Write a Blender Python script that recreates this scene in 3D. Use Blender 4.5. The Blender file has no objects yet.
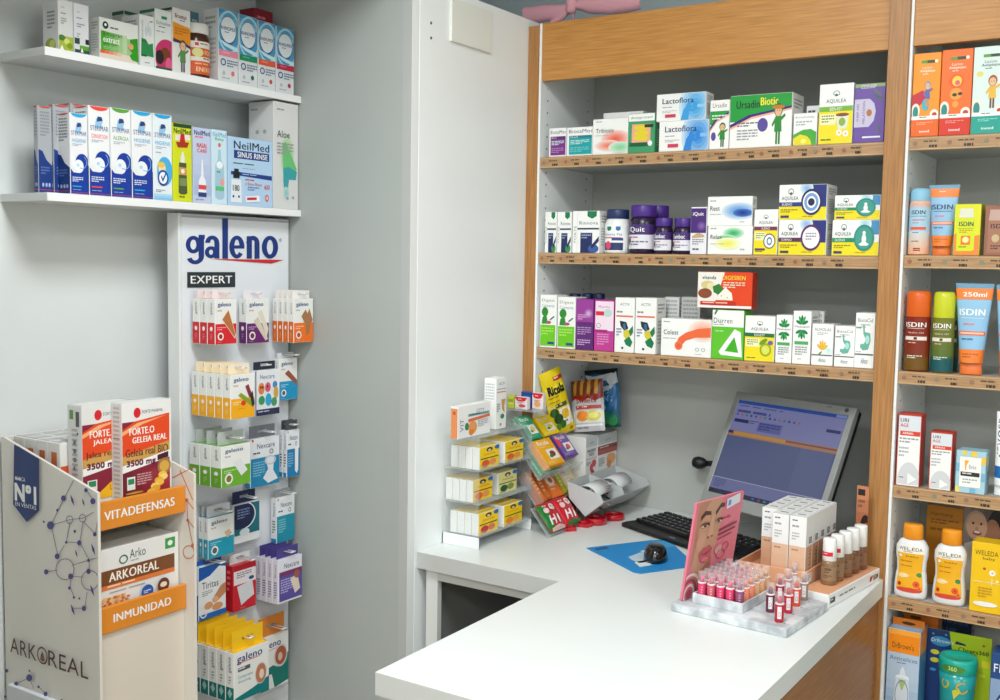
import bpy, math, random
from mathutils import Vector, Matrix
random.seed(7)
C = bpy.context.scene.collection
PI = math.pi
# ------------------------------------------------------------------ camera model
CZ = 1.6
FPX = 1074.386
YAW, PITCH, ROLL = -5.75593521e-01, -8.10236744e-02, 1.64449920e-02
def _basis():
    cy, sy = math.cos(YAW), math.sin(YAW); ct, st = math.cos(PITCH), math.sin(PITCH); cr, sr = math.cos(ROLL), math.sin(ROLL)
    F = Vector((sy*ct, cy*ct, st)); rt = Vector((cy, -sy, 0)); u = rt.cross(F)
    return cr*rt+sr*u, -sr*rt+cr*u, F
CR, CU, CF = _basis()
def on(px, py, ax, val):
    """world point where the line of sight of photo pixel (px,py) meets the plane coord[ax]=val"""
    d = CF + CR*((px-500)/FPX) - CU*((py-350)/FPX)
    v = val-CZ if ax == 2 else val
    p = d*(v/d[ax])
    return Vector((p.x, p.y, p.z+CZ))
def make_camera():
    cam = bpy.data.cameras.new('camera'); o = bpy.data.objects.new('camera', cam); C.objects.link(o)
    cam.sensor_width = 36; cam.lens = 36*FPX/1000; cam.clip_start = .05
    m = Matrix((CR, CU, -CF)).transposed().to_4x4(); m.translation = Vector((0, 0, CZ)); o.matrix_world = m
    bpy.context.scene.camera = o
# ------------------------------------------------------------------ materials
_m = {}
def lin(h):
    h = h.lstrip('#')
    o = []
    for i in (0, 2, 4):
        c = int(h[i:i+2], 16)/255
        o.append(c/12.92 if c <= .04045 else ((c+.055)/1.055)**2.4)
    return (*o, 1)
def M(h, rough=.45, metal=0, alpha=1, trans=0, emit=0, name=None, coat=0, ior=1.45):
    k = (h, rough, metal, alpha, trans, emit, coat)
    if k in _m: return _m[k]
    m = bpy.data.materials.new(name or 'finish_'+h); m.use_nodes = True
    b = m.node_tree.nodes['Principled BSDF']
    b.inputs['Base Color'].default_value = lin(h); b.inputs['Roughness'].default_value = rough; b.inputs['Metallic'].default_value = metal
    b.inputs['Alpha'].default_value = alpha; b.inputs['Transmission Weight'].default_value = trans; b.inputs['IOR'].default_value = ior
    b.inputs['Coat Weight'].default_value = coat
    if emit:
        b.inputs['Emission Color'].default_value = lin(h); b.inputs['Emission Strength'].default_value = emit
    _m[k] = m
    return m
def noisy(name, c1, c2, scale=(1, 1, 1), rough=.5, bump=.0, detail=4, nscale=5, lo=.35, hi=.65, coat=0):
    m = bpy.data.materials.new(name); m.use_nodes = True; nt = m.node_tree; b = nt.nodes['Principled BSDF']
    tc = nt.nodes.new('ShaderNodeTexCoord'); mp = nt.nodes.new('ShaderNodeMapping'); mp.inputs['Scale'].default_value = scale
    n = nt.nodes.new('ShaderNodeTexNoise'); n.inputs['Scale'].default_value = nscale; n.inputs['Detail'].default_value = detail
    r = nt.nodes.new('ShaderNodeValToRGB'); r.color_ramp.elements[0].color = lin(c1); r.color_ramp.elements[1].color = lin(c2)
    r.color_ramp.elements[0].position = lo; r.color_ramp.elements[1].position = hi
    nt.links.new(tc.outputs['Object'], mp.inputs['Vector']); nt.links.new(mp.outputs[0], n.inputs['Vector'])
    nt.links.new(n.outputs['Fac'], r.inputs[0]); nt.links.new(r.outputs[0], b.inputs['Base Color'])
    b.inputs['Roughness'].default_value = rough; b.inputs['Coat Weight'].default_value = coat
    if bump:
        bm = nt.nodes.new('ShaderNodeBump'); bm.inputs['Strength'].default_value = bump; bm.inputs['Distance'].default_value = .002
        nt.links.new(n.outputs['Fac'], bm.inputs['Height']); nt.links.new(bm.outputs[0], b.inputs['Normal'])
    return m
# ------------------------------------------------------------------ mesh builder
def ident(p): return p
class MB:
    def __init__(s): s.v = []; s.f = []; s.m = []; s.mats = []; s.sm = []
    def mi(s, m):
        if isinstance(m, str): m = M(m)
        if m not in s.mats: s.mats.append(m)
        return s.mats.index(m)
    def add(s, vs, fs, m, smooth=False):
        n = len(s.v); i = s.mi(m); s.v += [tuple(v) for v in vs]
        for f in fs: s.f.append([n+a for a in f]); s.m.append(i); s.sm.append(smooth)
        return s
    def box(s, x0, x1, y0, y1, z0, z1, m, c=0.0, fn=None):
        if c <= 0:
            vs = [(x, y, z) for x in (x0, x1) for y in (y0, y1) for z in (z0, z1)]
            fs = [(0, 1, 3, 2), (4, 6, 7, 5), (0, 4, 5, 1), (2, 3, 7, 6), (0, 2, 6, 4), (1, 5, 7, 3)]
        else:
            X = (x0, x1); Y = (y0, y1); Z = (z0, z1); vs = []; ix = {}
            for i in (0, 1):
                for j in (0, 1):
                    for k in (0, 1):
                        for a in range(3):
                            p = [X[i], Y[j], Z[k]]
                            for b, q in enumerate((i, j, k)):
                                if b != a: p[b] += c if q == 0 else -c
                            ix[i, j, k, a] = len(vs); vs.append(p)
            fs = []
            for a in range(3):
                b, d = [(1, 2), (0, 2), (0, 1)][a]
                for q in (0, 1):
                    f = []
                    for s1, s2 in ((0, 0), (1, 0), (1, 1), (0, 1)):
                        t = [0, 0, 0]; t[a] = q; t[b] = s1; t[d] = s2; f.append(ix[t[0], t[1], t[2], a])
                    if (q == 0) ^ (a == 1): f = f[::-1]
                    fs.append(f)
                for s1 in (0, 1):
                    for s2 in (0, 1):
                        f = []
                        for q, aa in ((0, b), (1, b), (1, d), (0, d)):
                            t = [0, 0, 0]; t[a] = q; t[b] = s1; t[d] = s2; f.append(ix[t[0], t[1], t[2], aa])
                        fs.append(f)
            for i in (0, 1):
                for j in (0, 1):
                    for k in (0, 1): fs.append([ix[i, j, k, a] for a in range(3)])
        if fn: vs = [fn(Vector(v)) for v in vs]
        return s.add(vs, fs, m)
    def lathe(s, prof, m, n=24, c=(0, 0, 0), sx=1, sy=1, smooth=True, fn=None):
        vs = []; fs = []
        for r, z in prof:
            for i in range(n):
                a = 2*PI*i/n; vs.append((c[0]+r*sx*math.cos(a), c[1]+r*sy*math.sin(a), c[2]+z))
        for j in range(len(prof)-1):
            for i in range(n):
                k = (i+1) % n; fs.append((j*n+i, j*n+k, (j+1)*n+k, (j+1)*n+i))
        if prof[0][0] > 1e-6: fs.append(tuple(range(n))[::-1])
        if prof[-1][0] > 1e-6: fs.append(tuple((len(prof)-1)*n+i for i in range(n)))
        if fn: vs = [fn(Vector(v)) for v in vs]
        return s.add(vs, fs, m, smooth)
    def tube(s, pts, r, m, n=8, closed=False):
        pts = [Vector(p) for p in pts]; vs = []; fs = []; L = len(pts)
        for i, p in enumerate(pts):
            a = pts[(i-1) % L] if (closed or i > 0) else p; b = pts[(i+1) % L] if (closed or i < L-1) else p
            d = (b-a).normalized(); u = d.orthogonal() if abs(d.z) > .95 else d.cross(Vector((0, 0, 1))); u.normalize(); w = d.cross(u)
            rr = r[i] if isinstance(r, (list, tuple)) else r
            for k in range(n):
                t = 2*PI*k/n; vs.append(p+u*rr*math.cos(t)+w*rr*math.sin(t))
        for i in range(L if closed else L-1):
            j = (i+1) % L
            for k in range(n): fs.append((i*n+k, i*n+(k+1) % n, j*n+(k+1) % n, j*n+k))
        if not closed: fs += [tuple(range(n))[::-1], tuple((L-1)*n+k for k in range(n))]
        return s.add(vs, fs, m, True)
    def prism(s, pts, z0, z1, m, fn=None):
        n = len(pts); vs = [(x, y, z0) for x, y in pts]+[(x, y, z1) for x, y in pts]
        fs = [tuple(range(n))[::-1], tuple(range(n, 2*n))]+[(i, (i+1) % n, n+(i+1) % n, n+i) for i in range(n)]
        if fn: vs = [fn(Vector(v)) for v in vs]
        return s.add(vs, fs, m)
    def build(s, name, parent=None, loc=None, rz=0, mw=None):
        me = bpy.data.meshes.new(name); me.from_pydata(s.v, [], s.f)
        for m in s.mats: me.materials.append(m)
        me.polygons.foreach_set('material_index', s.m); me.polygons.foreach_set('use_smooth', s.sm); me.update()
        o = bpy.data.objects.new(name, me); C.objects.link(o)
        if parent: o.parent = parent
        if loc is not None: o.location = loc
        if rz: o.rotation_euler = (0, 0, rz)
        if mw is not None: o.matrix_world = mw
        return o
def tag(o, label, cat, group=None):
    o['label'] = label; o['category'] = cat
    if group: o['group'] = group
    return o
def struct(o): o['kind'] = 'structure'; return o
def thing(name, label, cat, loc=(0, 0, 0), rz=0, group=None, mw=None):
    o = bpy.data.objects.new(name, None); C.objects.link(o); o.empty_display_size = .05
    o.location = loc; o.rotation_euler = (0, 0, rz)
    if mw is not None: o.matrix_world = mw
    return tag(o, label, cat, group)
def dup(root, loc, rz=None, label=None):
    r = root.copy(); C.objects.link(r); r.location = loc
    if rz is not None: r.rotation_euler = (0, 0, rz)
    if label: r['label'] = label
    for ch in list(root.children):
        c = ch.copy(); C.objects.link(c); c.parent = r
        for g in list(ch.children):
            d = g.copy(); C.objects.link(d); d.parent = c
    return r
# ------------------------------------------------------------------ printing on faces
_t = {}
def text_geo(t, bold=0, res=3):
    k = (t, bold, res)
    if k in _t: return _t[k]
    cu = bpy.data.curves.new('lettering', 'FONT'); cu.body = t; cu.size = 1; cu.resolution_u = res; cu.space_character = 1.06
    o = bpy.data.objects.new('lettering', cu); C.objects.link(o)
    bpy.context.view_layer.update()
    me = bpy.data.meshes.new_from_object(o.evaluated_get(bpy.context.evaluated_depsgraph_get()))
    vs = [(v.co.x, v.co.y) for v in me.vertices]; fs = [tuple(p.vertices) for p in me.polygons]
    bpy.data.objects.remove(o); bpy.data.curves.remove(cu); bpy.data.meshes.remove(me)
    xs = [a for a, b in vs]; ys = [b for a, b in vs]; x0, x1, y0, y1 = min(xs), max(xs), min(ys), max(ys)
    vs = [((a-x0)/(x1-x0), (y1-b)/(y1-y0)) for a, b in vs]
    _t[k] = (vs, fs, (x1-x0)/(y1-y0)); return _t[k]
def clip(P, u0, v0, u1, v1):
    for ax, val, sg in ((0, u0, 1), (0, u1, -1), (1, v0, 1), (1, v1, -1)):
        Q = []; n = len(P)
        for i in range(n):
            a = P[i]; b = P[(i+1) % n]; da = (a[ax]-val)*sg; db = (b[ax]-val)*sg
            if da >= 0: Q.append(a)
            if (da > 0 and db < 0) or (da < 0 and db > 0):
                t = da/(da-db); Q.append((a[0]+(b[0]-a[0])*t, a[1]+(b[1]-a[1])*t))
        P = Q
        if len(P) < 3: return []
    return P
def mix(a, b, t):
    a = a.lstrip('#'); b = b.lstrip('#')
    return ''.join('%02x' % int(round(int(a[i:i+2], 16)*(1-t)+int(b[i:i+2], 16)*t)) for i in (0, 2, 4))
class Face:
    """a printed face: fn(u,v,k) gives the point; u to the right, v down, k lift off the surface"""
    def __init__(s, mb, fn, w, h, nu=1, nv=1, rough=.42, k0=.00025):
        s.mb = mb; s.fn = fn; s.w = w; s.h = h; s.nu = nu; s.nv = nv; s.k = k0; s.rough = rough; s.st = .00007
    def m(s, c): return M(c, s.rough) if isinstance(c, str) else c
    def poly(s, P, c, bump=True):
        if bump: s.k += s.st
        if s.nu*s.nv == 1: cells = [(0, 0, 1, 1)]
        else:
            us = [p[0] for p in P]; vs = [p[1] for p in P]; cells = []
            for i in range(s.nu):
                if (i+1)/s.nu <= min(us) or i/s.nu >= max(us): continue
                for j in range(s.nv):
                    if (j+1)/s.nv <= min(vs) or j/s.nv >= max(vs): continue
                    cells.append((i/s.nu, j/s.nv, (i+1)/s.nu, (j+1)/s.nv))
        for c4 in cells:
            Q = clip(P, *c4)
            if len(Q) >= 3: s.mb.add([s.fn(u, v, s.k) for u, v in Q], [tuple(range(len(Q)))], s.m(c), False)
    def r(s, u0, v0, u1, v1, c): s.poly([(u0, v0), (u1, v0), (u1, v1), (u0, v1)], c)
    def e(s, cu, cv, ru, rv, c, n=24): s.poly([(cu+ru*math.cos(2*PI*i/n), cv+rv*math.sin(2*PI*i/n)) for i in range(n)], c)
    def c(s, cu, cv, r, c): s.e(cu, cv, r, r*s.w/s.h, c)           # r in widths
    def o(s, cu, cv, ru, rv, th, c, a0=0, a1=360, n=24):
        s.k += s.st
        for i in range(n):
            a = math.radians(a0+(a1-a0)*i/n); b = math.radians(a0+(a1-a0)*(i+1)/n); q = 1-th
            s.poly([(cu+ru*math.cos(a), cv+rv*math.sin(a)), (cu+ru*math.cos(b), cv+rv*math.sin(b)), (cu+q*ru*math.cos(b), cv+q*rv*math.sin(b)), (cu+q*ru*math.cos(a), cv+q*rv*math.sin(a))], c, False)
    def g(s, cu, cv, ru, rv, c, base, n=7):
        for i in range(n): t = 1-i/n; s.e(cu, cv, ru*t, rv*t, mix(base, c, ((i+1)/n)**.8))
    def G(s, u0, v0, u1, v1, c0, c1, n=8):
        for i in range(n): s.r(u0, v0+(v1-v0)*i/n, u1, v0+(v1-v0)*(i+1)/n, mix(c0, c1, (i+.5)/n)); s.k -= s.st
        s.k += s.st
    def H(s, u0, v0, u1, v1, c0, c1, n=8):
        for i in range(n): s.r(u0+(u1-u0)*i/n, v0, u0+(u1-u0)*(i+1)/n, v1, mix(c0, c1, (i+.5)/n)); s.k -= s.st
        s.k += s.st
    def t(s, tx, u, v, w, h, c, bold=.02, rot=0, sl=0):
        vs, fs, _ = text_geo(tx, 0, 7 if bold > .15 else 3); s.k += s.st
        offs = [(.34*math.cos(i*PI/6), .34*math.sin(i*PI/6)) for i in range(12)] if bold > .15 else [(0, 0)] if bold < .035 else [(-.5, 0), (.5, 0)] if bold < .08 else [(-.5, -.5), (.5, -.5), (-.5, .5), (.5, .5), (0, 0)]
        bo = bold*1.3*(h*s.h if not rot else w*s.w)
        for ox, oy in offs:
            P = []; ou = ox*bo/s.w; ov = oy*bo/s.h
            if rot: ou, ov = 0, ox*bo/s.h
            s.k += s.st*.2
            for a, b in vs:
                if rot == 90: P.append((u+b*w, v+(1-a)*h+ov))
                elif rot == -90: P.append((u+(1-b)*w, v+a*h+ov))
                else: P.append((u+a*w+sl*(1-b)*h*s.h/s.w+ou, v+b*h+ov))
            if min(p[0] for p in P) < 0 or max(p[0] for p in P) > 1 or min(p[1] for p in P) < 0 or max(p[1] for p in P) > 1:
                for f in fs:
                    Q = clip([P[i] for i in f], 0, 0, 1, 1)
                    if len(Q) > 2: s.mb.add([s.fn(a, b, s.k) for a, b in Q], [tuple(range(len(Q)))], s.m(c))
            else: s.mb.add([s.fn(a, b, s.k) for a, b in P], fs, s.m(c))
    def l(s, u0, v0, u1, v1, n, c, seed=1, fill=.5):
        rr = random.Random(seed+n); hh = (v1-v0)/n; s.k += s.st
        for i in range(n):
            u = u0; e = u0+(u1-u0)*(1 if i < n-1 else .6)
            while u < e:
                w = (u1-u0)*rr.uniform(.1, .28); x = min(u+w, e)
                s.poly([(u, v0+hh*i), (x, v0+hh*i), (x, v0+hh*(i+fill)), (u, v0+hh*(i+fill))], c, False); u = x+(u1-u0)*.04
    def p(s, P, c): s.poly(P, c)
    def draw(s, ops):
        for o in ops: getattr(s, o[0])(*o[1:])
def fbox(mb, x0, x1, y0, z0, z1, **k):      # face looking to -Y
    return Face(mb, lambda u, v, q: (x0+(x1-x0)*u, y0-q, z1-(z1-z0)*v), x1-x0, z1-z0, **k)
def fright(mb, x1, y0, y1, z0, z1, **k):    # face looking to +X, u from front to back
    return Face(mb, lambda u, v, q: (x1+q, y0+(y1-y0)*u, z1-(z1-z0)*v), y1-y0, z1-z0, **k)
def fleft(mb, x0, y0, y1, z0, z1, **k):     # face looking to -X, u from back to front
    return Face(mb, lambda u, v, q: (x0-q, y1-(y1-y0)*u, z1-(z1-z0)*v), y1-y0, z1-z0, **k)
def ftop(mb, x0, x1, y0, y1, z1, **k):      # face looking up, u right, v from back to front
    return Face(mb, lambda u, v, q: (x0+(x1-x0)*u, y1-(y1-y0)*v, z1+q), x1-x0, y1-y0, **k)
def carton_mesh(w, d, h, body, front=(), right=(), left=(), top=(), edge=.0009, fsc=1):
    mb = MB(); mb.box(-w/2, w/2, 0, d, 0, h, body if not isinstance(body, str) else M(body, .42), edge)
    if front: fbox(mb, -w/2+edge, w/2-edge, 0, edge if fsc == 1 else h*(1-fsc), h-edge).draw(front)
    if right: fright(mb, w/2, edge, d-edge, edge, h-edge).draw(right)
    if left: fleft(mb, -w/2, edge, d-edge, edge, h-edge).draw(left)
    t = ftop(mb, -w/2+edge, w/2-edge, edge, d-edge, h)
    if top: t.draw(top)
    # tuck flap seam of the lid
    t.k += .0001; g = '8a8a88'
    t.r(.0, .965, 1, .985, g); t.r(.02, .0, .035, .97, g); t.r(.965, .0, .98, .97, g)
    return mb
# ------------------------------------------------------------------ the setting
YF = 2.506; YB = 2.81
XP = -1.551; XW = -2.055
def wz(z): return z+CZ
gray_wall = noisy('painted_wall', 'dde1e0', 'e3e7e6', nscale=3, rough=.6)
lam_gray = noisy('grey_laminate', 'a8adaa', 'aeb3b0', nscale=2, rough=.5)
lam_white = noisy('white_laminate', 'eff3f3', 'f3f6f6', nscale=2, rough=.38)
cab_gray = noisy('cabinet_inside', 'b4b6b1', 'bcbeb9', nscale=2, rough=.6)
shelf_white = noisy('white_shelf_board', 'd6d8d6', 'dcdedc', nscale=3, rough=.5)
top_white = noisy('white_worktop', 'dfe3e1', 'e5e8e6', nscale=2, rough=.33)
floor_m = noisy('floor_vinyl', 'a89a86', 'b4a690', nscale=6, rough=.5)
ceil_m = noisy('ceiling_board', 'dcdcda', 'e6e6e4', nscale=4, rough=.8)
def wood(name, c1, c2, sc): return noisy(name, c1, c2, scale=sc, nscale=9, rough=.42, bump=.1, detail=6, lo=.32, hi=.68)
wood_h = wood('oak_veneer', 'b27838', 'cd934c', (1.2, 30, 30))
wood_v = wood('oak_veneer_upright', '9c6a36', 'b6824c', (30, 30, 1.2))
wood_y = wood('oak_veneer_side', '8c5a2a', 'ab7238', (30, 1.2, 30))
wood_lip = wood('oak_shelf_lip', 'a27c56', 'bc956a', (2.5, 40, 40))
def sbox(name, *a, c=0.0):
    return struct(MB().box(*a, c).build(name))
sbox('floor', -2.2, 3.2, -4.2, 3.0, -.05, 0, floor_m)
sbox('ceiling', -2.2, 3.2, -4.2, 3.0, 2.75, 2.8, ceil_m)
sbox('wall_left', -2.155, XW, -4.2, 2.0, 0, 2.75, gray_wall)
sbox('wall_back', -2.2, 3.2, 2.9, 3.0, 0, 2.75, noisy('back_wall_paint', 'b4c4c6', 'bccacc', nscale=3, rough=.7))
sbox('wall_right', 3.1, 3.2, -4.2, 2.9, 0, 2.75, gray_wall)
sbox('wall_front', -2.2, 3.1, -4.2, -4.1, 0, 2.75, gray_wall)
# grey boxed-out wall beside the wall shelves, its edge post and the tall white side panel
sbox('wall_partition', -2.155, XP-.002, 2.0, 2.024, 0, 2.72, lam_gray)
sbox('trim_1', -1.578, XP-.001, 1.9985, 2.0245, 0, 2.72, M('b4b6b4', .4))
sbox('trim_3', XP-.0009, XP, 1.9985, 2.0245, 0, 2.72, M('e9ecea', .4))
tp = thing('side_panel', 'tall white laminate side panel between grey wall and oak framed shelving', 'panel', (XP, 2.026, 0))
MB().box(-.028, 0, 0, 2.56-2.026, 0, wz(.6525), lam_white, .001).build('panel_board', tp)
pbd = tp.children[0]
p0 = on(449.3, 40, 0, XP); p1 = on(489.3, 53.5, 0, XP)
MB().box(0, .007, p0.y-2.026, p1.y-2.026, p1.z, wz(.90) if False else wz(.632), M('e9eae2', .4), .001).build('cover_plate', tp)
for py in (23, 38):
    q = on(431, py, 0, XP); MB().lathe([(.0035, 0), (.0035, .0006)], M('4a4a4a'), 12, fn=lambda v, q=q: Vector((v.z+.0001, q.y-2.026+v.x, q.z+v.y))).build('screw_hole', pbd)
# ceiling bulkhead over the wall shelves
sbox('trim_2', XW, -1.50, -.6, 1.999, wz(.72), 2.749, lam_gray)
sbox('light_blocker', XW, -1.50, -.6, .88, 0, 2.3, lam_gray)  # unseen block added to keep the rear lamps off the left wall
# wall shelves
SZ1, SZ2 = wz(.403), wz(.123)
for z, nm in ((SZ1, 'upper white wall shelf holding nasal care boxes and a brown jar'), (SZ2, 'lower white wall shelf holding blue and white nasal spray boxes'), (wz(.671), 'empty topmost white wall shelf above the nasal care boxes')):
    t = thing('wall_shelf', nm, 'shelf', (XW, 1.291, z-.016))
    MB().box(0, .155, 0, .708, 0, .016, shelf_white, .0006).build('shelf_board', t)
    t = t.children[0]; MB().box(.1555, .157, 0, .708, 0, .016, M('f2f2f2', .35)).build('edge_band', t)
# ------------------------------------------------------------------ oak framed shelving
LZ = [wz(.284), wz(.0285), wz(-.228)]
RZ_ = [wz(.291), wz(.032), wz(-.2275), wz(-.4875), wz(-.7465)]
TOP = wz(.637)
unit = thing('shelving_unit', 'tall oak framed shelving bay with three stocked shelves over the worktop', 'shelving unit', (-1.508, YF, 0))
def ub(name, parent, m, x0, x1, y0, y1, z0, z1, c=.0008, holes=None):
    o = parent.location; mb = MB().box(x0-o.x, x1-o.x, y0-o.y, y1-o.y, z0-o.z, z1-o.z, m, c)
    if holes:
        F = fright(mb, x1-o.x, y0-o.y, y1-o.y, holes[0]-o.z, holes[1]-o.z); z = 0
        while z < 1:
            for u in (.12, .86): F.e(u, z, .0028/F.w, .0028/F.h, '50504c', 8); F.k = .0004
            z += .032/F.h
    return mb.build(name, parent)
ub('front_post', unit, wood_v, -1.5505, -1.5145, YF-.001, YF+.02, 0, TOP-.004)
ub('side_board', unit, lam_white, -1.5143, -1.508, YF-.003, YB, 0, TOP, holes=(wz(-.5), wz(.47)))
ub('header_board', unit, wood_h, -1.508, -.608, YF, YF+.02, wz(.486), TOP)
ub('back_board', unit, cab_gray, -1.508, -.608, YB, YB+.015, wz(-.9), TOP-.02)
ub('top_board', unit, cab_gray, -1.508, -.608, YF+.02, YB, wz(.55), wz(.565))
ub('side_board', unit, cab_gray, -.612, -.600, YF+.004, YB, wz(-.9), TOP-.01)
ub('oak_pillar', unit, wood_v, -.608, -.564, YF-.014, YF+.02, 0, TOP+.12)
def lip(parent, x0, x1, z, seed, n):
    mb = MB(); o = parent.parent.location
    mb.box(x0-o.x, x1-o.x, YF+.001-o.y, YF+.013-o.y, z-.029-o.z, z-o.z, wood_lip, .0006)
    F = fbox(mb, x0-o.x, x1-o.x, YF+.001-o.y, z-.029-o.z, z-o.z); rr = random.Random(seed)
    F.r(0, .10, 1, .13, 'd8bd98'); F.r(0, .9, 1, .94, 'd8bd98')
    u = .03
    while u < .95:
        w = rr.uniform(.042, .056); k = rr.uniform(.5, .9)
        F.l(u, .30, u+w, .52, 1, '5a4a38', int(u*999)); F.l(u+.012, .62, u+w-.01, .84, 1, '3a2e24', int(u*77), .9)
        F.c(u-.017, .5, .005, mix('7f8f78', 'a05a48', rr.random()))
        u += w+rr.uniform(.018, .032)
    return mb.build('price_rail', parent)
for i, z in enumerate(LZ):
    s_ = ub('shelf', unit, cab_gray, -1.508, -.612, YF+.013, YB, z-.022, z-.001)
    lip(s_, -1.508, -.609, z, i, 8)
unit2 = thing('shelving_unit', 'right hand oak framed shelving bay stocked with sun care and baby goods', 'shelving unit', (-.559, YF, 0))
ub('side_board', unit2, lam_white, -.564, -.5575, YF-.006, YB, 0, TOP, holes=(wz(-1.2), wz(.47)))
ub('header_board', unit2, wood_h, -.5575, .45, YF, YF+.02, wz(.489), TOP)
ub('back_board', unit2, cab_gray, -.5575, .45, YB, YB+.015, 0, TOP-.02)
ub('top_board', unit2, cab_gray, -.5575, .45, YF+.02, YB, wz(.55), wz(.565))
ub('side_board', unit2, cab_gray, .45, .465, YF, YB, 0, TOP)
for i, z in enumerate(RZ_):
    s_ = ub('shelf', unit2, cab_gray, -.5575, .45, YF+.013, YB, z-.022, z-.001)
    lip(s_, -.5575, .45, z, i+10, 8)
ub('base_board', unit2, cab_gray, -.5575, .45, YF+.013, YB, wz(-1.04), wz(-1.02))
# ------------------------------------------------------------------ worktop (one L-shaped slab) and its base
WT = wz(-.7)
wt = thing('worktop', 'L-shaped white laminate counter top running along the shelving', 'worktop', (-1.15, 1.386, WT))
L = [(XP+.001, 2.036), (-1.150, 2.028), (-1.142, 1.386), (-.563, 1.386), (-.563, 2.475), (-.609, 2.4912), (-.6125, 2.4912), (-.6125, YB-.001), (-1.507, YB-.001), (-1.507, YF-.0045), (XP+.001, YF-.0045)]
P_ = [(x+1.15, y-1.386) for x, y in L]
MB().prism(P_, -.04, 0, top_white).build('slab', wt)
ee = MB(); edge_shade = M('c2c3c0', .4)  # thin strips greyer than the slab: edge shade put into their colour
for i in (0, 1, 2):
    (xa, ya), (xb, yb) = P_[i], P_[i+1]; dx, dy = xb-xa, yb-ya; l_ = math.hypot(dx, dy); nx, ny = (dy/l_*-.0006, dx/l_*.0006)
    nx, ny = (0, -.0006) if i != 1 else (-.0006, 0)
    ee.add([(xa, ya, -.0398), (xb, yb, -.0398), (xb, yb, -.0004), (xa, ya, -.0004), (xa+nx, ya+ny, -.0398), (xb+nx, yb+ny, -.0398), (xb+nx, yb+ny, -.0004), (xa+nx, ya+ny, -.0004)], [(4, 5, 6, 7), (0, 1, 5, 4), (3, 7, 6, 2), (0, 4, 7, 3), (1, 2, 6, 5)], edge_shade)
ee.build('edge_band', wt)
cb = thing('counter_base', 'oak panelled base carrying the white peninsula counter', 'counter', (-.86, 1.41, 0))
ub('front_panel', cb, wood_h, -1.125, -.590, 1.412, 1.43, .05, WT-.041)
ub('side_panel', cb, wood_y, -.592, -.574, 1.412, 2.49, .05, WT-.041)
ub('side_panel', cb, M('dfe0dd'), -1.125, -1.107, 1.43, 2.02, .05, WT-.041)
ub('plinth', cb, M('77756f'), -1.10, -.61, 1.45, 2.45, 0, .05)
uc = thing('under_counter_cabinet', 'open grey compartment beneath the counter next to the white side panel', 'cabinet', (-1.5, 2.05, 0))
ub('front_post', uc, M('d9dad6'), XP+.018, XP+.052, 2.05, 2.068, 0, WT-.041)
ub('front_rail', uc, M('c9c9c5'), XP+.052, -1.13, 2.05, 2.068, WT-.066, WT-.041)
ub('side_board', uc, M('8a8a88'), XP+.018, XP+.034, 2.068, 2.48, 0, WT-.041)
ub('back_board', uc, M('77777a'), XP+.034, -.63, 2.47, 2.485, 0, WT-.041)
# ------------------------------------------------------------------ small print helpers
def kid(u, v, s, hair, top, leg, skin='e8b890', a=1.0):
    """simple little cartoon child, s = height in v, a = width/height of the face"""
    w = s/a*.5
    return [('r', u-.16*w, v+.66*s, u-.03*w, v+s, leg), ('r', u+.03*w, v+.66*s, u+.16*w, v+s, leg),
            ('p', [(u-.2*w, v+.32*s), (u+.2*w, v+.32*s), (u+.26*w, v+.7*s), (u-.26*w, v+.7*s)], top),
            ('p', [(u-.2*w, v+.34*s), (u-.45*w, v+.52*s), (u-.4*w, v+.58*s), (u-.16*w, v+.45*s)], top),
            ('p', [(u+.2*w, v+.34*s), (u+.48*w, v+.26*s), (u+.5*w, v+.33*s), (u+.16*w, v+.45*s)], top),
            ('e', u, v+.17*s, .30*w, .17*s, hair), ('e', u, v+.2*s, .23*w, .13*s, skin),
            ('e', u-.08*w, v+.19*s, .03*w, .015*s, '333333'), ('e', u+.08*w, v+.19*s, .03*w, .015*s, '333333')]
def flower(u, v, r, a, c='f8f8f4', cc='f0c020', n=8):
    o = []
    for i in range(n):
        t = 2*PI*i/n; o.append(('e', u+r*.6*math.cos(t), v+r*.6*a*math.sin(t), r*.32, r*.32*a, c, 10))
    return o+[('e', u, v, r*.32, r*.32*a, cc, 12)]
def leaf(u, v, l, th, ang, c, a=1.0):
    ca, sa = math.cos(ang), math.sin(ang); P = []
    for i in range(12):
        t = 2*PI*i/12; x = l/2+l/2*math.cos(t); y = th*math.sin(t); P.append((u+x*ca-y*sa, v+(x*sa+y*ca)*a))
    return ('p', P, c)
W = 'f3f3f0'; NAVY = '1c2a5c'; BLK = '33353a'; GRY = '8c9094'
def lotus(u, v, w, h, c='4f6b62'):
    return [('o', u, v, w*.5, h*.5, .18, c, 150, 390, 16), leaf(u, v+h*.45, w*.5, w*.14, -PI/2, c, h/w*.9), leaf(u, v+h*.45, w*.45, w*.1, -PI*.75, c, h/w), leaf(u, v+h*.45, w*.45, w*.1, -PI*.25, c, h/w)]
SIDE = [('l', .15, .1, .85, .3, 3, 'a4a6a6', 3), ('l', .15, .4, .85, .85, 7, 'bcbebe', 5)]
def bw(label, x0, x1, yt, z, d, body, front, right=SIDE, y=YF+.005, yb=None, group=None, name='medicine_box', cat='box', w=None):
    ym = yt+15; a = on(x0, ym, 1, y).x; b = on(x1, ym, 1, y).x; xm = (x0+x1)/2
    if yb: z = on(xm, yb, 1, y).z
    t = on(xm, yt, 1, y).z
    if w: b = a+w
    if a < -.62: b = min(b, -.6135)
    else: a = max(a, -.5565)
    o = carton_mesh(b-a-.0006, d, t-z, body, front, right).build(name, loc=((a+b)/2, y, z))
    return tag(o, label, cat, group)
L1, L2, L3 = [z+.0005 for z in LZ]
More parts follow.
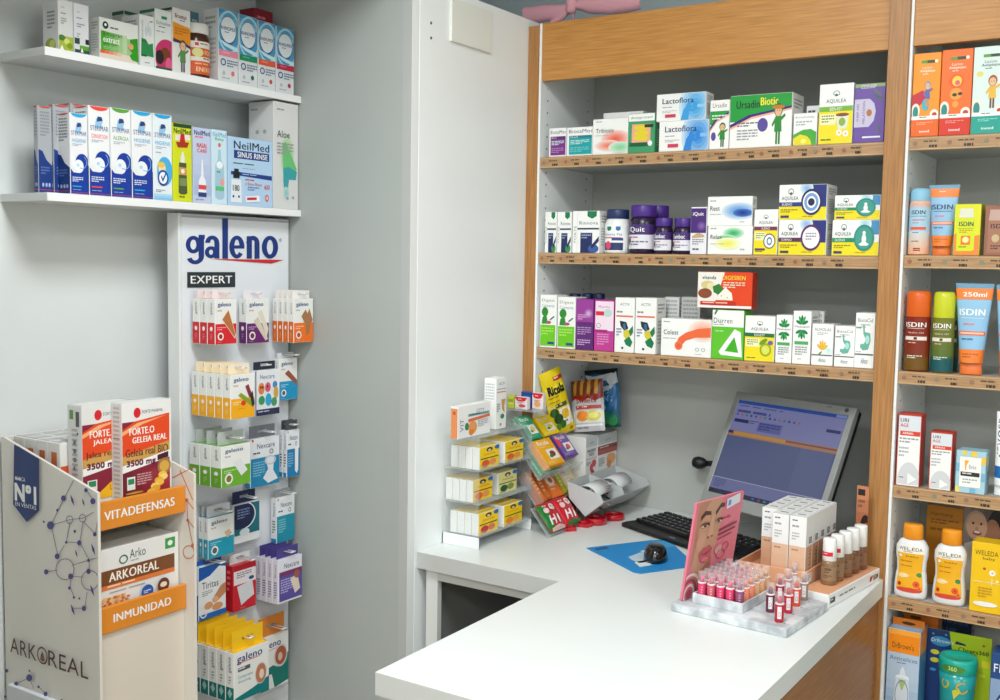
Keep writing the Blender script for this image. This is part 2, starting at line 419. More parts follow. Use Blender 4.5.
LS = .0003
# ---- top shelf of the counter bay
def biota(c1, c2): return [('t', 'BiotaMos', .07, .07, .95, .13, '2c3f66', .03), ('r', .08, .29, 1, .96, c1), ('r', .08, .29, 1, .38, c2), ('t', 'PLUS', .14, .31, .3, .06, W), ('l', .14, .45, .9, .62, 3, 'c8e4e4', 2), ('l', .14, .7, .9, .9, 3, mix(c1, 'ffffff', .4), 4)]
bw('small white carton with purple panel at the left end of the top shelf', 549, 566, 128, L1, .09, W, biota('7a2f86', '5a2572'))
bw('white carton with teal panel beside the purple panelled one on the top shelf', 566.8, 592.3, 127, L1, .09, W, biota('12a0a4', '0e7d88'))
bw('plain white carton standing behind the carton with the red and green swoosh', 603, 643, 112, L1, .05, 'ececea', [], y=YF+.10)
bw('white carton with a red and green blurred swoosh', 592.8, 628, 118.5, L1, .085, W,
   [('l', .08, .06, .38, .1, 1, GRY), ('g', .66, .58, .42, .26, 'e8604a', W), ('g', .45, .76, .38, .16, 'ef7a62', W), ('g', .8, .82, .34, .16, '7fcf9c', 'f0e8e0'), ('t', 'Tribiotic', .09, .27, .52, .12, BLK, .03), ('l', .08, .46, .7, .49, 1, 'b0a8a8')])
bw('green and pink children\'s sachet carton left of the two stacked blue swirl cartons', 628.3, 655, 113.3, L1, .08, '3f9a68',
   [('r', 0, 0, 1, .19, W), ('t', 'densyprotect', .08, .06, .84, .09, '2a6f55', .03), ('r', .13, .27, .85, .74, 'f0a890'), ('e', .5, .36, .3, .07, 'e4d22c'), ('e', .5, .5, .28, .07, 'e4d22c'), ('e', .5, .63, .3, .07, 'e4d22c'), ('r', .05, .74, .8, .84, '155c3c'), ('e', .84, .77, .09, .07, W), ('r', .62, .28, .95, .36, '1e3a2c')])
def lacto(c): return [('g', .8, .5, .34, .9, c, 'f2f6fa', 6), ('p', [(.5, 1), (.56, .6), (.66, .4), (.74, .5), (.68, .7), (.66, 1)], c), ('o', .74, .5, .13, .2, .42, c), ('r', .84, .44, 1, .56, mix(c, 'ffffff', .45)), ('t', 'Lactoflora', .12, .16, .64, .2, '27325e', .035), ('l', .12, .48, .46, .53, 1, GRY), ('l', .12, .62, .42, .72, 2, 'b8bcc4'), ('r', .18, .76, .4, .88, 'd23c5c'), ('l', .8, .88, .92, .92, 1, GRY)]
bw('lower white carton with a blue swirl, underneath its twin', 659, 708.7, 120.4, L1, .05, W, lacto('2f86d8'), group='blue swirl cartons')
z2 = on(684, 120.4, 1, YF+.005).z+LS
bw('upper white carton with a blue swirl and pink strip, stacked on its twin', 656.5, 705.8, 93, z2, .05, W, lacto('3f9ede'), group='blue swirl cartons')
def ursa(big):
    o = [('r', 0, 0, 1, .5, '1f9a3c'), ('p', [(0, .62), (.35, .42), (1, .3), (1, 1), (0, 1)], W), ('p', [(0, .55), (.3, .38), (1, .24), (1, .29), (.35, .43), (0, .62)], '3a2a78'), ('p', [(0, .61), (.35, .42), (1, .285), (1, .32), (.35, .46), (0, .65)], 'f0b0a0')]
    if big: o += [('t', 'Ursadin', .1, .1, .38, .15, '173d1e', .04), ('t', 'Biotic', .5, .06, .28, .15, 'f0e43c', .05), ('e', .54, .58, .085, .13, '5a4a9a'), ('l', .12, .52, .46, .62, 2, '6a6a72'), ('l', .12, .66, .46, .88, 4, '9a9aa4')]+kid(.79, .18, .78, '3c6a30', '2f8a34', '2f7a34', a=1.7)+[('e', .79, .26, .1, .04, 'c07a30')]
    else: o += [('r', 0, 0, 1, .22, W), ('t', 'Ursadin', .12, .06, .76, .09, '6a3a2c', .03), ('l', .1, .3, .9, .42, 2, 'e0f0d8'), ('e', .2, .74, .13, .09, '5a4a9a')]+kid(.68, .46, .5, '3c6a30', '2f8a34', '2f5a34', a=.45)
    return o
bw('narrow green and white carton left of the large one with the child', 710, 729.5, 100, L1, .07, W, ursa(0))
bw('large wide green and white carton with a little child in green', 730.2, 792.4, 94, L1, .085, W, ursa(1))
bw('small white carton half hidden behind the green and yellow one', 806, 822, 105.6, L1, .05, W, [('l', .1, .1, .9, .2, 1, '4a4a66')], y=YF+.09)
bw('small white carton with green hills and yellow base next to the tall yellow one', 793.2, 817, 113, L1, .075, W,
   [('t', 'Bronchohelp', .08, .09, .8, .07, '4a6a86'), ('l', .1, .24, .8, .42, 2, 'a8b4b8'), ('p', [(0, .66), (.4, .52), (.75, .5), (1, .6), (1, 1), (0, 1)], '4aa63c'), ('p', [(0, .78), (.3, .66), (.6, .72), (.75, .85), (.8, 1), (0, 1)], 'e6d82a'), ('e', .45, .88, .12, .07, 'f4f07a')])
def aquilea(stripe, c='f2dc1e', a=1.0, pic='cup', sub='BIEN-EST'):
    o = lotus(.5, .16, .2, .1/1)+[('t', 'AQUILEA', .2, .25, .6, .075, '44544e', .02), ('r', 0, .375, 1, .46, stripe), ('t', sub, .32, .39, .36, .055, W, .03), ('r', 0, .46, 1, 1, c), ('r', .04, .5, .5, .68, 'f6f2c0'), ('l', .08, .52, .46, .66, 3, '7a8a4a')]
    if pic == 'cup': o += [('p', [(.5, .52), (.9, .52), (.84, .76), (.58, .76)], 'dfe6d0'), ('e', .7, .52, .2, .03, '8c4a2c'), ('e', .7, .64, .1, .07, '8fae4c')]+flower(.62, .82, .1, .6)+flower(.82, .84, .1, .6)
    if pic == 'leaf': o += [('o', .72, .74, .2, .15, .3, '8fae2c'), ('e', .72, .74, .11, .08, 'd8e06a'), leaf(.5, .62, .3, .05, -.4, '6a9a2c'), ('e', .88, .58, .09, .05, '7a5aa8')]
    if pic == 'spiral': o += [('e', .68, .7, .26, .17, '3a2a66'), ('e', .68, .7, .22, .145, W), ('o', .68, .7, .12, .09, .4, '4a7aaa'), ('r', .06, .86, .5, .91, '6a3a66')]
    return o+[('l', .08, .92, .6, .96, 1, '4a7a3a')]
bw('tall yellow and white herbal infusion carton with green stripe beside the purple one', 819.4, 853.8, 83.6, L1, .075, W, aquilea('79b03c'))
bw('tall purple carton with a pale rounded label partly behind the oak pillar', 854.5, 889, 83, L1, .075, '6b51a0',
   [('r', 0, 0, 1, .06, '8fa86a'), ('t', 'ZZZLEEP', .2, .02, .5, .06, 'd8d0ec', .04), ('p', [(0, .26), (.5, .26), (.66, .34), (.72, .48), (.66, .64), (.5, .74), (0, .74)], 'c9c2da'), ('t', 'SLEEP AID', .08, .34, .07, .3, '4a3a7a', .02, 90), ('t', 'MELATONIN', .28, .3, .08, .38, '4a3a7a', .02, 90), ('e', .5, .5, .09, .06, 'b0703c'), leaf(.6, .2, .4, .03, .3, '4f6a4a', .6), leaf(.62, .1, .34, .03, .6, '5f7a54', .6), leaf(.8, .7, .25, .03, 1.2, '4f6a4a', .6), ('r', .3, .9, .9, .93, 'e8e4f2')])
# ---- middle shelf
def esi(g): return [('t', 'FORTE', .04, .35, .1, .4, '9aa0a8', .02, 90), ('r', .17, 0, .18, 1, 'd8d8d8'), ('p', [(.55, 0), (.9, 0), (.9, .12), (.73, .18), (.55, .12)], '157a4c'), ('t', 'Rinnova', .25, .24, .7, .08, '5a6a80'), ('r', .18, .4, 1, .44, '3a4468'), ('r', .3, .52, .75, 1, NAVY), ('l', .34, .56, .7, .68, 2, 'a0aac8'), ('e', .8, .9, .2, .1, g), ('p', [(1, .6), (1, .72), (.75, .9), (.7, .84)], NAVY)]
for (a, b, nm) in ((545, 556.6, 'leftmost'), (557.2, 571.5, 'second')):
    bw('narrow white and navy supplement carton, %s on the middle shelf' % nm, a, b, 211.8, L2, .06, W, esi('3a8a4c'), group='white and navy supplement cartons')
bw('wider white and navy supplement carton left of the white bottle on the middle shelf', 572.6, 599.6, 210.9, L2, .06, W, esi('3a5a9c'), group='white and navy supplement cartons')
def cyl(mb, r, z0, z1, a0=-165, a1=-15, sy=1, **k):
    """print wrapped on the front of a round body of radius r (centre at 0, r)"""
    A0, A1 = math.radians(a0), math.radians(a1)
    return Face(mb, lambda u, v, q: ((r+q)*math.cos(A0+(A1-A0)*u), (r+q)*sy*math.sin(A0+(A1-A0)*u), z1-(z1-z0)*v), r*(A1-A0), z1-z0, nu=12, nv=1, **k)
def round_item(name, label, cat, cx, cy, z, rb, body_prof, body_m, cap_prof, cap_m, z0, z1, ops, cap='cap', group=None, sy=1, capn=28, extra=None):
    t = thing(name, label, cat, (cx, cy, z), group=group)
    mb = MB(); mb.lathe(body_prof, body_m, 32, sy=sy)
    if ops: cyl(mb, rb+.0001, z0, z1, sy=sy).draw(ops)
    mb.build('body', t)
    if cap_prof:
        m2 = MB(); m2.lathe(cap_prof, cap_m, capn, sy=sy)
        m2.build(cap, t)
    return t
def bwpos(x0, x1, ym, y0=YF+.006):
    a = on(x0, ym, 1, y0); b = on(x1, ym, 1, y0); r = (b.x-a.x)/2*.97
    return (a.x+b.x)/2, r
cx, r = bwpos(600, 623.5, 240); H = on(612, 209.5, 1, YF+.02).z-L2
round_item('pill_bottle', 'white plastic pill bottle with navy cap and pink round mark on the middle shelf', 'bottle', cx, YF+.006+r, L2, r,
   [(r*.93, 0), (r, .004), (r, H*.66), (r*.9, H*.76), (r*.78, H*.8)], M('eef0ee', .3), [(r*.86, H*.79), (r*.88, H*.8), (r*.88, H*.985), (r*.84, H)], M('1f3160', .4), H*.05, H*.66,
   [('r', 0, .0, 1, 1, 'f2f4f4'), ('p', [(.32, .08), (.48, .08), (.48, .2), (.4, .25), (.32, .2)], '157a5c'), ('p', [(.62, .08), (.76, .08), (.76, .2), (.69, .25), (.62, .2)], '2a6aaa'), ('t', 'Rinnova Pet', .2, .32, .62, .1, '5a6a86', .03), ('r', .2, .48, .8, .52, 'd04a5a'), ('r', .5, .5, .85, .6, '2a4a86'), ('r', .2, .68, .85, .96, '26366a'), ('e', .38, .78, .1, .16, 'e0446a')])
def jar(label, x0, x1, ytop, big, y0=YF+.006, grp='purple elderberry jars'):
    cx, r = bwpos(x0, x1, 235, y0); H = on((x0+x1)/2, ytop, 1, y0+r).z-L2
    return round_item('supplement_jar', label, 'jar', cx, y0+r, L2, r, [(r*.95, 0), (r, .004), (r, H*.62), (r*.9, H*.72), (r*.8, H*.76)], M('2a1c3a', .25),
        [(r*.88, H*.76), (r*.9, H*.77), (r*.9, H*.985), (r*.86, H)], M('4b2a86', .4), H*.1, H*.6,
        [('r', 0, 0, 1, 1, 'e4e2ea'), ('r', 0, 0, 1, .42, '452a70'), ('t', 'iQuit' if big else 'Sambuc', .2, .1, .5, .24, W, .04), ('l', .2, .5, .75, .6, 1, 'b0607a'), ('l', .2, .68, .8, .9, 2, '6a6a76'), ('e', .2, .66, .08, .14, '6a2a3a')], group=grp)
jar('large dark jar with violet cap behind the smaller purple jars', 641, 664, 206, 1, YF+.085)
jar('large dark purple jar with violet cap right of the white pill bottle', 624, 650.5, 205.6, 1)
jar('small purple jar with violet cap right of the large purple one', 651, 669, 218, 0, YF+.004)
jar('small purple jar with violet cap beside the tall purple carton', 669.6, 689.6, 218.6, 0, YF+.004)
bw('narrow carton with purple top half and white lower half beside the purple jars', 690.6, 706.8, 207, L2, .06, 'eceaf0', [('r', 0, .02, 1, .55, '4a2a76'), ('t', 'iQuit', .12, .1, .7, .09, W, .04), ('g', .7, .4, .3, .1, '8a6ab0', '4a2a76', 4), ('p', [(.1, .62), (.5, .54), (.9, .6), (.9, .64), (.1, .66)], 'c9a87a'), ('l', .12, .68, .85, .82, 3, '8a8a96'), ('l', .15, .88, .85, .95, 1, '55555f')])
bw('lower white carton with green and yellow blurred patches on the middle shelf', 707.6, 752.4, 226, L2, .03, W, [('l', .05, .06, .28, .13, 1, GRY), ('g', .58, .24, .24, .2, '2fae5c', W), ('g', .42, .42, .22, .12, '3cb65c', W), ('g', .45, .62, .3, .22, 'e8e85a', W), ('t', 'Relax', .06, .3, .26, .15, BLK, .03), ('l', .06, .62, .6, .66, 1, 'a8b0a8'), ('l', .74, .8, .92, .9, 1, 'b0b0b0')])
z2 = on(730, 226, 1, YF+.005).z+LS
bw('upper white carton with a blue blurred streak, on the green and yellow patched one', 707.4, 752.4, 196.4, z2, .03, W, [('l', .05, .12, .28, .19, 1, GRY), ('g', .72, .5, .4, .3, '4a8ad2', W), ('g', .8, .56, .22, .14, '1a2f86', '4a8ad2'), ('t', 'Rest', .06, .32, .22, .16, BLK, .03), ('l', .06, .6, .5, .64, 1, '90a8c0'), ('l', .74, .86, .92, .92, 1, 'b0b0b0')])
bw('small white and yellow carton with a spiral clock picture', 754, 778, 209.4, L2, .07, W, aquilea('7a3050', pic='spiral', sub='SUENO'))
def aqw(ring, stripe, blue=1):
    o = [('r', 0, .62, 1, 1, 'f0dc1c')]
    if blue: o += [('p', [(.58, 0), (1, 0), (1, .64), (.52, .64)], '26307a'), ('g', .58, .1, .14, .2, '8fb4e0', W, 5)]
    else: o += [('p', [(.66, 0), (1, 0), (1, .4), (.6, .4)], '4a90c0'), ('g', .7, .1, .14, .24, 'a8d0e0', W, 5)]
    return o+lotus(.25, .2, .12, .2)+[('t', 'AQUILEA', .05, .33, .36, .12, '3a4440', .03), ('r', 0, .5, .5, .62, stripe), ('t', 'SUENO', .06, .525, .22, .07, W, .03), ('e', .69, .5, .22, .38, ring), ('e', .69, .5, .18, .31, W if blue else '3f9a8c'), ('l', .04, .7, .4, .82, 2, '9a8a1c'), ('r', .04, .88, .22, .95, '3a3a66'), ('l', .5, .9, .9, .95, 1, 'c09a1c')]
bw('lower wide white and yellow carton with purple pill ring, under the blue one', 778.5, 826.4, 220, L2, .08, W, aqw('5a2a66', '5a2a50')+[('l', .58, .36, .8, .6, 3, 'a08ab0')])
z2 = on(802, 220, 1, YF+.005).z+LS
bw('upper wide white and yellow carton with navy ring round a pill', 779, 827, 184.4, z2, .08, W, aqw('2c2a66', '2a3a80')+[('o', .69, .5, .15, .26, .35, '7aa0d0'), ('e', .69, .5, .07, .11, '22264f')])
def yoga(a): return [('e', .69, .36, .035, .06, W), ('p', [(.64, .5), (.74, .5), (.73, .62), (.65, .62)], W), ('p', [(.58, .68), (.69, .58), (.8, .68), (.76, .72), (.62, .72)], W), ('p', [(.655, .42), (.725, .42), (.74, .54), (.64, .54)], W)]
bw('lower white and yellow carton with a teal disc of a sitting figure', 832, 881, 220, L2, .08, W, aqw('2f8a7c', '1f8a5c', 0)+yoga(1))
z2 = on(856, 220, 1, YF+.005).z+LS
bw('upper white and yellow carton with a teal disc, stacked beside the oak pillar', 834.4, 881.5, 195, z2, .08, W, aqw('2f8a7c', '1f8a5c', 0)+yoga(1))
# ---- bottom shelf of the counter bay
dig = [('t', 'Digest', .1, .07, .8, .07, '7a9a6a', .02), ('t', 'Calmante', .1, .17, .8, .06, '8a9a9a', .02), ('e', .3, .32, .2, .09, '2a8a2c'), ('p', [(.1, .55), (.16, .42), (.4, .38), (.5, .55)], '2a8a2c'), leaf(.6, .48, .35, .03, -.5, '2a3a4a', .5), ('e', .55, .52, .15, .03, 'b05070'), ('r', .03, .57, .97, .97, '6cc418'), ('l', .1, .62, .85, .78, 3, 'a8e060'), ('r', .5, .89, .9, .94, '2a4a7a')]
for (a, b, t_, nm) in ((540, 556.6, 294.8, 'leftmost'), (557.6, 575.6, 297, 'second')):
    bw('white and lime green carton with a green head silhouette, %s on the low shelf' % nm, a, b, t_, L3, .06, W, dig, group='lime green digestive cartons')
bw('narrow dark purple carton left of the magenta one on the low shelf', 576, 593.7, 299, L3, .06, '5e2472', [('r', 0, 0, 1, .45, '9a3a96'), ('g', .72, .28, .26, .1, 'd8b8dc', '8a3490'), ('l', .1, .3, .6, .42, 3, 'd8a8d8'), ('l', .08, .55, .9, .72, 4, 'b48ac0'), ('l', .1, .8, .85, .93, 3, 'c8a8d0')])
bw('narrow white and magenta carton beside the butterfly cartons', 594.4, 614, 300, L3, .06, 'c03a92', [('r', .04, .02, 1, .6, 'f2dcea'), ('t', 'Mancha', .2, .1, .6, .05, 'b060a0', .02), ('e', .7, .25, .22, .08, 'b8d8d0'), ('r', .06, .22, .5, .3, 'd82848'), ('r', .03, .58, .7, .63, 'a8207a'), ('o', .22, .5, .12, .05, .2, '7a8a9a'), ('l', .15, .66, .8, .9, 5, 'e090c8')])
def bfly(s): return [('t', 'ACTIV', .25, .09, .5, .05, '6a7078', .03), ('l', .08, .24, .6, .3, 1, '8a8a92'), ('r', .06, .32, .95, .35, 'e0705c'), ('p', [(.25, .42), (.6, .44), (.72, .56), (.5, .6), (.3, .52)], '1e2a30'), ('p', [(.7, .62), (.95, .5), (.98, .62), (.85, .7)], '2a7a4c'), ('p', [(.45, .6), (.7, .58), (.82, .68), (.62, .76), (.48, .7)], 'd8c838'), ('p', [(.5, .78), (.78, .7), (.95, .8), (.85, .9), (.6, .86)], '157a4c'), ('p', [(.42, .48), (.55, .46), (.6, .58), (.48, .58)], '3a6a9a'), ('l', .08, .56, .35, .72, 3, '7a8aa0', s), ('e', .42, .92, .06, .022, BLK)]
bw('white carton with a dark butterfly, left one of the pair on the low shelf', 615, 634.6, 297.7, L3, .06, W, bfly(1), group='white butterfly cartons')
bw('white carton with a dark butterfly, right one of the pair on the low shelf', 635.4, 656.4, 297.9, L3, .06, W, bfly(2), group='white butterfly cartons')
bw('grey white carton behind the orange swoosh carton, nearer the butterfly pair', 664, 679, 297, L3, .05, 'dcdcda', [('l', .1, .05, .9, .9, 12, 'b0b2b4')], y=YF+.09)
bw('grey carton behind the orange swoosh carton, nearer the orange red one', 681, 700, 297, L3, .05, 'c4c4c2', [('l', .1, .05, .9, .9, 12, '9a9c9e')], y=YF+.09)
for i, px in enumerate((573, 585.5, 597)):
    cx_ = on(px, 300, 1, YF+.10).x; zt = on(px, 293.5, 1, YF+.10).z-L3; r = .017
    round_item('supplement_bottle', 'navy cap of a bottle behind the lime and purple cartons, %s of three' % ('leftmost', 'middle one', 'rightmost')[i], 'bottle', cx_, YF+.112, L3, r,
       [(r*.95, 0), (r, .003), (r, zt*.7), (r*.7, zt*.78)], M('dfe2e4', .4), [(r*.9, zt*.76), (r*.92, zt*.77), (r*.92, zt*.98), (r*.86, zt)], M('17224a', .4), .01, zt*.65, [('l', .2, .2, .8, .8, 4, '9aa6b8')], group='navy capped bottles')
bw('white carton with an orange swoosh beneath the orange red herbs carton', 661, 711.4, 319, L3, .06, W, [('l', .04, .07, .26, .12, 1, GRY), ('g', .85, .3, .3, .3, 'f0a080', W, 6), ('p', [(.3, .7), (.36, .5), (.5, .36), (.75, .24), (1, .2), (1, .46), (.7, .48), (.5, .58), (.38, .78)], 'ee6a3c'), ('g', .36, .72, .08, .12, 'e85a30', 'f08a60', 3), ('t', 'Colest', .05, .3, .3, .13, BLK, .03), ('l', .04, .52, .5, .56, 1, 'b8b0a8'), ('o', .74, .8, .04, .05, .3, 'a8a8a8'), ('o', .86, .8, .04, .05, .3, 'a8a8a8'), ('l', .7, .92, .92, .95, 1, 'b0b0b0')])
bw('white and green carton with a white loop below the orange red herbs carton', 712, 744.2, 310, L3, .06, '5fbf2c', [('r', 0, 0, 1, .34, W), leaf(.06, .1, .18, .03, -.9, '2a8a2c'), ('t', 'Diarren', .04, .16, .6, .11, '3a4a44', .03), ('l', .04, .29, .6, .32, 1, '8a9a90'), ('p', [(.72, .38), (.92, .44), (.98, .95), (.3, .92), (.22, .86)], W), ('p', [(.72, .54), (.86, .86), (.42, .84)], '3fae1c'), ('l', .1, .42, .55, .46, 1, 'c0e8a8')])
z2 = max(on(736, 309, 1, YF+.005).z, on(728, 310, 1, YF+.005).z)+LS
bw('orange red carton with herbs picture lying across two cartons', 697.5, 752.4, 272, z2, .035, 'e2451c', [('p', [(0, 0), (.5, 0), (.32, .9), (0, 1)], 'efeae2'), ('r', .0, .93, 1, 1, W), ('t', 'vitanda', .08, .1, .26, .1, '2a2a30', .05), ('t', 'DIGESBEN', .46, .09, .42, .12, 'f6d23c', .04), ('e', .18, .36, .12, .12, 'd8c88a'), ('e', .24, .4, .07, .1, 'e6dcae'), ('p', [(.28, .4), (.4, .32), (.5, .5), (.4, .64), (.3, .56)], '2f7a30'), ('e', .14, .6, .13, .14, '8a4a2c'), ('p', [(.3, .78), (.52, .42), (.64, .58), (.66, .78)], 'f4ece0')]+flower(.45, .66, .06, 1.2)+flower(.56, .7, .06, 1.2)+[('l', .48, .27, .88, .46, 3, 'f8d8c0'), ('r', .06, .82, .72, .92, 'c8281a'), ('l', .1, .84, .9, .9, 1, 'f8c8b0')], right=[('r', 0, 0, 1, 1, 'b8301a')])
bw('white and yellow carton with olive picture on the low shelf', 744.8, 775, 316, L3, .06, W, aquilea('1f6a3c', pic='leaf', sub='DIGEST'))
lf = [leaf(.5, .25, .3, .05, a, c, 1) for a, c in ((-2.6, '157a4c'), (-2.0, '3aa64c'), (-1.57, '1a5a6a'), (-1.1, '3aa64c'), (-.5, '157a4c'))]
nat = [leaf(.5, .24, .38, .07, a, c, .45) for a, c in ((-2.8, '157a4c'), (-2.1, '3aa64c'), (-1.57, '1a6a4a'), (-1.05, '3aa64c'), (-.35, '157a4c'))]+[('t', 'Natupol', .08, .27, .84, .05, '3a3a5a', .02)]+[leaf(.5, .36, .38, .07, a, c, .45) for a, c in ((2.8, '157a4c'), (2.1, '3aa64c'), (1.57, '1a6a4a'), (1.05, '3aa64c'), (.35, '157a4c'))]+[('r', .1, .57, .9, .63, '4aa65c'), ('l', .15, .67, .85, .85, 4, '9a9ca0'), ('l', .3, .9, .7, .93, 1, 'b0b0b0')]
bw('shorter narrow white carton with a ring of green leaves', 776, 792.3, 315, L3, .06, W, nat, group='green leaf cartons')
bw('taller narrow white carton with a ring of green leaves', 793, 811.2, 311, L3, .06, W, nat, group='green leaf cartons')
bw('greyish carton peeping out behind the taller green leaf carton', 806, 824, 311, L3, .03, 'c8cac6', [('l', .1, .05, .9, .9, 8, 'a0a2a0')], y=YF+.07)
def aboca(nm, pic): return [('t', nm, .1, .09, .8, .07, '6a7074', .02), ('l', .25, .2, .75, .28, 2, 'a8acae')]+pic+[('r', 0, .74, 1, .765, '5a5f62'), ('t', 'Aboca', .32, .82, .36, .1, '6a7a90', .02, 0, .2)]
bw('white carton with small yellow flower beside the green leaf cartons', 811.8, 833.4, 324, L3, .06, W, aboca('ALIVOLAS', [leaf(.5, .62, .3, .05, a, 'e8b83c', .8) for a in (-2.6, -2.0, -1.5, -1.0, -.5)]+[('g', .82, .64, .16, .08, 'b8e0e0', W, 3), leaf(.5, .66, .25, .04, 2.4, '6a9a3c', .6)]))
def stom(a=.7): return [('p', [(.38, .2), (.46, .2), (.5, .34), (.78, .36), (.82, .5), (.7, .66), (.42, .68), (.26, .62), (.28, .56), (.46, .56), (.56, .48), (.42, .38)], '6ab0a0'), ('e', .64, .48, .12, .08, 'a8dcd0'), ('r', .02, .25, .3, .28, '7a9a90'), ('l', .05, .7, .5, .73, 1, 'a0a4a4')]
bw('white carton with a green stomach drawing, shorter one', 834.6, 854.8, 326, L3, .06, W, aboca('BianaCid', stom()))
bw('white carton with a green stomach drawing, taller one at the pillar', 855.4, 879, 313, L3, .06, W, aboca('BianaCid', stom()))
# ------------------------------------------------------------------ right hand bay
R1, R2, R3, R4, R5 = [z+.0005 for z in RZ_]
def lotion(bg, foot, fig, ink='f8f0e0'):
    return [('r', 0, 0, 1, 1, bg)]+[('r', .28, .085, .78, .12, '5a9a3c'), ('r', .5, .085, .78, .12, '1f4a2c'), ('e', .84, .1, .06, .02, ink), ('t', 'Locion', .33, .155, .36, .032, ink, .03), ('t', 'Antipiojos', .24, .195, .56, .04, ink, .04), ('l', .35, .245, .7, .262, 1, ink)]+fig+[('e', .14, .69, .16, .09, 'f4e8d8'), ('e', .14, .71, .1, .075, '1f8a86'), ('e', .84, .74, .16, .06, 'f4f0e4'), ('e', .85, .745, .09, .03, 'c03a2c'), ('r', 0, .755, 1, .8, W), ('l', .3, .765, .75, .785, 1, '4a6a4a'), ('r', 0, .80, 1, 1, foot), ('l', .2, .83, .8, .87, 2, mix(foot, 'ffffff', .5)), ('t', 'ineed', .32, .925, .36, .03, W, .06)]
f1 = [('p', [(0, .5), (.4, .44), (.5, .55), (.3, .62), (.2, .64), (0, .62)], 'c8283c'), ('e', .5, .62, .14, .07, '4ab0c0')]+kid(.56, .34, .3, '7a9ac8', '5a6ab0', 'e08a3c', a=.42)
f2 = [('e', .5, .37, .24, .085, 'f05a2c'), ('e', .52, .37, .16, .06, 'f6d23c'), ('e', .54, .39, .08, .03, 'e0607a'), ('e', .5, .52, .2, .07, 'f8a03c'), ('e', .46, .53, .08, .02, '2a2a2a'), ('e', .64, .52, .07, .02, '2a2a2a'), ('e', .5, .64, .1, .04, 'f8a03c')]
f3 = [('e', .2, .31, .1, .03, 'e8d86a')]+kid(.6, .33, .38, 'a0522c', 'e8b83c', '7a4a3c', a=.42)
bw('orange lice lotion carton with a flying child, leftmost on the top right shelf', 910, 941.3, 53, R1, .08, 'f0901e', lotion('f2981e', 'ea661a', f1), group='lice lotion cartons')
bw('deep orange lice lotion carton with a smiling sun figure in the middle', 941.8, 973.2, 49, R1, .08, 'f0641e', lotion('f2701e', 'd8321c', f2), group='lice lotion cartons')
bw('mint green lice lotion carton with a dancing child', 973.8, 1008, 46, R1, .08, 'd4ece6', lotion('dceee8', '12a090', f3, '3a5a5a'), group='lice lotion cartons')
LINES = [('l', .2, .62, .8, .72, 2, 'b07a80')]
# spray can, tubes and cartons with sun cream
def bprint(name_='ISDIN', ink='22304a', bands=()):
    return list(bands)
cx, r = bwpos(906.4, 928.4, 230); H = on(917, 188, 1, YF+.02).z-R2
round_item('spray_can', 'slim pale orange and blue sun spray can with light blue cap', 'spray can', cx, YF+.006+r, R2, r, [(r*.9, 0), (r, .003), (r, H*.77), (r*.9, H*.815)], M('efb896', .35),
   [(r*.93, H*.8), (r*.95, H*.81), (r*.95, H*.93), (r*.86, H*.975), (r*.6, H*.995), (0, H)], M('8ec4de', .4), .002, H*.77,
   [('G', 0, 0, 1, .12, 'f0a894', 'a8cfe4', 5), ('r', 0, .12, 1, .55, 'a9cfe4'), ('G', 0, .55, 1, 1, 'c8d6dc', 'f2b088', 8), ('t', 'ISDIN', .25, .14, .5, .08, '26324a', .05), ('r', .2, .25, .8, .262, '6a7a8a'), ('r', .3, .32, .75, .34, 'd86a7a'), ('l', .3, .38, .7, .41, 1, 'b07a8a'), ('r', .22, .47, .8, .52, 'ee5a2c'), ('l', .32, .57, .7, .6, 1, '5a6a7a'), ('l', .28, .74, .75, .77, 1, '6a5a5a'), ('r', .38, .88, .62, .905, '8a3a3a'), ('r', .38, .92, .62, .94, '8a3a3a')])
def sun_tube(label, x0, x1, xb0, xb1, yt, z, ops, body='8fbfe0', cap='f08a3c', group=None, y=YF+.03, yb=None):
    a = on(x0, yt+20, 1, y); b = on(x1, yt+20, 1, y); c = on(xb0, yt+80, 1, y); d = on(xb1, yt+80, 1, y)
    H = on((x0+x1)/2, yt, 1, y).z-z; wt_ = b.x-a.x; wb = d.x-c.x; cx = (a.x+b.x+c.x+d.x)/4
    t = thing('cream_tube', label, 'tube', (cx, y, z), group=group); hc = H*.13
    def half(zz): s = (zz-hc)/(H-hc); return (wb/2+(wt_-wb)/2*s, max(.0012, .019*max(0, 1-s)**.75*(wb/.04)**.5))
    def fn(u, v, q):
        zz = H-(H-hc)*v; hw, ht = half(zz); an = PI*(1-u)
        x = hw*math.cos(an); return (x, -(ht*math.sin(an)**.8 if math.sin(an) > 0 else 0)-q, zz)
    mb = MB(); n = 28; vs = []; fs = []; K = 14
    for j in range(K+1):
        zz = hc+(H-hc)*j/K; hw, ht = half(zz)
        for i in range(n): an = 2*PI*i/n; sn = math.sin(an); vs.append((hw*math.cos(an), math.copysign(abs(sn)**.8, sn)*ht, zz))
    for j in range(K):
        for i in range(n): k = (i+1) % n; fs.append((j*n+i, j*n+k, (j+1)*n+k, (j+1)*n+i))
    fs.append(tuple(range(n))[::-1]); fs.append(tuple(K*n+i for i in range(n)))
    mb.add(vs, fs, M(body, .35), True)
    Face(mb, fn, wt_, H-hc, nu=14, nv=14, k0=.0004).draw(ops); mb.build('body', t)
    m2 = MB(); rr = wb/2; m2.lathe([(rr*.97, 0), (rr*.99, .001), (rr*.97, hc*.95), (rr*.9, hc)], M(cap, .4), 28, sy=.52 if wb < .06 else .45); m2.build('cap', t)
    return t
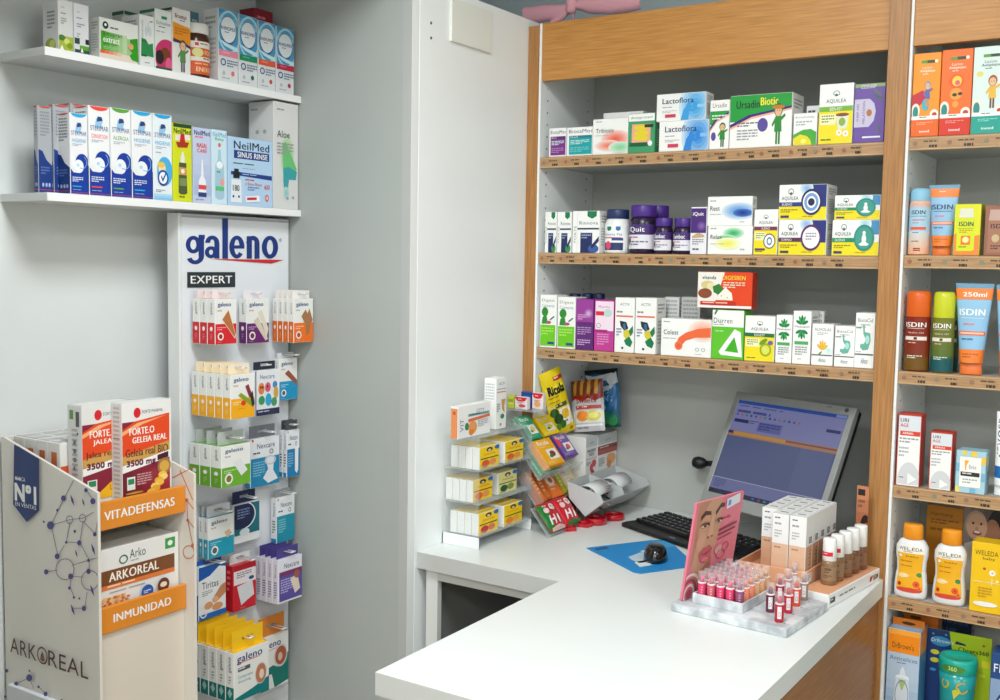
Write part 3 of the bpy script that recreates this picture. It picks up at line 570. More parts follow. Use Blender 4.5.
def isd(top='f07a2c', big=0, ink='2c4468'):
    o = [('r', 0, 0, 1, .06, '6a9ab8'), ('r', 0, .06, 1, .2, 'f0812e')]
    if big: o += [('t', '250ml', .3, .11, .44, .055, W, .06)]
    else: o += [('l', .4, .1, .62, .13, 1, 'f8d8b8')]
    return o+[('t', 'ISDIN', .2 if big else .17, .32, .56 if big else .58, .08, W if big else ink, .06), ('r', .25, .43, .75, .437, ink if not big else 'c8dcec'), ('l', .3, .5, .72, .54, 1, 'd8808a'), ('r', .14, .6, .86, .65, 'ee6a34'), ('r', .2, .615, .8, .635, 'f8c8b0'), ('l', .25, .69, .75, .73, 1, '5a7a96'), ('r', 0, .83, 1, 1, 'f08030'), ('l', .28, .88, .72, .95, 2, 'b85a1c')]
sun_tube('light blue and orange sun cream tube beside the spray can', 928.5, 959.7, 931.4, 950.6, 185, R2, isd(), cap='ee7a34', body='8fbcdc')
bw('lime green and yellow sun cream carton with orange corner', 954.4, 981, 204, R2, .06, 'dfe02a', [('p', [(0, .6), (.1, .56), (.1, 1), (0, 1)], 'ee8a3c'), ('p', [(.8, .62), (1, .6), (1, 1), (.0, 1), (.0, .93), (.8, .9)], 'ee8a3c'), ('p', [(.1, .28), (.8, .28), (.8, .85), (.72, .92), (.18, .92), (.1, .85)], 'd6e21c'), ('p', [(.2, .08), (.7, .08), (.74, .26), (.16, .26)], 'dfe0cc'), ('t', 'ISDIN', .18, .34, .56, .09, '26324a', .06), ('r', .14, .47, .76, .48, '8a9a1c'), ('l', .2, .5, .72, .58, 2, 'c88a2c'), ('r', .27, .62, .64, .8, 'ee7a2c'), ('e', .46, .7, .13, .06, 'f4e8a0'), ('l', .2, .83, .7, .87, 1, '6a8a1c')], right=[('r', 0, 0, 1, 1, 'd2d024')], group='sun cream cartons')
bw('brown sun cream carton at the right edge of the picture', 985, 1018, 205, R2, .06, '9a6650', [('p', [(.14, .08), (.7, .08), (.74, .3), (.1, .3)], 'c4a498'), ('p', [(.1, .3), (.8, .3), (.8, .95), (.1, .95)], 'a8745c'), ('t', 'ISDIN', .18, .37, .56, .09, '26262e', .06), ('e', .34, .66, .12, .08, 'c8b48a'), ('l', .2, .8, .6, .9, 2, '4a2a24')], group='sun cream cartons')
def hydro(label, x0, x1, yt, z, b0, b1, cap, y0=YF+.006):
    cx, r = bwpos(x0, x1, yt+45, y0); H = on((x0+x1)/2, yt, 1, y0+r).z-z
    return round_item('sun_oil_bottle', label, 'bottle', cx, y0+r*.8, z, r, [(r*.92, 0), (r, .004), (r, H*.66), (r*.97, H*.68)], M(b0, .18, coat=.4), [(r*.94, H*.675), (r*.96, H*.68), (r*.96, H*.93), (r*.88, H*.985), (r*.7, H)], M(cap, .35), .003, H*.67,
        [('G', 0, 0, 1, .72, b0, mix(b0, b1, .3), 6), ('G', 0, .7, 1, .78, mix(b0, b1, .3), b1, 4), ('r', 0, .78, 1, 1, b1), ('t', 'ISDIN', .16, .09, .66, .09, W, .06), ('r', .2, .2, .76, .21, 'e0c8c0'), ('t', 'Hydro Oil', .26, .27, .48, .04, 'f0dcd8', .03), ('r', .14, .36, .86, .43, 'e8dcd4'), ('r', .45, .37, .55, .42, mix(b0, '000000', .3)), ('l', .28, .47, .68, .5, 1, 'e8c0b0'), ('l', .26, .72, .72, .79, 2, 'd8e0d0')], sy=.8, group='two-tone sun oil bottles')
hydro('dark red and amber sun oil bottle with orange cap', 902.3, 928.6, 290.7, R3, '82200e', '6e4c0a', 'dd611a')
hydro('green and teal sun oil bottle hidden behind its twin', 936, 958, 296, R3, '5f6418', '124a46', 'b6bc2c', YF+.07)
hydro('olive and teal sun oil bottle with lime yellow cap in front', 929.6, 953, 291.6, R3, '74761a', '0b5258', 'c9d028')
sun_tube('large light blue sun cream tube with orange bands', 954.6, 993.3, 960, 983, 283.5, R3, isd(big=1), group='large blue sun cream tubes', cap='ee7a3c')
sun_tube('second large sun cream tube cut by the right picture edge', 995, 1034, 1000, 1024, 285, R3, isd(big=1), group='large blue sun cream tubes', cap='ee7a3c')
def uria(): return [('r', .03, .02, .98, .98, W), ('r', .03, .02, .98, .24, 'd8dee4'), ('t', 'URI', .1, .06, .35, .05, '5a3a44', .04), ('t', 'AGE', .1, .13, .35, .05, 'c84a4a', .04), ('r', .1, .235, .97, .3, 'dc4226'), ('t', 'XERIAL', .2, .25, .5, .03, W, .04), ('l', .08, .33, .9, .42, 2, '9aa0a8'), ('l', .08, .46, .5, .62, 3, 'b0b4ba'), ('e', .55, .95, .5, .28, 'd2d4d6'), ('p', [(.5, .82), (.9, .9), (.5, .98)], 'f2f2f2'), ('r', .03, .985, 1, 1, W), ('l', .15, .88, .45, .91, 1, '6a6a70')]
RED = [('r', 0, 0, 1, 1, 'b83220')]
bw('taller white and red dermatology carton on the fourth right shelf', 897.6, 921.8, 414, R4, .045, 'c03a26', uria(), RED, group='white and red dermatology cartons')
bw('shorter white and red dermatology carton next to the baby soap box', 929.8, 952.8, 432, R4, .04, 'c03a26', uria(), RED, group='white and red dermatology cartons')
bw('small pale blue and yellow chequered baby cream box', 955.8, 986, 451, R4, .05, 'a8cede', [('r', .2, .0, .35, .1, 'f2c83c'), ('r', .5, .0, .7, .12, 'f2c83c'), ('r', .86, .12, 1, .3, 'f2c83c'), ('r', 0, .3, .1, .5, '7ab4d4'), ('r', .86, .5, 1, .7, '7ab4d4'), ('r', .0, .85, .14, 1, 'f2d86a'), ('r', .5, .88, .7, 1, '7ab4d4'), ('r', .12, .14, .86, .86, 'f6f4ec'), ('p', [(.28, .22), (.44, .22), (.36, .34), (.34, .46), (.31, .46)], 'f2a83c'), ('t', 'Bebe', .44, .32, .26, .1, '7a8a9a', .02), ('r', .16, .5, .82, .6, '2a2a30'), ('l', .22, .52, .76, .58, 1, 'd8d8d8'), ('l', .24, .66, .74, .8, 2, '9ab0bc')], right=[('r', .1, .1, .6, .3, 'f2d86a'), ('r', .4, .5, 1, .8, '7ab4d4')])
sun_tube('white cream tube with blue base at the right edge on the fourth shelf', 995, 1018, 995, 1016, 412, R4, [('r', 0, .0, 1, 1, 'eceef0'), ('t', 'XEMOSE', .2, .1, .3, .55, '4a5a6a', .04, 90), ('r', 0, .74, 1, .9, '1a6ab0')], body='eceef0', cap='eceef0')
# fifth shelf: baby lotion bottles in front of the poster
def lotion_bottle(label, x0, x1, yt, z):
    y = YF+.03; a = on(x0, yt+45, 1, y); b = on(x1, yt+45, 1, y); H = on((x0+x1)/2, yt, 1, y).z-z; hw = (b.x-a.x)/2; t = thing('lotion_bottle', label, 'bottle', ((a.x+b.x)/2, y, z), group='white and orange baby lotion bottles')
    hb = H*.80
    prof = [(0, .90), (.03, .97), (.1, 1.0), (.2, 1), (.35, .95), (.48, .88), (.6, .9), (.75, .98), (.86, .98), (.94, .86), (1, .62)]
    def wd(s):
        for (p, q), (p2, q2) in zip(prof, prof[1:]):
            if s <= p2: k = (s-p)/(p2-p); k = k*k*(3-2*k); return hw*(q+(q2-q)*k)
        return hw*prof[-1][1]
    mb = MB(); n = 32; K = 24; vs = []; fs = []
    for j in range(K+1):
        s = j/K; w_ = wd(s)
        for i in range(n):
            an = 2*PI*i/n; cs, sn = math.cos(an), math.sin(an); vs.append((math.copysign(abs(cs)**.8, cs)*w_, math.copysign(abs(sn)**.8, sn)*w_*.58, hb*s))
    for j in range(K):
        for i in range(n): k = (i+1) % n; fs.append((j*n+i, j*n+k, (j+1)*n+k, (j+1)*n+i))
    fs += [tuple(range(n))[::-1], tuple(K*n+i for i in range(n))]
    mb.add(vs, fs, M('e6e8ea', .3), True)
    def fn(u, v, q):
        s = .9-.8*v; w_ = wd(s); an = -PI+PI*(.2+.6*u); return (math.copysign(abs(math.cos(an))**.8, math.cos(an))*(w_), -abs(math.sin(an))**.8*w_*.58-q, hb*s)
    F = Face(mb, fn, hw*1.5, hb*.8, nu=12, nv=14, k0=.0005)
    F.draw([('r', .04, 0, .96, .16, 'f2eee2'), ('r', .04, .16, .96, .93, 'f2b21e'), ('e', .5, .94, .45, .05, 'd84a3a'), ('t', 'WELEDA', .12, .03, .76, .07, '3a3a44', .03), ('l', .3, .12, .7, .145, 1, '7a7a7a'), ('t', 'baby', .4, .2, .34, .05, '8a5a1c'), ('e', .2, .22, .07, .03, W), ('l', .18, .32, .8, .36, 1, 'c07a1c'), ('l', .18, .42, .8, .46, 1, 'c07a1c'), ('e', .82, .6, .12, .045, '2f8a4c'), ('e', .3, .64, .2, .05, 'f4d8a0')]+flower(.7, .8, .14, .55, 'e8582c', 'c03020')+flower(.2, .82, .09, .55, 'c83a24', '8a2a1c')+flower(.82, .88, .09, .55, 'ee7a34', 'c03020'))
    mb.build('body', t)
    m2 = MB(); r = hw*.62; m2.lathe([(r*.95, hb), (r, hb+.001), (r*.97, H*.97), (r*.88, H)], M('ee961c', .4), 28, sy=.75); m2.lathe([(r*.6, hb-.002), (r*.6, hb+.001)], M('e6e8ea'), 20, sy=.7); m2.build('cap', t)
lotion_bottle('white baby lotion bottle with orange cap, left one of two', 895.3, 928.2, 523.4, R5)
lotion_bottle('white baby lotion bottle with orange cap, right one beside the yellow carton', 933.4, 967, 529, R5)
bw('yellow baby care carton with a white daisy', 971.4, 1004, 543, R5, .05, 'f2c410', [('t', 'WELEDA', .1, .11, .74, .07, '4a3a1c', .03), ('t', 'baby', .35, .2, .4, .05, '4a3a1c', .03), ('e', .42, .37, .05, .018, 'c03a2c')]+flower(.68, .42, .12, .4)+[('r', .67, .5, .69, .6, W), ('e', .85, .53, .05, .02, 'f8f0a0'), ('r', .08, .56, .9, .565, W), ('l', .25, .64, .7, .8, 4, 'c89a1c'), ('e', .5, .88, .4, .035, W)], right=[('l', .2, .2, .8, .8, 6, 'c89a1c')])
pb = thing('poster_card', 'amber display card with a baby photograph behind the lotion bottles', 'poster', (-.43, YF+.16, R5))
def card(x0, x1, yt, z, y, name, body, ops, par=None, d=.003, **k):
    a = on(x0, yt+40, 1, y).x; b = on(x1, yt+40, 1, y).x; t_ = on((x0+x1)/2, yt, 1, y).z; o = par.location if par else Vector((0, 0, 0))
    mb = MB(); mb.box(a-o.x, b-o.x, y-o.y, y+d-o.y, z-o.z, t_-o.z, M(body, .5), .0004); fbox(mb, a-o.x, b-o.x, y-o.y, z-o.z, t_-o.z, **k).draw(ops); return mb.build(name, par)
skin = 'd8a888'
card(925, 962, 506, R5+.0002, YF+.16, 'amber_panel', 'b06a10', [('r', .02, .01, .98, .99, 'c27c14'), ('t', 'Harmony', .12, .08, .6, .06, '4a3010', .03), ('l', .12, .17, .88, .24, 2, '7a4a10'), ('l', .12, .28, .7, .34, 1, '8a5a10')], pb)
card(962.3, 1003, 507, R5+.0002, YF+.16, 'photo_panel', '6a5a54', [('H', 0, 0, 1, 1, '9a8a84', '3a3030', 6), ('e', .86, .3, .3, .3, '1c1614'), ('e', .72, .3, .2, .17, 'b07a60'), ('e', .32, .22, .27, .17, 'b8a090'), ('e', .34, .24, .25, .16, skin), ('e', .24, .2, .03, .015, '2a2020'), ('e', .44, .2, .03, .015, '2a2020'), ('e', .34, .26, .04, .02, 'c08a70'), ('e', .35, .31, .11, .028, 'a04a44'), ('e', .35, .3, .08, .014, 'f0e8e0'), ('p', [(.05, .45), (.3, .4), (.6, .42), (.8, .7), (.85, 1), (0, 1)], 'cfc8c0')], pb)
# sixth shelf
R6 = wz(-1.0195)
def dr(): return [('r', 0, 0, 1, .27, 'ee8a14'), ('r', 0, .0, 1, .06, 'f4a53c'), ('t', "DrBrown's", .14, .15, .68, .07, '5a3410', .03), ('r', 0, .27, 1, 1, 'b4c8dc'), ('G', 0, .6, 1, 1, 'b4c8dc', '8aa6c4', 4), ('t', 'Anticolicos', .08, .31, .86, .05, '2c4a7a', .03), ('l', .3, .38, .8, .4, 1, '5a7a9a'), ('p', [(.44, .46), (.5, .42), (.56, .46), (.6, .52), (.4, .52)], 'dfe6ee'), ('e', .5, .56, .22, .04, 'e8eef4'), ('p', [(.3, .56), (.7, .56), (.78, .98), (.22, .98)], 'd2dde8'), ('p', [(.38, .58), (.62, .58), (.52, .7), (.48, .7)], 'a8c86a'), ('o', .5, .76, .22, .18, .12, '8a9aac')]
b6 = bw('orange topped baby bottle box with hanging tab on the lowest right shelf', 887.5, 920.5, 630, R6, .07, '9ab8d4', dr(), right=[('r', 0, 0, 1, .27, 'ee8a14'), ('r', 0, .27, 1, 1, '4a8ab4')], name='baby_bottle_box')
bw('taller orange baby bottle box behind the first one on the lowest right shelf', 903, 938, 612, R6, .05, 'e07a18', [('r', .0, 0, 1, .3, 'c8661a'), ('r', .2, .05, .5, .08, '5a3410'), ('r', 0, .3, 1, 1, '9ab4d0')], y=YF+.10, name='baby_bottle_box')
zz = on(904, 629, 1, YF+.04).z
mb = MB(); xa = on(893, 622, 1, YF+.04).x; xb = on(925, 622, 1, YF+.04).x; zt = on(909, 619, 1, YF+.04).z
mb.box(xa-b6.location.x, xb-b6.location.x, .034, .0355, zz-.004-R6, zt-R6, M('e67c14', .5)); F = fbox(mb, xa-b6.location.x, xb-b6.location.x, .034, zz-.004-R6, zt-R6); F.e(.5, .35, .22, .12, '4a2a10'); mb.build('hang_tab', b6)
cup = thing('cup_blister', 'teal toddler cup on a blue and lime green backing card', 'toddler cup', (-.40, YF+.05, R6))
card(925, 990.5, 633, R6, YF+.085, 'backing_card', 'b8d416', [('p', [(0, 0), (.35, 0), (.42, .3), (.3, .6), (.3, 1), (0, 1)], '123a78'), ('e', .22, .14, .16, .06, '3a9ad2'), ('t', "DrBrown's", .08, .11, .34, .045, W, .03), ('e', .1, .06, .02, .01, '5ab4e0'), ('e', .3, .05, .02, .01, '5ab4e0'), ('t', 'Cheers360', .5, .165, .46, .05, '1f3a1c', .05), ('l', .6, .22, .9, .235, 1, '5a6a1c'), ('p', [(.46, .1), (.6, .12), (.62, .14), (.44, .14)], '1c2a5a'), ('e', .88, .1, .025, .013, 'c0303a'), ('r', .86, .28, .98, .36, 'e0dc2a'), ('e', .14, .28, .07, .03, 'd8d43c'), ('e', .14, .38, .07, .03, 'd8d43c'), ('e', .12, .5, .05, .02, '3a9ad2'), ('e', .88, .46, .05, .02, 'd2e83c')], cup)
x0_, x1_ = on(938.6, 670, 1, YF+.04).x, on(977, 670, 1, YF+.04).x; r = (x1_-x0_)/2; H = on(957, 656, 1, YF+.04).z-R6
mb = MB(); cl = Vector((-(cup.location.x)+(x0_+x1_)/2, -.005, 0))
mb.lathe([(r*.8, .0), (r*.84, .003), (r*.94, H*.55), (r, H*.8)], M('2aa0a0', .2), 32, c=cl); mb.build('cup_body', cup)
F = None
mb = MB(); mb.lathe([(r*1.0, H*.78), (r*1.03, H*.79), (r*1.03, H*.95), (r*.96, H), (r*.78, H*.99), (r*.74, H*.96), (0, H*.965)], M('1fae9a', .3), 32, c=cl)
A = Face(mb, lambda u, v, q: (cl.x+(r*1.03+q)*math.cos(-PI*.85+PI*.7*u), cl.y+(r*1.03+q)*math.sin(-PI*.85+PI*.7*u), H*(.95-.16*v)), r*2.2, H*.16, nu=10)
A.draw([('e', .45, .5, .3, .36, '4a8a3a'), ('t', '360', .34, .28, .2, .4, 'b8e08a', .05)]); mb.build('cup_lid', cup)
mb = MB(); A = Face(mb, lambda u, v, q: (cl.x+(r*.96+q)*math.cos(-PI*.85+PI*.7*u), cl.y+(r*.96+q)*math.sin(-PI*.85+PI*.7*u), H*(.72-.6*v)), r*2.2, H*.6, nu=10, nv=5)
A.draw([('o', .25, .15, .12, .13, .4, 'b8b83a'), ('o', .7, .2, .16, .15, .3, 'c8a03a', 20, 300), ('p', [(.45, .3), (.6, .2), (.66, .3), (.5, .5)], 'c8c83c')]); mb.build('cup_decal', cup)
bw('dark blue baby bottle pack at the bottom right corner', 990.5, 1020, 655, R6, .06, '1c4a86', [('r', 0, .3, 1, 1, '8aa4c8'), ('t', 'Flow', .1, .12, .8, .1, W, .03), ('e', .5, .75, .35, .3, 'd0dcea'), ('o', .5, .75, .35, .3, .15, '1c3a7a')], name='baby_bottle_box')
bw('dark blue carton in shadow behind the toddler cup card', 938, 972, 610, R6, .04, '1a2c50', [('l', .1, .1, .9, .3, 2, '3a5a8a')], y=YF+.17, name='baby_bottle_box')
# ------------------------------------------------------------------ left wall: the two white shelves
XF = -1.906
def lw(label, x0, x1, yt, z, d, body, front, left=SIDE, X=XF, group=None, name='medicine_box', top=(), zb=None):
    ym = yt+20; a = on(x0, ym, 0, X).y; b = on(x1, ym, 0, X).y; t = on((x0+x1)/2, yt, 0, X).z
    b = min(b, 1.997)
    o = carton_mesh(b-a-.0006, d, t-z, body, front, (), left, top).build(name, loc=(X, (a+b)/2, z), rz=PI/2)
    return tag(o, label, 'box', group)
Z1, Z2 = SZ1+.0005, SZ2+.0005
SD = [('l', .12, .1, .88, .35, 4, 'a0a2a4', 3), ('l', .12, .4, .8, .6, 4, 'b0b2b4', 8)]
grape = [('l', .15, .14, .6, .17, 1, '9a9aa4'), ('l', .15, .26, .75, .29, 1, '5a5a66'), ('l', .15, .36, .55, .5, 3, '8a8a94')]
a0 = [('l', .15, .3, .6, .36, 1, '8a8a90'), ('l', .15, .42, .7, .6, 3, '9a9aa0')]
lw('white carton with purple foot at the far left, behind its green footed twin', 58, 73.2, 2, Z1, .045, 'dcdcda', grape, [('l', .3, .2, .8, .6, 5, '8a8a90'), ('g', .5, .95, .5, .12, '6a5a96', 'dcdcda', 4)], X=XF-.052)
lw('white carton with green grape picture nearest the end of the upper wall shelf', 58, 73.2, 0, Z1, .05, 'dcdcda', grape+[('r', 0, .72, 1, 1, 'a8b83c'), ('e', .2, .76, .25, .06, '4a7a2c'), ('e', .55, .82, .2, .06, 'd2dc7a'), ('e', .75, .9, .2, .06, '7a9a1c'), ('p', [(.05, 1), (.2, .9), (.35, 1)], W)], [('l', .3, .22, .8, .6, 5, '8a8a90'), ('e', .5, .9, .35, .14, '9aa83c'), ('e', .62, .88, .2, .08, 'c8d06a')])
lw('white carton with dark green checker foot on the upper wall shelf', 73.8, 89, 4, Z1, .05, 'e0e0e4', [('l', .2, .16, .5, .19, 1, '9a9aa4'), ('l', .15, .28, .8, .31, 1, '3a3a44'), ('l', .15, .4, .7, .5, 2, '8a8a94'), ('l', .15, .6, .4, .7, 2, 'a0a0aa'), ('r', 0, .7, .35, .82, '2a4a40'), ('r', .75, .7, 1, .8, '1a2a30'), ('r', .35, .84, 1, .94, '5aa02c'), ('r', 0, .93, 1, 1, '2a4a4a'), ('p', [(.4, .98), (.5, .88), (.6, .98)], W)])
lw('wide white and green carton with a green head profile', 99.5, 138.4, 21, Z1, .03, 'e6e8e2', [('p', [(.02, .3), (.95, .42), (.95, .88), (.02, .96)], 'a8c890'), ('H', .02, .33, .7, .8, '3fa01c', 'c8dcb8', 6), ('r', .0, .82, .9, 1, 'e8d8c8'), ('H', 0, .8, .55, .88, 'e8481c', 'e8d0b8', 5), ('e', .14, .17, .075, .095, '12402c'), ('e', .14, .16, .03, .035, W), ('l', .26, .19, .62, .26, 1, '4a5a66'), ('t', 'Sinupret', .07, .33, .5, .12, '1a5a1c', .03), ('t', 'extract', .08, .47, .42, .12, 'f4f8f0', .04), ('l', .08, .62, .7, .66, 1, '2a6a1c'), ('l', .08, .7, .6, .78, 2, 'a0c89a'), ('p', [(.78, .4), (.98, .34), (1, .95), (.82, .92), (.76, .82), (.84, .74), (.72, .62), (.78, .56)], '2f9a1c'), ('e', .8, .58, .07, .08, 'e8a87a')])
lw('grey white carton with dark green top standing behind the wide green carton', 124, 140, 12, Z1, .04, 'c4c6c2', [('r', 0, 0, 1, .06, '1a5a3c')], [('r', 0, 0, 1, .06, '1a5a3c')], X=XF-.06)
lw('white carton with lungs drawing and green band beside the wide green carton', 139.6, 154.4, 15.5, Z1, .06, 'e6e8e6', [('t', 'BRONCHO', .1, .1, .12, .45, '6a7a74', .01, 90), ('r', .7, .09, .9, .11, '3a3a3a'), ('e', .45, .3, .12, .1, 'd0d8dc'), ('e', .7, .3, .12, .1, 'd0d8dc'), ('r', .56, .12, .6, .3, 'b8c4cc'), ('p', [(.08, .45), (.4, .47), (.6, .56), (.9, .52), (.95, .8), (.05, .78)], '2a8a4c'), ('l', .1, .5, .7, .54, 1, '1a5a30'), ('r', .05, .78, .45, .81, '14402a'), ('l', .3, .92, .9, .95, 1, '8a8a8a')])
lw('white carton with a magenta coneflower on the upper wall shelf', 154.8, 171.8, 10, Z1, .05, 'e4e8e4', [('r', .38, .1, .72, .15, '1a8a5c'), ('t', 'Echinaline', .08, .19, .84, .06, '5a6a70'), ('l', .2, .28, .9, .31, 1, '5a6a8a'), ('l', .05, .36, .95, .39, 1, '9aa0a8'), ('e', .7, .78, .75, .3, 'c8306a'), ('e', .6, .74, .3, .12, '7a3a1c'), ('e', .25, .8, .25, .12, '2a1a20'), ('e', .8, .9, .2, .12, 'e05a8a'), ('r', 0, .96, 1, 1, '2a5a3c')], [('r', 0, 0, 1, .05, '1a7a4c')]+SIDE)
lw('orange and white children\'s cough carton with a child in green on the upper shelf', 172.4, 190.6, 9, Z1, .06, 'e6e4e0', [('t', 'Brontus', .12, .08, .66, .07, '7a3a30', .04), ('l', .4, .17, .9, .2, 1, '7a6ab0'), ('p', [(0, .22), (1, .27), (1, .54), (0, .48)], 'e8921e'), ('l', .1, .3, .9, .42, 3, 'b86a10'), ('p', [(0, .47), (.5, .5), (1, .55), (1, .6), (.5, .54), (0, .53)], '3a2a5a')]+kid(.55, .48, .5, '5a4a3c', '5a8a4c', '3a3a5a', a=.38), [('r', 0, 0, 1, .04, '2a4a3c')]+SIDE)
lw('dark teal and white carton glimpsed between the orange carton and the brown jar', 190, 199, 12, Z1, .03, '5a8a9a', [('l', .2, .1, .8, .3, 3, 'd0e0e8')], X=XF-.075)
# brown jar
ja = on(193, 55, 0, XF); jb = on(216, 55, 0, XF); r = (jb.y-ja.y)/2*.98; H = on(205, 27, 0, XF-r*.9).z-Z1
t = thing('vitamin_jar', 'amber brown vitamin jar with white cap and orange label on the wall shelf', 'jar', (XF-r, (ja.y+jb.y)/2, Z1), PI/2)
mb = MB(); mb.lathe([(r*.94, 0), (r, .004), (r, H*.70), (r*.9, H*.8), (r*.84, H*.82)], M('4a2a18', .2), 32)
F = cyl(mb, r+.0001, H*.06, H*.66, -170, -10); F.draw([('r', 0, 0, 1, 1, 'd8581c'), ('r', 0, 0, 1, .2, 'e8e0d4'), ('r', .25, .04, .34, .14, 'c02030'), ('l', .38, .06, .75, .12, 1, '6a4a4a'), ('e', .32, .34, .14, .13, 'd8d88a'), ('t', 'FORTE', .5, .26, .36, .14, 'f4c89a', .05), ('r', .15, .47, .95, .6, 'e4ddd2'), ('l', .45, .5, .8, .57, 1, '4a3a3a'), ('l', .25, .66, .85, .74, 1, 'f0b08a'), ('t', 'ENERGY', .28, .78, .5, .14, 'f4c8a0', .05)])
mb.build('body', t); mb = MB(); mb.lathe([(r*.92, H*.81), (r*.94, H*.82), (r*.94, H*.985), (r*.88, H)], M('e2e2de', .4), 32); mb.build('cap', t)
def rhino(c, c2, red=0):
    return [('r', 0, 0, 1, .56, '4a9ac8'), ('G', 0, 0, 1, .2, '3a8ac0', '9ad0e4', 4), ('o', .55, .3, .6, .3, .12, 'a8dcec'), ('e', .5, .28, .42, .2, '2a5a9c'), ('e', .5, .27, .4, .18, 'e8eef2'), ('t', 'RHINOMER', .12, .23, .76, .05, '2a4a86', .04), ('l', .3, .3, .7, .33, 1, c if red else '8a9ab8'), ('p', [(0, .42), (.3, .5), (1, .56), (1, .5), (.4, .46)], 'c8ecf4'), ('r', 0, .56, 1, .645, c), ('l', .2, .585, .8, .615, 1, mix(c, 'ffffff', .4)), ('o', .22, .73, .14, .05, .35, '2a4a8a'), ('l', .42, .69, .98, .8, 3, '6a7a9a'), ('e', .25, .88, .07, .03, 'b8bcc4'), ('e', .72, .87, .09, .035, c2), ('l', .15, .94, .85, .965, 1, 'a0a4ac')]
for i, (a, b, t_, c, c2, nm) in enumerate(((218.2, 238, 10, 'e88aa4', 'e8707a', 'pink'), (238.8, 257.3, 16, '0f8a5c', '1a6a5c', 'green'), (258, 275.4, 22, 'e05a34', 'c85048', 'orange'), (276.2, 294, 28, 'c02848', 'b03048', 'crimson'))):
    lw('blue and white nasal spray carton with %s band on the upper wall shelf' % nm, a, b, t_, Z1, .05, 'dfe2e4', rhino(c, c2, i == 2), group='blue and white nasal spray cartons')
lw('dark red topped carton standing behind the blue nasal spray cartons', 254, 273, 10, Z1, .05, '8a1a2c', [('l', .15, .08, .9, .14, 1, 'd07a84'), ('l', .1, .2, .9, .26, 1, 'd07a84'), ('r', 0, .35, 1, 1, 'dcdcdc')], X=XF-.055)
# lower wall shelf
def ster(c, nm, body='f0f1f2', baby=0):
    o = [('e', .5, -.005, .46, .05, c), ('p', [(.3, .2), (.35, .13), (.6, .12), (.68, .16), (.62, .2), (.7, .24), (.3, .24)], '9ac4e4'), ('p', [(.38, .17), (.42, .11), (.62, .11), (.68, .15), (.55, .16)], '26407a'), ('t', 'STERIMAR', .06, .215, .88, .055, '2a4a8a', .01), ('t', nm, .1, .31, .8 if nm != 'BEBE' else .5, .045, c, .02), ('l', .12, .375, .7, .41, 2, 'a8acc0')]
    if baby: return o+[('e', .6, .66, .42, .17, '4ab0e4'), ('e', .45, .63, .2, .07, 'f0d8b0'), ('e', .4, .585, .2, .035, 'e8c84a'), ('e', .5, .74, .3, .095, '1c4aa0'), ('e', .5, .74, .22, .07, 'f4f6f8'), ('p', [(.38, .73), (.48, .79), (.68, .69), (.64, .67), (.48, .75), (.42, .71)], '1c4aa0'), ('l', .1, .88, .6, .92, 2, '8a94a8'), ('G', 0, .93, 1, 1, 'b8dcf0', '7abce4', 3), ('l', .1, .44, .6, .46, 1, 'a0a4b8')]
    return o+[('p', [(0, .69), (.15, .735), (.4, .74), (.62, .7), (1, .62), (1, 1), (0, 1)], '143a9c'), ('e', .66, .62, .4, .125, '143a9c'), ('e', .46, .655, .29, .085, 'eef2f6'), ('p', [(0, .5), (.28, .56), (.2, .66), (0, .7)], body), ('o', .66, .6, .28, .085, .12, '7ab0e8', -60, 120), ('e', .42, .64, .08, .02, 'b8d4ec'), ('l', .08, .79, .7, .86, 3, 'dce4f4'), ('r', .08, .9, .6, .915, c), ('l', .1, .945, .9, .96, 1, 'a0b4d8'), ('r', 0, .98, 1, .985, 'd04a5a')]
sd = [('p', [(0, .5), (.3, .52), (.6, .62), (1, .68), (1, 1), (0, 1)], '1c3a80'), ('l', .15, .06, .85, .36, 8, '8a8e96'), ('l', .15, .7, .8, .8, 3, '5a76b0'), ('e', .3, .91, .08, .025, 'a8b8d8'), ('e', .55, .91, .08, .025, 'a8b8d8'), ('e', .78, .91, .08, .025, 'a8b8d8'), ('r', 0, .965, 1, .972, 'c04a5a'), ('e', .5, -.01, .5, .03, 'c8483c')]
gn = 'blue wave nasal spray cartons'
arc = [('e', .5, -.01, .5, .03, 'c8483c')]
lw('grey nasal spray carton showing its printed side, leftmost on the lower wall shelf', 37.5, 51.8, 106, Z2, .014, 'a9adb2', sd+arc, sd, X=XF-.03, group=gn)
lw('grey nasal spray carton showing its printed side, second from the left end', 53, 69.2, 105, Z2, .014, 'a9adb2', sd+arc, sd, X=XF-.036, group=gn)
lw('grey nasal spray carton peeping over the first cyan topped one', 70.5, 87, 104, Z2, .04, 'a9adb2', sd+arc, sd, X=XF-.05, group=gn)
lw('blue wave nasal spray carton with cyan top, first front on the lower wall shelf', 69.6, 87.6, 113.5, Z2, .042, 'ececee', ster('28a8dc', 'HIGIENE'), sd, X=XF+.003, group=gn)
for a, b, t_, c, nm, d_ in ((88.4, 109.6, 106.5, 'f0483c', 'CONGESTION', 'red'), (110.4, 130.8, 108.6, '5aa63c', 'ALERGIA', 'green')):
    lw('blue wave nasal spray carton with %s top arc reading %s' % (d_, nm), a, b, t_, Z2, .05, 'f0f1f2', ster(c, nm), sd, group=gn)
lw('blue wave nasal spray carton with cyan top between the green one and the baby one', 131.6, 152.2, 111.5, Z2, .05, 'f0f1f2', ster('28a8dc', 'HIGIENE'), sd, group=gn)
lw('baby nasal spray carton with blue circle and tick on the lower wall shelf', 152.8, 172, 114.5, Z2, .05, 'e8f0f4', ster('1fa6e0', 'HIGIENE', baby=1), sd, group=gn)
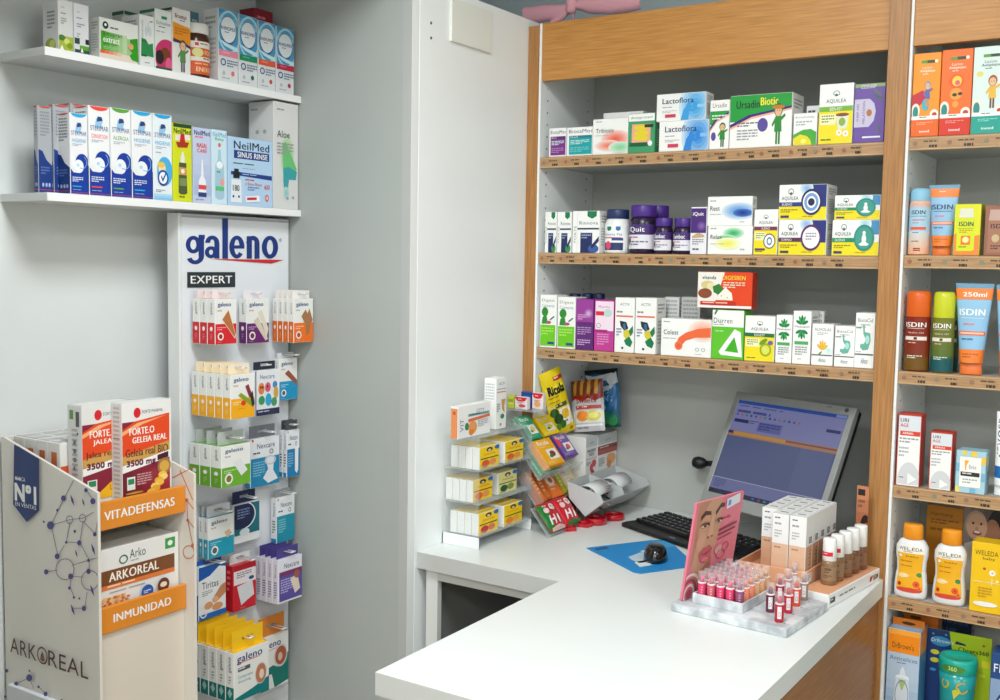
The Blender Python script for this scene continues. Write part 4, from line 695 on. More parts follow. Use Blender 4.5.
lw('lime yellow carton with a dark spray bottle picture', 172.8, 191.8, 123.5, Z2, .05, 'd6dc1c', [('r', 0, 0, 1, .05, '1a4a2c'), ('t', 'NeilMed', .03, .06, .94, .07, '14402a', .05), ('p', [(.08, .15), (.9, .13), (.92, .2), (.1, .22)], 'e8e0d8'), ('p', [(.4, .13), (.6, .13), (.66, .24), (.34, .24)], 'c82020'), ('p', [(.14, .24), (.86, .23), (.76, .3), (.24, .31)], 'a8301c'), ('p', [(.46, .36), (.54, .36), (.62, .44), (.62, .5), (.38, .5), (.38, .44)], 'e8e8e0'), ('p', [(.3, .5), (.7, .5), (.74, .88), (.26, .88)], '4a5a34'), ('e', .5, .88, .24, .03, '4a5a34'), ('r', .28, .56, .72, .66, 'd09a5a'), ('e', .5, .61, .1, .03, 'f0e8d8'), ('r', .3, .7, .7, .8, '7a8a5a'), ('l', .3, .93, .8, .97, 1, '6a7a1c')], group='nasal rinse cartons')
lw('pale lilac carton with a white nozzle bottle', 193, 210.8, 128, Z2, .05, 'c4cfe8', [('t', 'NeilMed', .05, .03, .9, .065, '14306a', .05), ('l', .08, .11, .9, .15, 1, 'e07a8a'), ('t', 'NASAL', .2, .2, .6, .06, 'd82838', .05), ('t', 'CARE', .22, .275, .56, .05, 'd82838', .05), ('G', 0, .35, 1, .9, 'c4cfe8', 'aab8dc', 4), ('p', [(.47, .42), (.53, .42), (.58, .64), (.7, .7), (.74, .88), (.26, .88), (.3, .7), (.42, .64)], 'eef0f6'), ('r', .27, .76, .73, .82, 'e04a4a'), ('r', .26, .86, .74, .92, '2a3a7a'), ('l', .1, .95, .9, .98, 1, '8a9ac0')], group='nasal rinse cartons')
lw('pale cyan carton with a clear bottle beside the wide light blue carton', 211.6, 227, 130, Z2, .05, 'cfe6f2', [('t', 'NeilMed', .06, .03, .88, .06, '1a9ac8', .03), ('t', 'Baby', .2, .1, .6, .05, '2fae5c', .04), ('e', .5, .2, .1, .03, 'e0707a'), ('p', [(.42, .26), (.58, .26), (.62, .4), (.8, .48), (.82, .9), (.18, .9), (.2, .48), (.38, .4)], 'a8c8dc'), ('e', .5, .9, .3, .04, 'a8c8dc'), ('e', .5, .47, .22, .05, 'eef6fa'), ('l', .3, .55, .7, .6, 1, '3fae6a'), ('r', .22, .76, .8, .82, '5ac07a'), ('e', .68, .7, .14, .05, 'e8a090')], group='nasal rinse cartons')
lw('wide light blue nasal rinse carton with a black pump bottle', 228, 272.8, 139, Z2, .07, 'b4d2ee', [('t', 'NeilMed', .12, .05, .8, .115, '12243c', .04), ('r', .12, .185, .92, .305, '1c3a86'), ('t', 'SINUS RINSE', .2, .205, .68, .08, W, .05), ('l', .1, .37, .9, .4, 1, '2a6a3c'), ('l', .3, .44, .8, .46, 1, '8aa4c4'), ('p', [(.05, .5), (.98, .52), (.98, .585), (.05, .55)], '1c3a86'), ('l', .3, .525, .85, .55, 1, 'a8c0e8'), ('r', .12, .46, .22, .5, '16181c'), ('r', .1, .5, .24, .6, '16181c'), ('p', [(.06, .62), (.27, .62), (.29, .96), (.04, .96)], 'e6eaee'), ('t', '180', .09, .7, .14, .09, '2a2a30', .05), ('e', .1, .87, .02, .02, '1c3a86'), ('e', .22, .87, .02, .02, '1c3a86'), ('l', .36, .6, .72, .63, 1, 'd04a5a'), ('t', 'a Sinus Rinse', .36, .645, .38, .045, 'd03a4a', .02), ('l', .42, .71, .68, .78, 2, '6a8ab8'), ('p', [(.36, .86), (.68, .83), (.7, .92), (.38, .95)], 'f0eef2'), ('p', [(.4, .875), (.62, .86), (.62, .9), (.4, .915)], 'c83040'), ('t', '60', .8, .66, .12, .07, 'e0505a', .04), ('e', .86, .86, .04, .05, 'd84a4a'), ('e', .86, .86, .02, .03, 'f0c8b0')], group='nasal rinse cartons')
lw('tall grey white carton with a green to teal brush mark at the shelf end', 273.5, 301, 103, Z2, .085, 'd9d9d7', [('l', .12, .06, .62, .09, 1, '9a9a9a'), ('g', .55, .5, .28, .2, '8ac86a', 'd9d9d7', 6), ('p', [(.34, .4), (.46, .36), (.58, .42), (.78, .52), (.95, .62), (.8, .66), (.6, .64), (.56, .8), (.44, .86), (.38, .7)], '6ac078'), ('p', [(.38, .62), (.6, .6), (.95, .64), (.9, .72), (.62, .72), (.56, .84), (.44, .88), (.38, .74)], '3aa0a4'), ('g', .5, .85, .12, .06, '8ac8c8', 'd9d9d7', 3), ('t', 'Aloe', .12, .265, .52, .065, '3a3c3e', .02), ('l', .12, .38, .8, .5, 4, '9a9c9a'), ('e', .55, .9, .05, .015, 'a0a0a0'), ('e', .78, .89, .05, .015, 'a0a0a0')], [('l', .1, .06, .55, .09, 1, '9a9a9a'), ('e', .35, .28, .07, .02, 'a8a8a6'), ('e', .65, .28, .07, .02, 'a8a8a6')])
# ------------------------------------------------------------------ galeno display board with hooks
XG = -1.937; GY0, GY1 = 1.652, 1.997; GT = wz(.1)
gd = thing('display_board', 'tall white hook display board with blue logo for plasters against the left wall', 'display stand', (XG, GY0, 0))
mb = MB(); mb.box(-.038, -.001, 0, GY1-GY0, .02, GT, M('dcdfe2', .4), .001); mb.box(-.001, 0, .004, GY1-GY0-.004, .03, GT-.004, M('e6e9ee', .35))
zt_, zb_ = GT-.004, .03
F = fright(mb, 0, .004, GY1-GY0-.004, zb_, zt_, k0=.0004)
def guv(px, py):
    p = on(px, py, 0, XG); return ((p.y-GY0-.004)/(GY1-GY0-.008), (zt_-p.z)/(zt_-zb_))
u0, v0 = guv(186, 230); u1, v1 = guv(278.5, 250)
vt = guv(230, 230)[1]; vb = guv(230, 263.5)[1]
blue = '17357e'
F.r(0, 0, 1, .003, 'b8bcc4')
def pring(cx, cy, rx, ry, tx_, ty_, a0=0, a1=360, n=28):
    F.k += F.st
    for i in range(n):
        a = math.radians(a0+(a1-a0)*i/n); b = math.radians(a0+(a1-a0)*(i+1)/n)
        F.poly([guv(cx+rx*math.cos(a), cy+ry*math.sin(a)), guv(cx+rx*math.cos(b), cy+ry*math.sin(b)), guv(cx+(rx-tx_)*math.cos(b), cy+(ry-ty_)*math.sin(b)), guv(cx+(rx-tx_)*math.cos(a), cy+(ry-ty_)*math.sin(a))], blue, False)
def prect(x0, y0, x1, y1): F.p([guv(x0, y0), guv(x1, y0), guv(x1, y1), guv(x0, y1)], blue)
pring(193.2, 244.6, 7.6, 8.8, 4.6, 3.8); prect(198.4, 236.2, 203.9, 256.5); pring(195, 256, 8.8, 8.3, 5, 3.9, 0, 160)
prect(198.4, 234.8, 204.6, 239)
pring(210.8, 252.2, 6.2, 6, 4.2, 3.4); pring(212, 242.8, 7, 7.2, 4.9, 3.8, 180, 360); prect(214.1, 242.8, 219.2, 258.4)
pring(236.6, 247, 7.6, 11.4, 5.0, 3.9, 40, 360); prect(230.5, 245.4, 244, 248.6); 
prect(246.4, 236.2, 251.6, 258.6); pring(252.6, 243.4, 6.6, 7.6, 4.9, 4.2, 180, 360); prect(254.1, 243, 259.2, 258.6)
pring(269.6, 247.2, 8.2, 11.4, 5.1, 4.0)
prect(222, 218.3, 227.6, 258.6)
F.p([guv(208, 258.8), guv(283.5, 259.8), guv(271, 263.6)], 'd02636')
F.o(*guv(280, 240), .012, .012*F.w/F.h, .4, '5a6a8a')
a = guv(186.8, 272); b = guv(234.8, 287); c = guv(234.8, 273.5); F.r(a[0], a[1], b[0], b[1], '2a3238'); 
for i in range(6): F.k -= F.st
F.H(a[0], a[1], (a[0]+b[0])/2, b[1], '5a6268', '20282e', 5); F.H((a[0]+b[0])/2, a[1], b[0], b[1], '20282e', '5a6268', 5)
F.k += .0003
F.t('EXPERT', a[0]+.03, a[1]+(b[1]-a[1])*.24, (b[0]-a[0])-.06, (b[1]-a[1])*.5, 'f4f4f4', .05)
mb.build('back_board', gd)
MB().box(-.038, -.002, -.006, -.0002, .02, GT, M('e8eaea', .4)).build('side_rail', gd)
MB().box(-.036, .02, .0, GY1-GY0, 0, .019, M('c8cacc', .4), .001).build('foot', gd)
wire = M('e8eaea', .35, .0)
PB = -1.934
def hang(kind, labels, cx, n, yt, yb, front, spine, tabc, tabh, body='ecece8', plen=.03, wires=True, minth=.02, grp=None, top=(), bk=-1.925, taboff=.0):
    a, b, c = cx; m = (yt+yb)/2
    Yl = on(a, m, 0, bk).y; Xf = on(b, m, 1, Yl).x
    if Xf-bk < minth*n: Xf = bk+minth*n; Yl = on(b, m, 0, Xf).y
    Yr = min(on(c, m, 0, Xf).y, 1.994); zt = on(b, yt, 0, Xf).z; zb = on(b, yb, 0, Xf).z; th = (Xf-bk)/n; w = Yr-Yl; h = zt-zb
    first = None
    for i in range(n):
        X = Xf-th*i
        if first is None:
            o = carton_mesh(w, th-.0015, h, body, front, (), spine, top).build(kind, loc=(X, (Yl+Yr)/2, zb), rz=PI/2)
            if tabh:
                mb = MB(); ty = th*.5+taboff; s = w*.16; hh = tabh*.42
                tw = w*.44
                m_ = tabc if not isinstance(tabc, str) else M(tabc, .5)
                mb.box(-tw, tw, ty, ty+.0009, h+.0002, h+hh, m_); mb.box(-tw, -s, ty, ty+.0009, h+hh, h+hh+.0065, m_); mb.box(s, tw, ty, ty+.0009, h+hh, h+hh+.0065, m_); mb.box(-tw, tw, ty, ty+.0009, h+hh+.0065, h+tabh, m_)
                mb.build('hang_tab', o)
            first = o
        else: o = dup(first, (X, (Yl+Yr)/2, zb))
        tag(o, labels[i] if isinstance(labels, (list, tuple)) else labels if '%s' not in labels else labels % ('front one', 'second from the front', 'third from the front', 'fourth from the front', 'rearmost')[i if i < n-1 else 4], 'plaster pack', grp)
    # the hook: base plate, two prongs, price bar
    zc = zt+(tabh or .012)*.42+.0032; yc = (Yl+Yr)/2; e = Xf+plen
    mb = MB()
    for s in (-1, 1): mb.tube([(PB-XG+.003, yc+s*.007-GY0, zc), (e-XG, yc+s*.007-GY0, zc+.001), (e-XG+.001, yc+s*.007-GY0, zc+.002)], .0016, wire, 6)
    mb.tube([(e-XG, yc-.008-GY0, zc+.001), (e-XG, yc+.008-GY0, zc+.001)], .0020, wire, 6); mb.build('hook', gd)
    return first
gal = lambda c='2a4a8a', x=.12, w=.62: [('t', 'galeno', x, .07, w, .12, c, .06)]
def spine(c, split=.52): return [('r', 0, split, 1, 1, c), ('t', 'galeno', .35, .08, .35, .26, '2a3a5a', .02, 90), ('e', .5, split+.14, .2, .05, 'f4e8e4'), ('l', .35, split+.26, .65, split+.4, 3, mix(c, 'ffffff', .4))]
def gfront(c, pic, split=.55): return [('r', 0, split, 1, 1, c)]+gal()+[('l', .1, .24, .45, .3, 1, 'c8a8a0'), ('l', .08, split+.07, .5, split+.16, 2, mix(c, 'ffffff', .6))]+pic+[('c', .24, split+.28, .14, 'f4ece8'), ('c', .24, split+.28, .09, mix(c, '7a3a20', .5)), ('l', .1, .95, .4, .97, 1, mix(c, 'ffffff', .5))]
hang('plaster_pack', 'red plaster pack with a tan strip, %s on its hook', (192, 215, 236.5), 3, 299, 345, gfront('d8202c', [('p', [(.3, .45), (.62, .22), (.98, .82), (.93, .9)], 'f0d8c8'), ('p', [(.33, .45), (.62, .25), (.95, .8), (.9, .86)], 'b8703c')]), spine('d0202a'), 'f0e4e2', .02, plen=.004, grp='red plaster packs', top=[('r', 0, 0, 1, 1, 'f0b8b4')])
hang('plaster_pack', 'purple plaster pack between the red and orange packs', (238.5, 246.5, 269), 1, 299, 344, gfront('6a1a6e', [('p', [(.3, .5), (.5, .4), (.96, .92), (.84, .96)], 'd8ccb8'), ('p', [(.5, .3), (.66, .24), (.98, .68), (.9, .88)], 'e0d8c8')]), spine('601a66'), 'efe6ea', .02, plen=.004)
hang('plaster_pack', 'orange knuckle plaster pack, %s on its hook', (272, 293.7, 316.5), 4, 299, 343, gfront('ee701c', [('p', [(.38, .4), (.6, .24), (.7, .34), (.8, .22), (.98, .5), (.84, .6), (.8, .8), (.62, .86), (.6, .6)], 'a8744a')]), spine('dc6a1c'), 'f2ece8', .02, plen=.004, grp='orange plaster packs', minth=.015)
hang('plaster_pack', 'yellow children plaster pack, %s on its hook', (191, 230.6, 254.6), 5, 375, 420, gfront('f2ac12', [('p', [(.3, .48), (.42, .42), (.95, .66), (.88, .76)], '8aa02c'), ('p', [(.6, .28), (.74, .24), (.9, .5), (.78, .56)], '8a2a3c'), ('p', [(.8, .5), (.92, .4), (1, .72), (.9, .78)], '2a2a30'), ('e', .52, .66, .1, .06, 'd83a24')])[:-3]+[('l', .3, .78, .8, .8, 1, 'd86a2c')], spine('f0ac1a'), 'f4e4c8', .022, plen=.004, grp='yellow plaster packs', top=[('r', 0, 0, 1, 1, 'f2d8a0')])
nexkid = [('t', 'Nexcare', .2, .09, .6, .1, '3a4a8a', .01), ('r', 0, 0, .04, 1, '2a3a7a'), ('e', .25, .4, .13, .13, 'e8843c'), ('e', .52, .38, .12, .11, 'e05a7a'), ('e', .82, .34, .1, .08, '4a8ac8'), ('e', .86, .52, .1, .14, 'd8a84a'), ('e', .26, .66, .13, .1, '3a9a5c'), ('e', .54, .66, .13, .14, '2aa8d8'), ('e', .78, .72, .12, .1, '4a9a6a'), ('e', .22, .37, .03, .03, '202020'), ('e', .3, .37, .03, .03, '202020'), ('e', .5, .36, .03, .03, '202020'), ('r', .04, .86, 1, 1, '2a3050'), ('l', .1, .9, .9, .94, 1, 'c8d0e8')]
hang('plaster_pack', 'white plaster pack with little coloured monsters beside the yellow packs', (251, 255, 279.3), 1, 371, 417, nexkid, spine('2a3a7a', .6), '2a2c3c', .02, plen=.006, body='eceef2')
hang('plaster_pack', 'blue and white plaster pack with brown strip, right on the second hook row', (276, 279, 301), 1, 359, 401, gfront('1a94c4', [('p', [(.3, .36), (.5, .28), (.98, .54), (.94, .66)], '9a5238')]), spine('1a94c4'), 'd8dade', .014, plen=.03)
hang('plaster_pack', 'green gauze pack, %s on its hook', (189, 221.4, 250.4), 3, 447, 489, gfront('6aac2c', [('p', [(.38, .42), (.66, .34), (.9, .66), (.68, .78)], 'e4e4e6')], .52), spine('68a62c'), 'b8bcba', .03, plen=.02, grp='green gauze packs', top=[('r', 0, 0, 1, 1, '6aac2c')])
def nex(c='1a86b4', c2='e4e6ea'): return [('r', .04, 0, .1, .05, 'c83040'), ('t', 'Nexcare', .22, .1, .62, .11, '33406a', .01), ('r', 0, .4, 1, 1, c), ('l', .08, .28, .5, .34, 1, '4a4a5a'), ('o', .72, .3, .07, .05, .3, '3a4a6a'), ('l', .08, .48, .5, .8, 6, mix(c, 'ffffff', .45)), ('p', [(.5, .42), (.82, .4), (.78, .7), (.95, .9), (.6, .96), (.42, .84), (.6, .66)], c2), ('o', .68, .48, .2, .1, .3, 'c8ccd4')]
NS = [('r', 0, 0, 1, 1, 'e0e2e6'), ('t', 'Nexcare', .3, .1, .4, .3, '33406a', .01, 90), ('l', .2, .5, .8, .8, 5, '3a3e4a'), ('r', 0, .9, 1, 1, '1a86b4')]
hang('plaster_pack', 'blue and white tape pack beside the green gauze packs', (248, 250.4, 279.3), 1, 440, 489, nex(), NS, '6a6c74', .03, plen=.03, body='e8eaee')
hang('plaster_pack', 'blue and white strip pack, %s, right on the third hook row', (279, 286.8, 309.3), 2, 431, 478, nex('1a7ab0')[:-2]+[('p', [(.62, .34), (.9, .34), (.88, .88), (.76, .94), (.62, .88)], 'eceef2')], NS, '4a4c52', .024, plen=.01, body='e8eaee', minth=.014, grp='blue strip packs')
hang('plaster_pack', 'turquoise plaster pack on the fourth row, %s', (198, 208, 234), 2, 519, 560, gfront('1a9cb8', [('p', [(.62, .42), (.8, .36), (.92, .48), (.74, .58)], 'd8b89a')], .54), spine('1a9cb8'), 'ccd0d2', .026, plen=.03, grp='turquoise plaster packs', minth=.016, top=[('r', 0, 0, 1, 1, '1a9cb8')])
hang('plaster_pack', 'dark navy and green dressing pack with hanging tab on the fourth hook row', (230, 234, 259.5), 1, 506, 545, [('r', 0, 0, 1, .8, '1a6a78'), ('p', [(0, .0), (.7, .0), (.8, .3), (.6, .62), (.1, .64), (0, .6)], '16204a'), ('l', .12, .12, .6, .4, 4, '7a88b0'), ('o', .35, .3, .5, .36, .08, 'e8ecf0', -80, 80), ('e', .4, .74, .2, .1, 'd0dce0'), ('r', 0, .86, 1, 1, 'e4e6e8')], NS, '16204a', .03, plen=.03, body='dfe2e6')
hang('plaster_pack', 'teal and white dressing pack hanging at the right of the fourth hook row', (270.6, 276.6, 294.6), 1, 499, 544, nex('1a90a8')[:-2], NS, '8a8c90', .02, plen=.03, body='e8eaec')
hang('plaster_pack', 'blue and white assorted plaster pack with skin tone hands', (195, 198.5, 226), 1, 568, 622, [('p', [(0, 0), (1, 0), (1, .1), (.75, .06), (.4, .2), (.0, .26)], '1a5ab0'), ('t', 'Tiritas', .12, .3, .6, .13, '2a2c30', .02), ('l', .12, .47, .5, .58, 3, 'a0a4a8'), ('p', [(.55, .62), (.8, .45), (1, .4), (1, .6), (.7, .72)], 'c88a60'), ('e', .35, .76, .16, .07, 'd8a070'), ('e', .6, .68, .12, .06, 'e0b088'), ('e', .68, .82, .2, .07, 'd89868'), ('r', 0, .9, 1, 1, '1a6ac0'), ('o', .16, .9, .12, .07, .35, 'f0f2f4')], spine('1a5ab0'), '1a5ab0', .012, plen=.035, body='eceef0')
hang('plaster_pack', 'bright red dressing pack with white gauze picture on the fifth hook row', (224, 233, 256), 1, 567, 613, [('r', 0, 0, 1, .1, 'b01828'), ('r', .02, .12, 1, .42, 'e8e0e4'), ('l', .15, .16, .8, .3, 3, '7a6a7a'), ('e', .8, .34, .12, .04, '2a4a8a'), ('p', [(.16, .46), (.84, .4), (.92, .74), (.6, .82), (.34, .9)], 'd8dade'), ('l', .3, .95, .7, .97, 1, 'f0a0a0')], [('r', 0, 0, 1, 1, 'b81426'), ('l', .3, .1, .7, .6, 4, 'e07a84')], 'd8dadc', .024, plen=.03, body='cc1a2c', top=[('r', 0, 0, 1, 1, 'cc2a3a')])
hang('plaster_pack', 'violet and white dressing pack, %s, right on fifth hook row', (255.6, 278, 302), 4, 561, 605, [('t', 'Nexcare', .25, .1, .62, .12, '2a2c40', .01), ('r', .04, .28, 1, .4, '7a3060'), ('r', .04, .38, 1, .96, '5a4c9a'), ('l', .1, .46, .6, .8, 6, 'b8b0e0'), ('p', [(.5, .5), (.8, .4), (.92, .78), (.7, .86)], 'e4d4c0'), ('e', .78, .42, .12, .1, 'a05a48')], [('r', 0, 0, 1, 1, 'd8d6e0'), ('t', 'Nexcare', .3, .1, .4, .3, '3a3466', .01, 90), ('l', .2, .5, .8, .9, 7, '5a5280')], '4a4086', .026, plen=.01, body='e6e4ee', grp='violet dressing packs', minth=.014)
hang('plaster_pack', 'large yellow topped dressing pack, %s on the lowest row', (192, 234, 269), 5, 654, 704, [('t', 'galeno', .08, .06, .72, .2, '27357e', .04), ('r', .1, .22, .74, .235, 'd8485a'), ('r', .1, .32, .45, .4, '5a5e64'), ('l', .12, .335, .43, .385, 1, 'e8e8e8'), ('t', 'Compresas', .1, .48, .42, .08, '2a8a94', .01), ('t', 'dressing', .1, .58, .36, .07, '2a8a94', .01), ('p', [(0, .92), (.5, .84), (1, .72), (1, 1), (0, 1)], '0f7a7c'), ('e', .76, .6, .17, .22, 'd0c8c0'), ('e', .76, .6, .15, .2, 'c07a5a'), ('e', .78, .62, .07, .1, 'e8d8c8')], [('r', 0, .7, 1, 1, '10706c'), ('t', 'galeno', .25, .08, .5, .32, '2a3448', .03, 90), ('l', .35, .48, .65, .66, 3, '8a8e90'), ('p', [(.2, .82), (.5, .72), (.8, .82), (.5, .92)], '9ac8c0')], 'f4c41c', .045, plen=.0, grp='yellow topped packs', top=[('r', 0, 0, 1, 1, 'f4c41c')])
hang('plaster_pack', 'large white and green dressing pack with orange tab behind the yellow topped packs', (255, 260, 288.5), 1, 641, 694, [('t', 'galeno', .0, .08, .72, .17, '27357e', .04), ('r', 0, .24, .7, .25, 'd8485a'), ('p', [(0, .62), (.45, .56), (.6, .62), (1, .4), (1, .95), (.5, 1), (.4, .72), (.3, .72), (.3, 1), (0, 1)], '10766c'), ('e', .72, .42, .24, .22, 'd8ccc4'), ('e', .72, .42, .2, .18, 'a85a44'), ('e', .7, .44, .08, .08, 'dcb8a8')], spine('10706c'), 'd8822c', .05, plen=.035, grp=None)
# ------------------------------------------------------------------ cardboard stand with royal jelly
AX = -1.735; AY0, AY1 = 1.275, 1.515; AXB = -2.045
st = thing('cardboard_stand', 'tall white and beige cardboard floor stand with molecule pattern', 'display stand', ((AX+AXB)/2, (AY0+AY1)/2, 0))
sx, sy = st.location.x, st.location.y
card_w = M('e2ddd4', .55); card_b = M('ddd2c4', .6)
def side_profile(front=True):
    return [(AXB, .0), (AX, .0), (AX, wz(-.449)), (-2.035, wz(-.373)), (AXB, wz(-.373))]
def sheet(y0, y1, name, front):
    mb = MB(); P = side_profile(); n = len(P)
    vs = [(x-sx, y0-sy, z) for x, z in P]+[(x-sx, y1-sy, z) for x, z in P]
    mb.add(vs, [tuple(range(n)), tuple(range(2*n-1, n-1, -1))]+[(i, n+i, n+(i+1) % n, (i+1) % n) for i in range(n)], card_w)
    X0, X1, ZT, ZB = AXB, AX, wz(-.373), 0
    F = Face(mb, lambda u, v, q: (X0+(X1-X0)*u-sx, (y0-q) - sy, ZT-(ZT-ZB)*v), X1-X0, ZT-ZB, k0=.0004)
    def U(px, py):
        p = on(px, py, 1, y0); return ((p.x-X0)/(X1-X0), (ZT-p.z)/(ZT-ZB))
    return mb, F, U
mb, F, U = sheet(AY0, AY0+.006, 'side_panel', 1)
nv = '4a4a86'
def net(F, U, nodes, edges, rings, slivers, c):
    for a, b in edges:
        (x0, y0), (x1, y1) = a, b; dx, dy = x1-x0, y1-y0; L = math.hypot(dx, dy); nx, ny = -dy/L*.35, dx/L*.35
        F.p([U(x0+nx, y0+ny), U(x1+nx, y1+ny), U(x1-nx, y1-ny), U(x0-nx, y0-ny)], '8a8a9a' if c == nv else c)
    for x, y, r in rings:
        P = []
        F.k += F.st
        for i in range(16):
            a, b = 2*PI*i/16, 2*PI*(i+1)/16
            F.poly([U(x+r*math.cos(a), y+r*1.15*math.sin(a)), U(x+r*math.cos(b), y+r*1.15*math.sin(b)), U(x+(r-.7)*math.cos(b), y+(r-.7)*1.15*math.sin(b)), U(x+(r-.7)*math.cos(a), y+(r-.7)*1.15*math.sin(a))], '7a7a94' if c == nv else c, False)
    for x, y, r in nodes: F.p([U(x+r*math.cos(2*PI*i/12), y+r*1.2*math.sin(2*PI*i/12)) for i in range(12)], c)
    for x, y, l in slivers: F.p([U(x-l*.35, y-l), U(x+l*.15, y-l*.2), U(x+l*.35, y+l), U(x-l*.15, y+l*.2)], c)
# pixels of the printed molecule
net(F, U, [(64.5, 498, 2.4), (87, 490, 1.8), (94, 501, 2.6), (58.5, 510, 1.2), (51.5, 525, 3.4), (45, 521.5, 1), (76, 531, 1.3), (96, 534, 1.8), (80.5, 542.5, 2.2), (67.5, 542, 1.2), (58.5, 556, 2.4), (47.5, 571.5, 2.2), (72, 576, 2.4), (90, 571, 2.2), (90, 560, 1.4), (71, 587.5, 1.4), (75.5, 597, 1.1), (81, 598, 1), (85.5, 608, 2.2)],
    [((51.5, 525), (70.5, 519.5)), ((70.5, 519.5), (83.5, 518)), ((83.5, 518), (94, 512)), ((58.5, 510), (64.5, 498)), ((51.5, 525), (58.5, 510)), ((64.5, 498), (74, 480)), ((87, 490), (94, 501)), ((51.5, 525), (58.5, 556)), ((70.5, 522), (67, 541)), ((83.5, 521), (96, 534)), ((83.5, 521), (80.5, 542)), ((96, 534), (98.5, 517)), ((80.5, 542.5), (90, 560)), ((80.5, 542.5), (67.5, 542)), ((58.5, 556), (65, 545)), ((47.5, 571.5), (58, 570)), ((72, 576), (84, 577)), ((90, 571), (90, 560)), ((72, 576), (71, 587)), ((71, 587), (75, 597)), ((85.5, 608), (75, 608)), ((85.5, 608), (88, 592)), ((90, 560), (100, 557)), ((73, 565), (90, 560))],
    [(70.5, 519.5, 3.6), (83.5, 518, 3.6), (66, 569, 9.5), (91, 580, 9)], [(74, 500, 6), (85, 502, 4), (78, 553, 4), (95, 549, 6), (94, 590, 6), (74.5, 609, 6)], nv)
F.p([U(16, 444), U(41, 458.6), U(41, 510), U(28.5, 521.5), U(15, 504)], '15306e')
F.l(U(17, 480)[0], U(17, 477)[1], U(27, 480)[0], U(17, 481)[1], 1, 'd8dcec')
def ttx(s, F, U, x0, y0, x1, y1, c, b=.03, sk=None):     # text between two photo points, slanted with the sheet
    u0, v0 = U(x0, y0); u1, _ = U(x1, y0); _, v1 = U(x0, y1); F.t(s, u0, v0, u1-u0, v1-v0, c, b)
ttx('MARCA', F, U, 17, 475.5, 27, 479.5, W)
ttx('N\u00ba1', F, U, 17, 483, 37.5, 499, W, .09)
ttx('EN VENTAS', F, U, 17.2, 501, 38, 505, W, .02)
u0, v0 = U(12, 636); _, v1 = U(12, 651); u1, _ = U(90, 660)
F.t('ARK', u0, v0, (u1-u0)*.35, v1-v0, '4a2a24', .02); F.t('REAL', u0+(u1-u0)*.505, v0+(v1-v0)*.0, (u1-u0)*.495, v1-v0, '4a2a24', .02)
F.o(u0+(u1-u0)*.43, (v0+v1)/2, (u1-u0)*.068, (v1-v0)*.56, .2, '4a2a24'); F.p([(u0+(u1-u0)*(.43+dx), (v0+v1)/2+(v1-v0)*dy) for dx, dy in ((0, -.3), (.02, .0), (.03, .3), (0, .4), (-.03, .3), (-.02, 0))], '7a4a34')
net(F, U, [(9, 670, 1.6), (31.5, 677, 3), (18.5, 683, 2), (31.8, 670, .9), (41, 686, 1.2), (48, 693, 2), (64, 700, 1.6), (8, 696, 1.4)], [((18.5, 683), (31.5, 677)), ((31.5, 677), (36, 688)), ((41, 686), (48, 693))], [], [], nv)
mb.build('side_panel', st)
mb, F, U = sheet(AY1-.006, AY1, 'side_panel', 0)
net(F, U, [(187, 500, 1.6), (188, 520, 1.2), (193, 545, 1.5)], [((172, 478), (196, 466)), ((180, 470), (193, 500)), ((187, 500), (196, 512)), ((188, 520), (196, 530)), ((188, 520), (193, 545)), ((193, 545), (196, 560)), ((187, 500), (188, 520))], [(189, 552, 6)], [], 'c8683c')
mb.build('side_panel', st)
def sb(name, x0, x1, z0, z1, m, y0=AY0+.0065, y1=AY1-.0065, c=.0006): return MB().box(x0-sx, x1-sx, y0-sy, y1-sy, z0, z1, m, c).build(name, st)
sb('back_panel', AXB, AXB+.005, 0, wz(-.373), card_w)
for z in (-.528, -.765): sb('shelf', AXB+.006, -1.775, wz(z)-.006, wz(z), card_b)
sb('front_panel', -1.772, -1.766, .0, wz(-.735), card_b)
def bar(zt, zb, txt, u0, u1, v0=.24, v1=.62):
    mb = MB(); mb.box(-1.770-sx, -1.760-sx, AY0+.0065-sy, AY1-.0065-sy, zb, zt, M('e08a2a', .45), .001)
    mb.box(-1.7645-sx, -1.7605-sx, AY1-.0075-sy, AY1-.0062-sy, zb, zt, M('8a8c90'))
    F = fright(mb, -1.760-sx, AY0+.0065-sy, AY1-.0065-sy, zb, zt, k0=.0003); F.t(txt, u0, v0, u1-u0, v1-v0, W, .06); mb.build('front_bar', st)
XX = -1.760
b1t = on(150, 493, 0, XX).z; b1b = on(150, 520, 0, XX).z; b2t = on(150, 595, 0, XX).z; b2b = on(150, 620, 0, XX).z
bar(b1t, b1b, 'VITADEFENSAS', .12, .87, .34, .66); bar(b2t, b2b, 'INMUNIDAD', .2, .82, .32, .64)
lp0 = on(11, 683, 1, AY0-.004)
lh = MB(); lh.box(lp0.x-sx, lp0.x+.16-sx, AY0-.012-sy, AY0-.0008-sy, lp0.z-.12, lp0.z, M('d4d6da', .4), .001); lh.build('leaflet_holder', st)
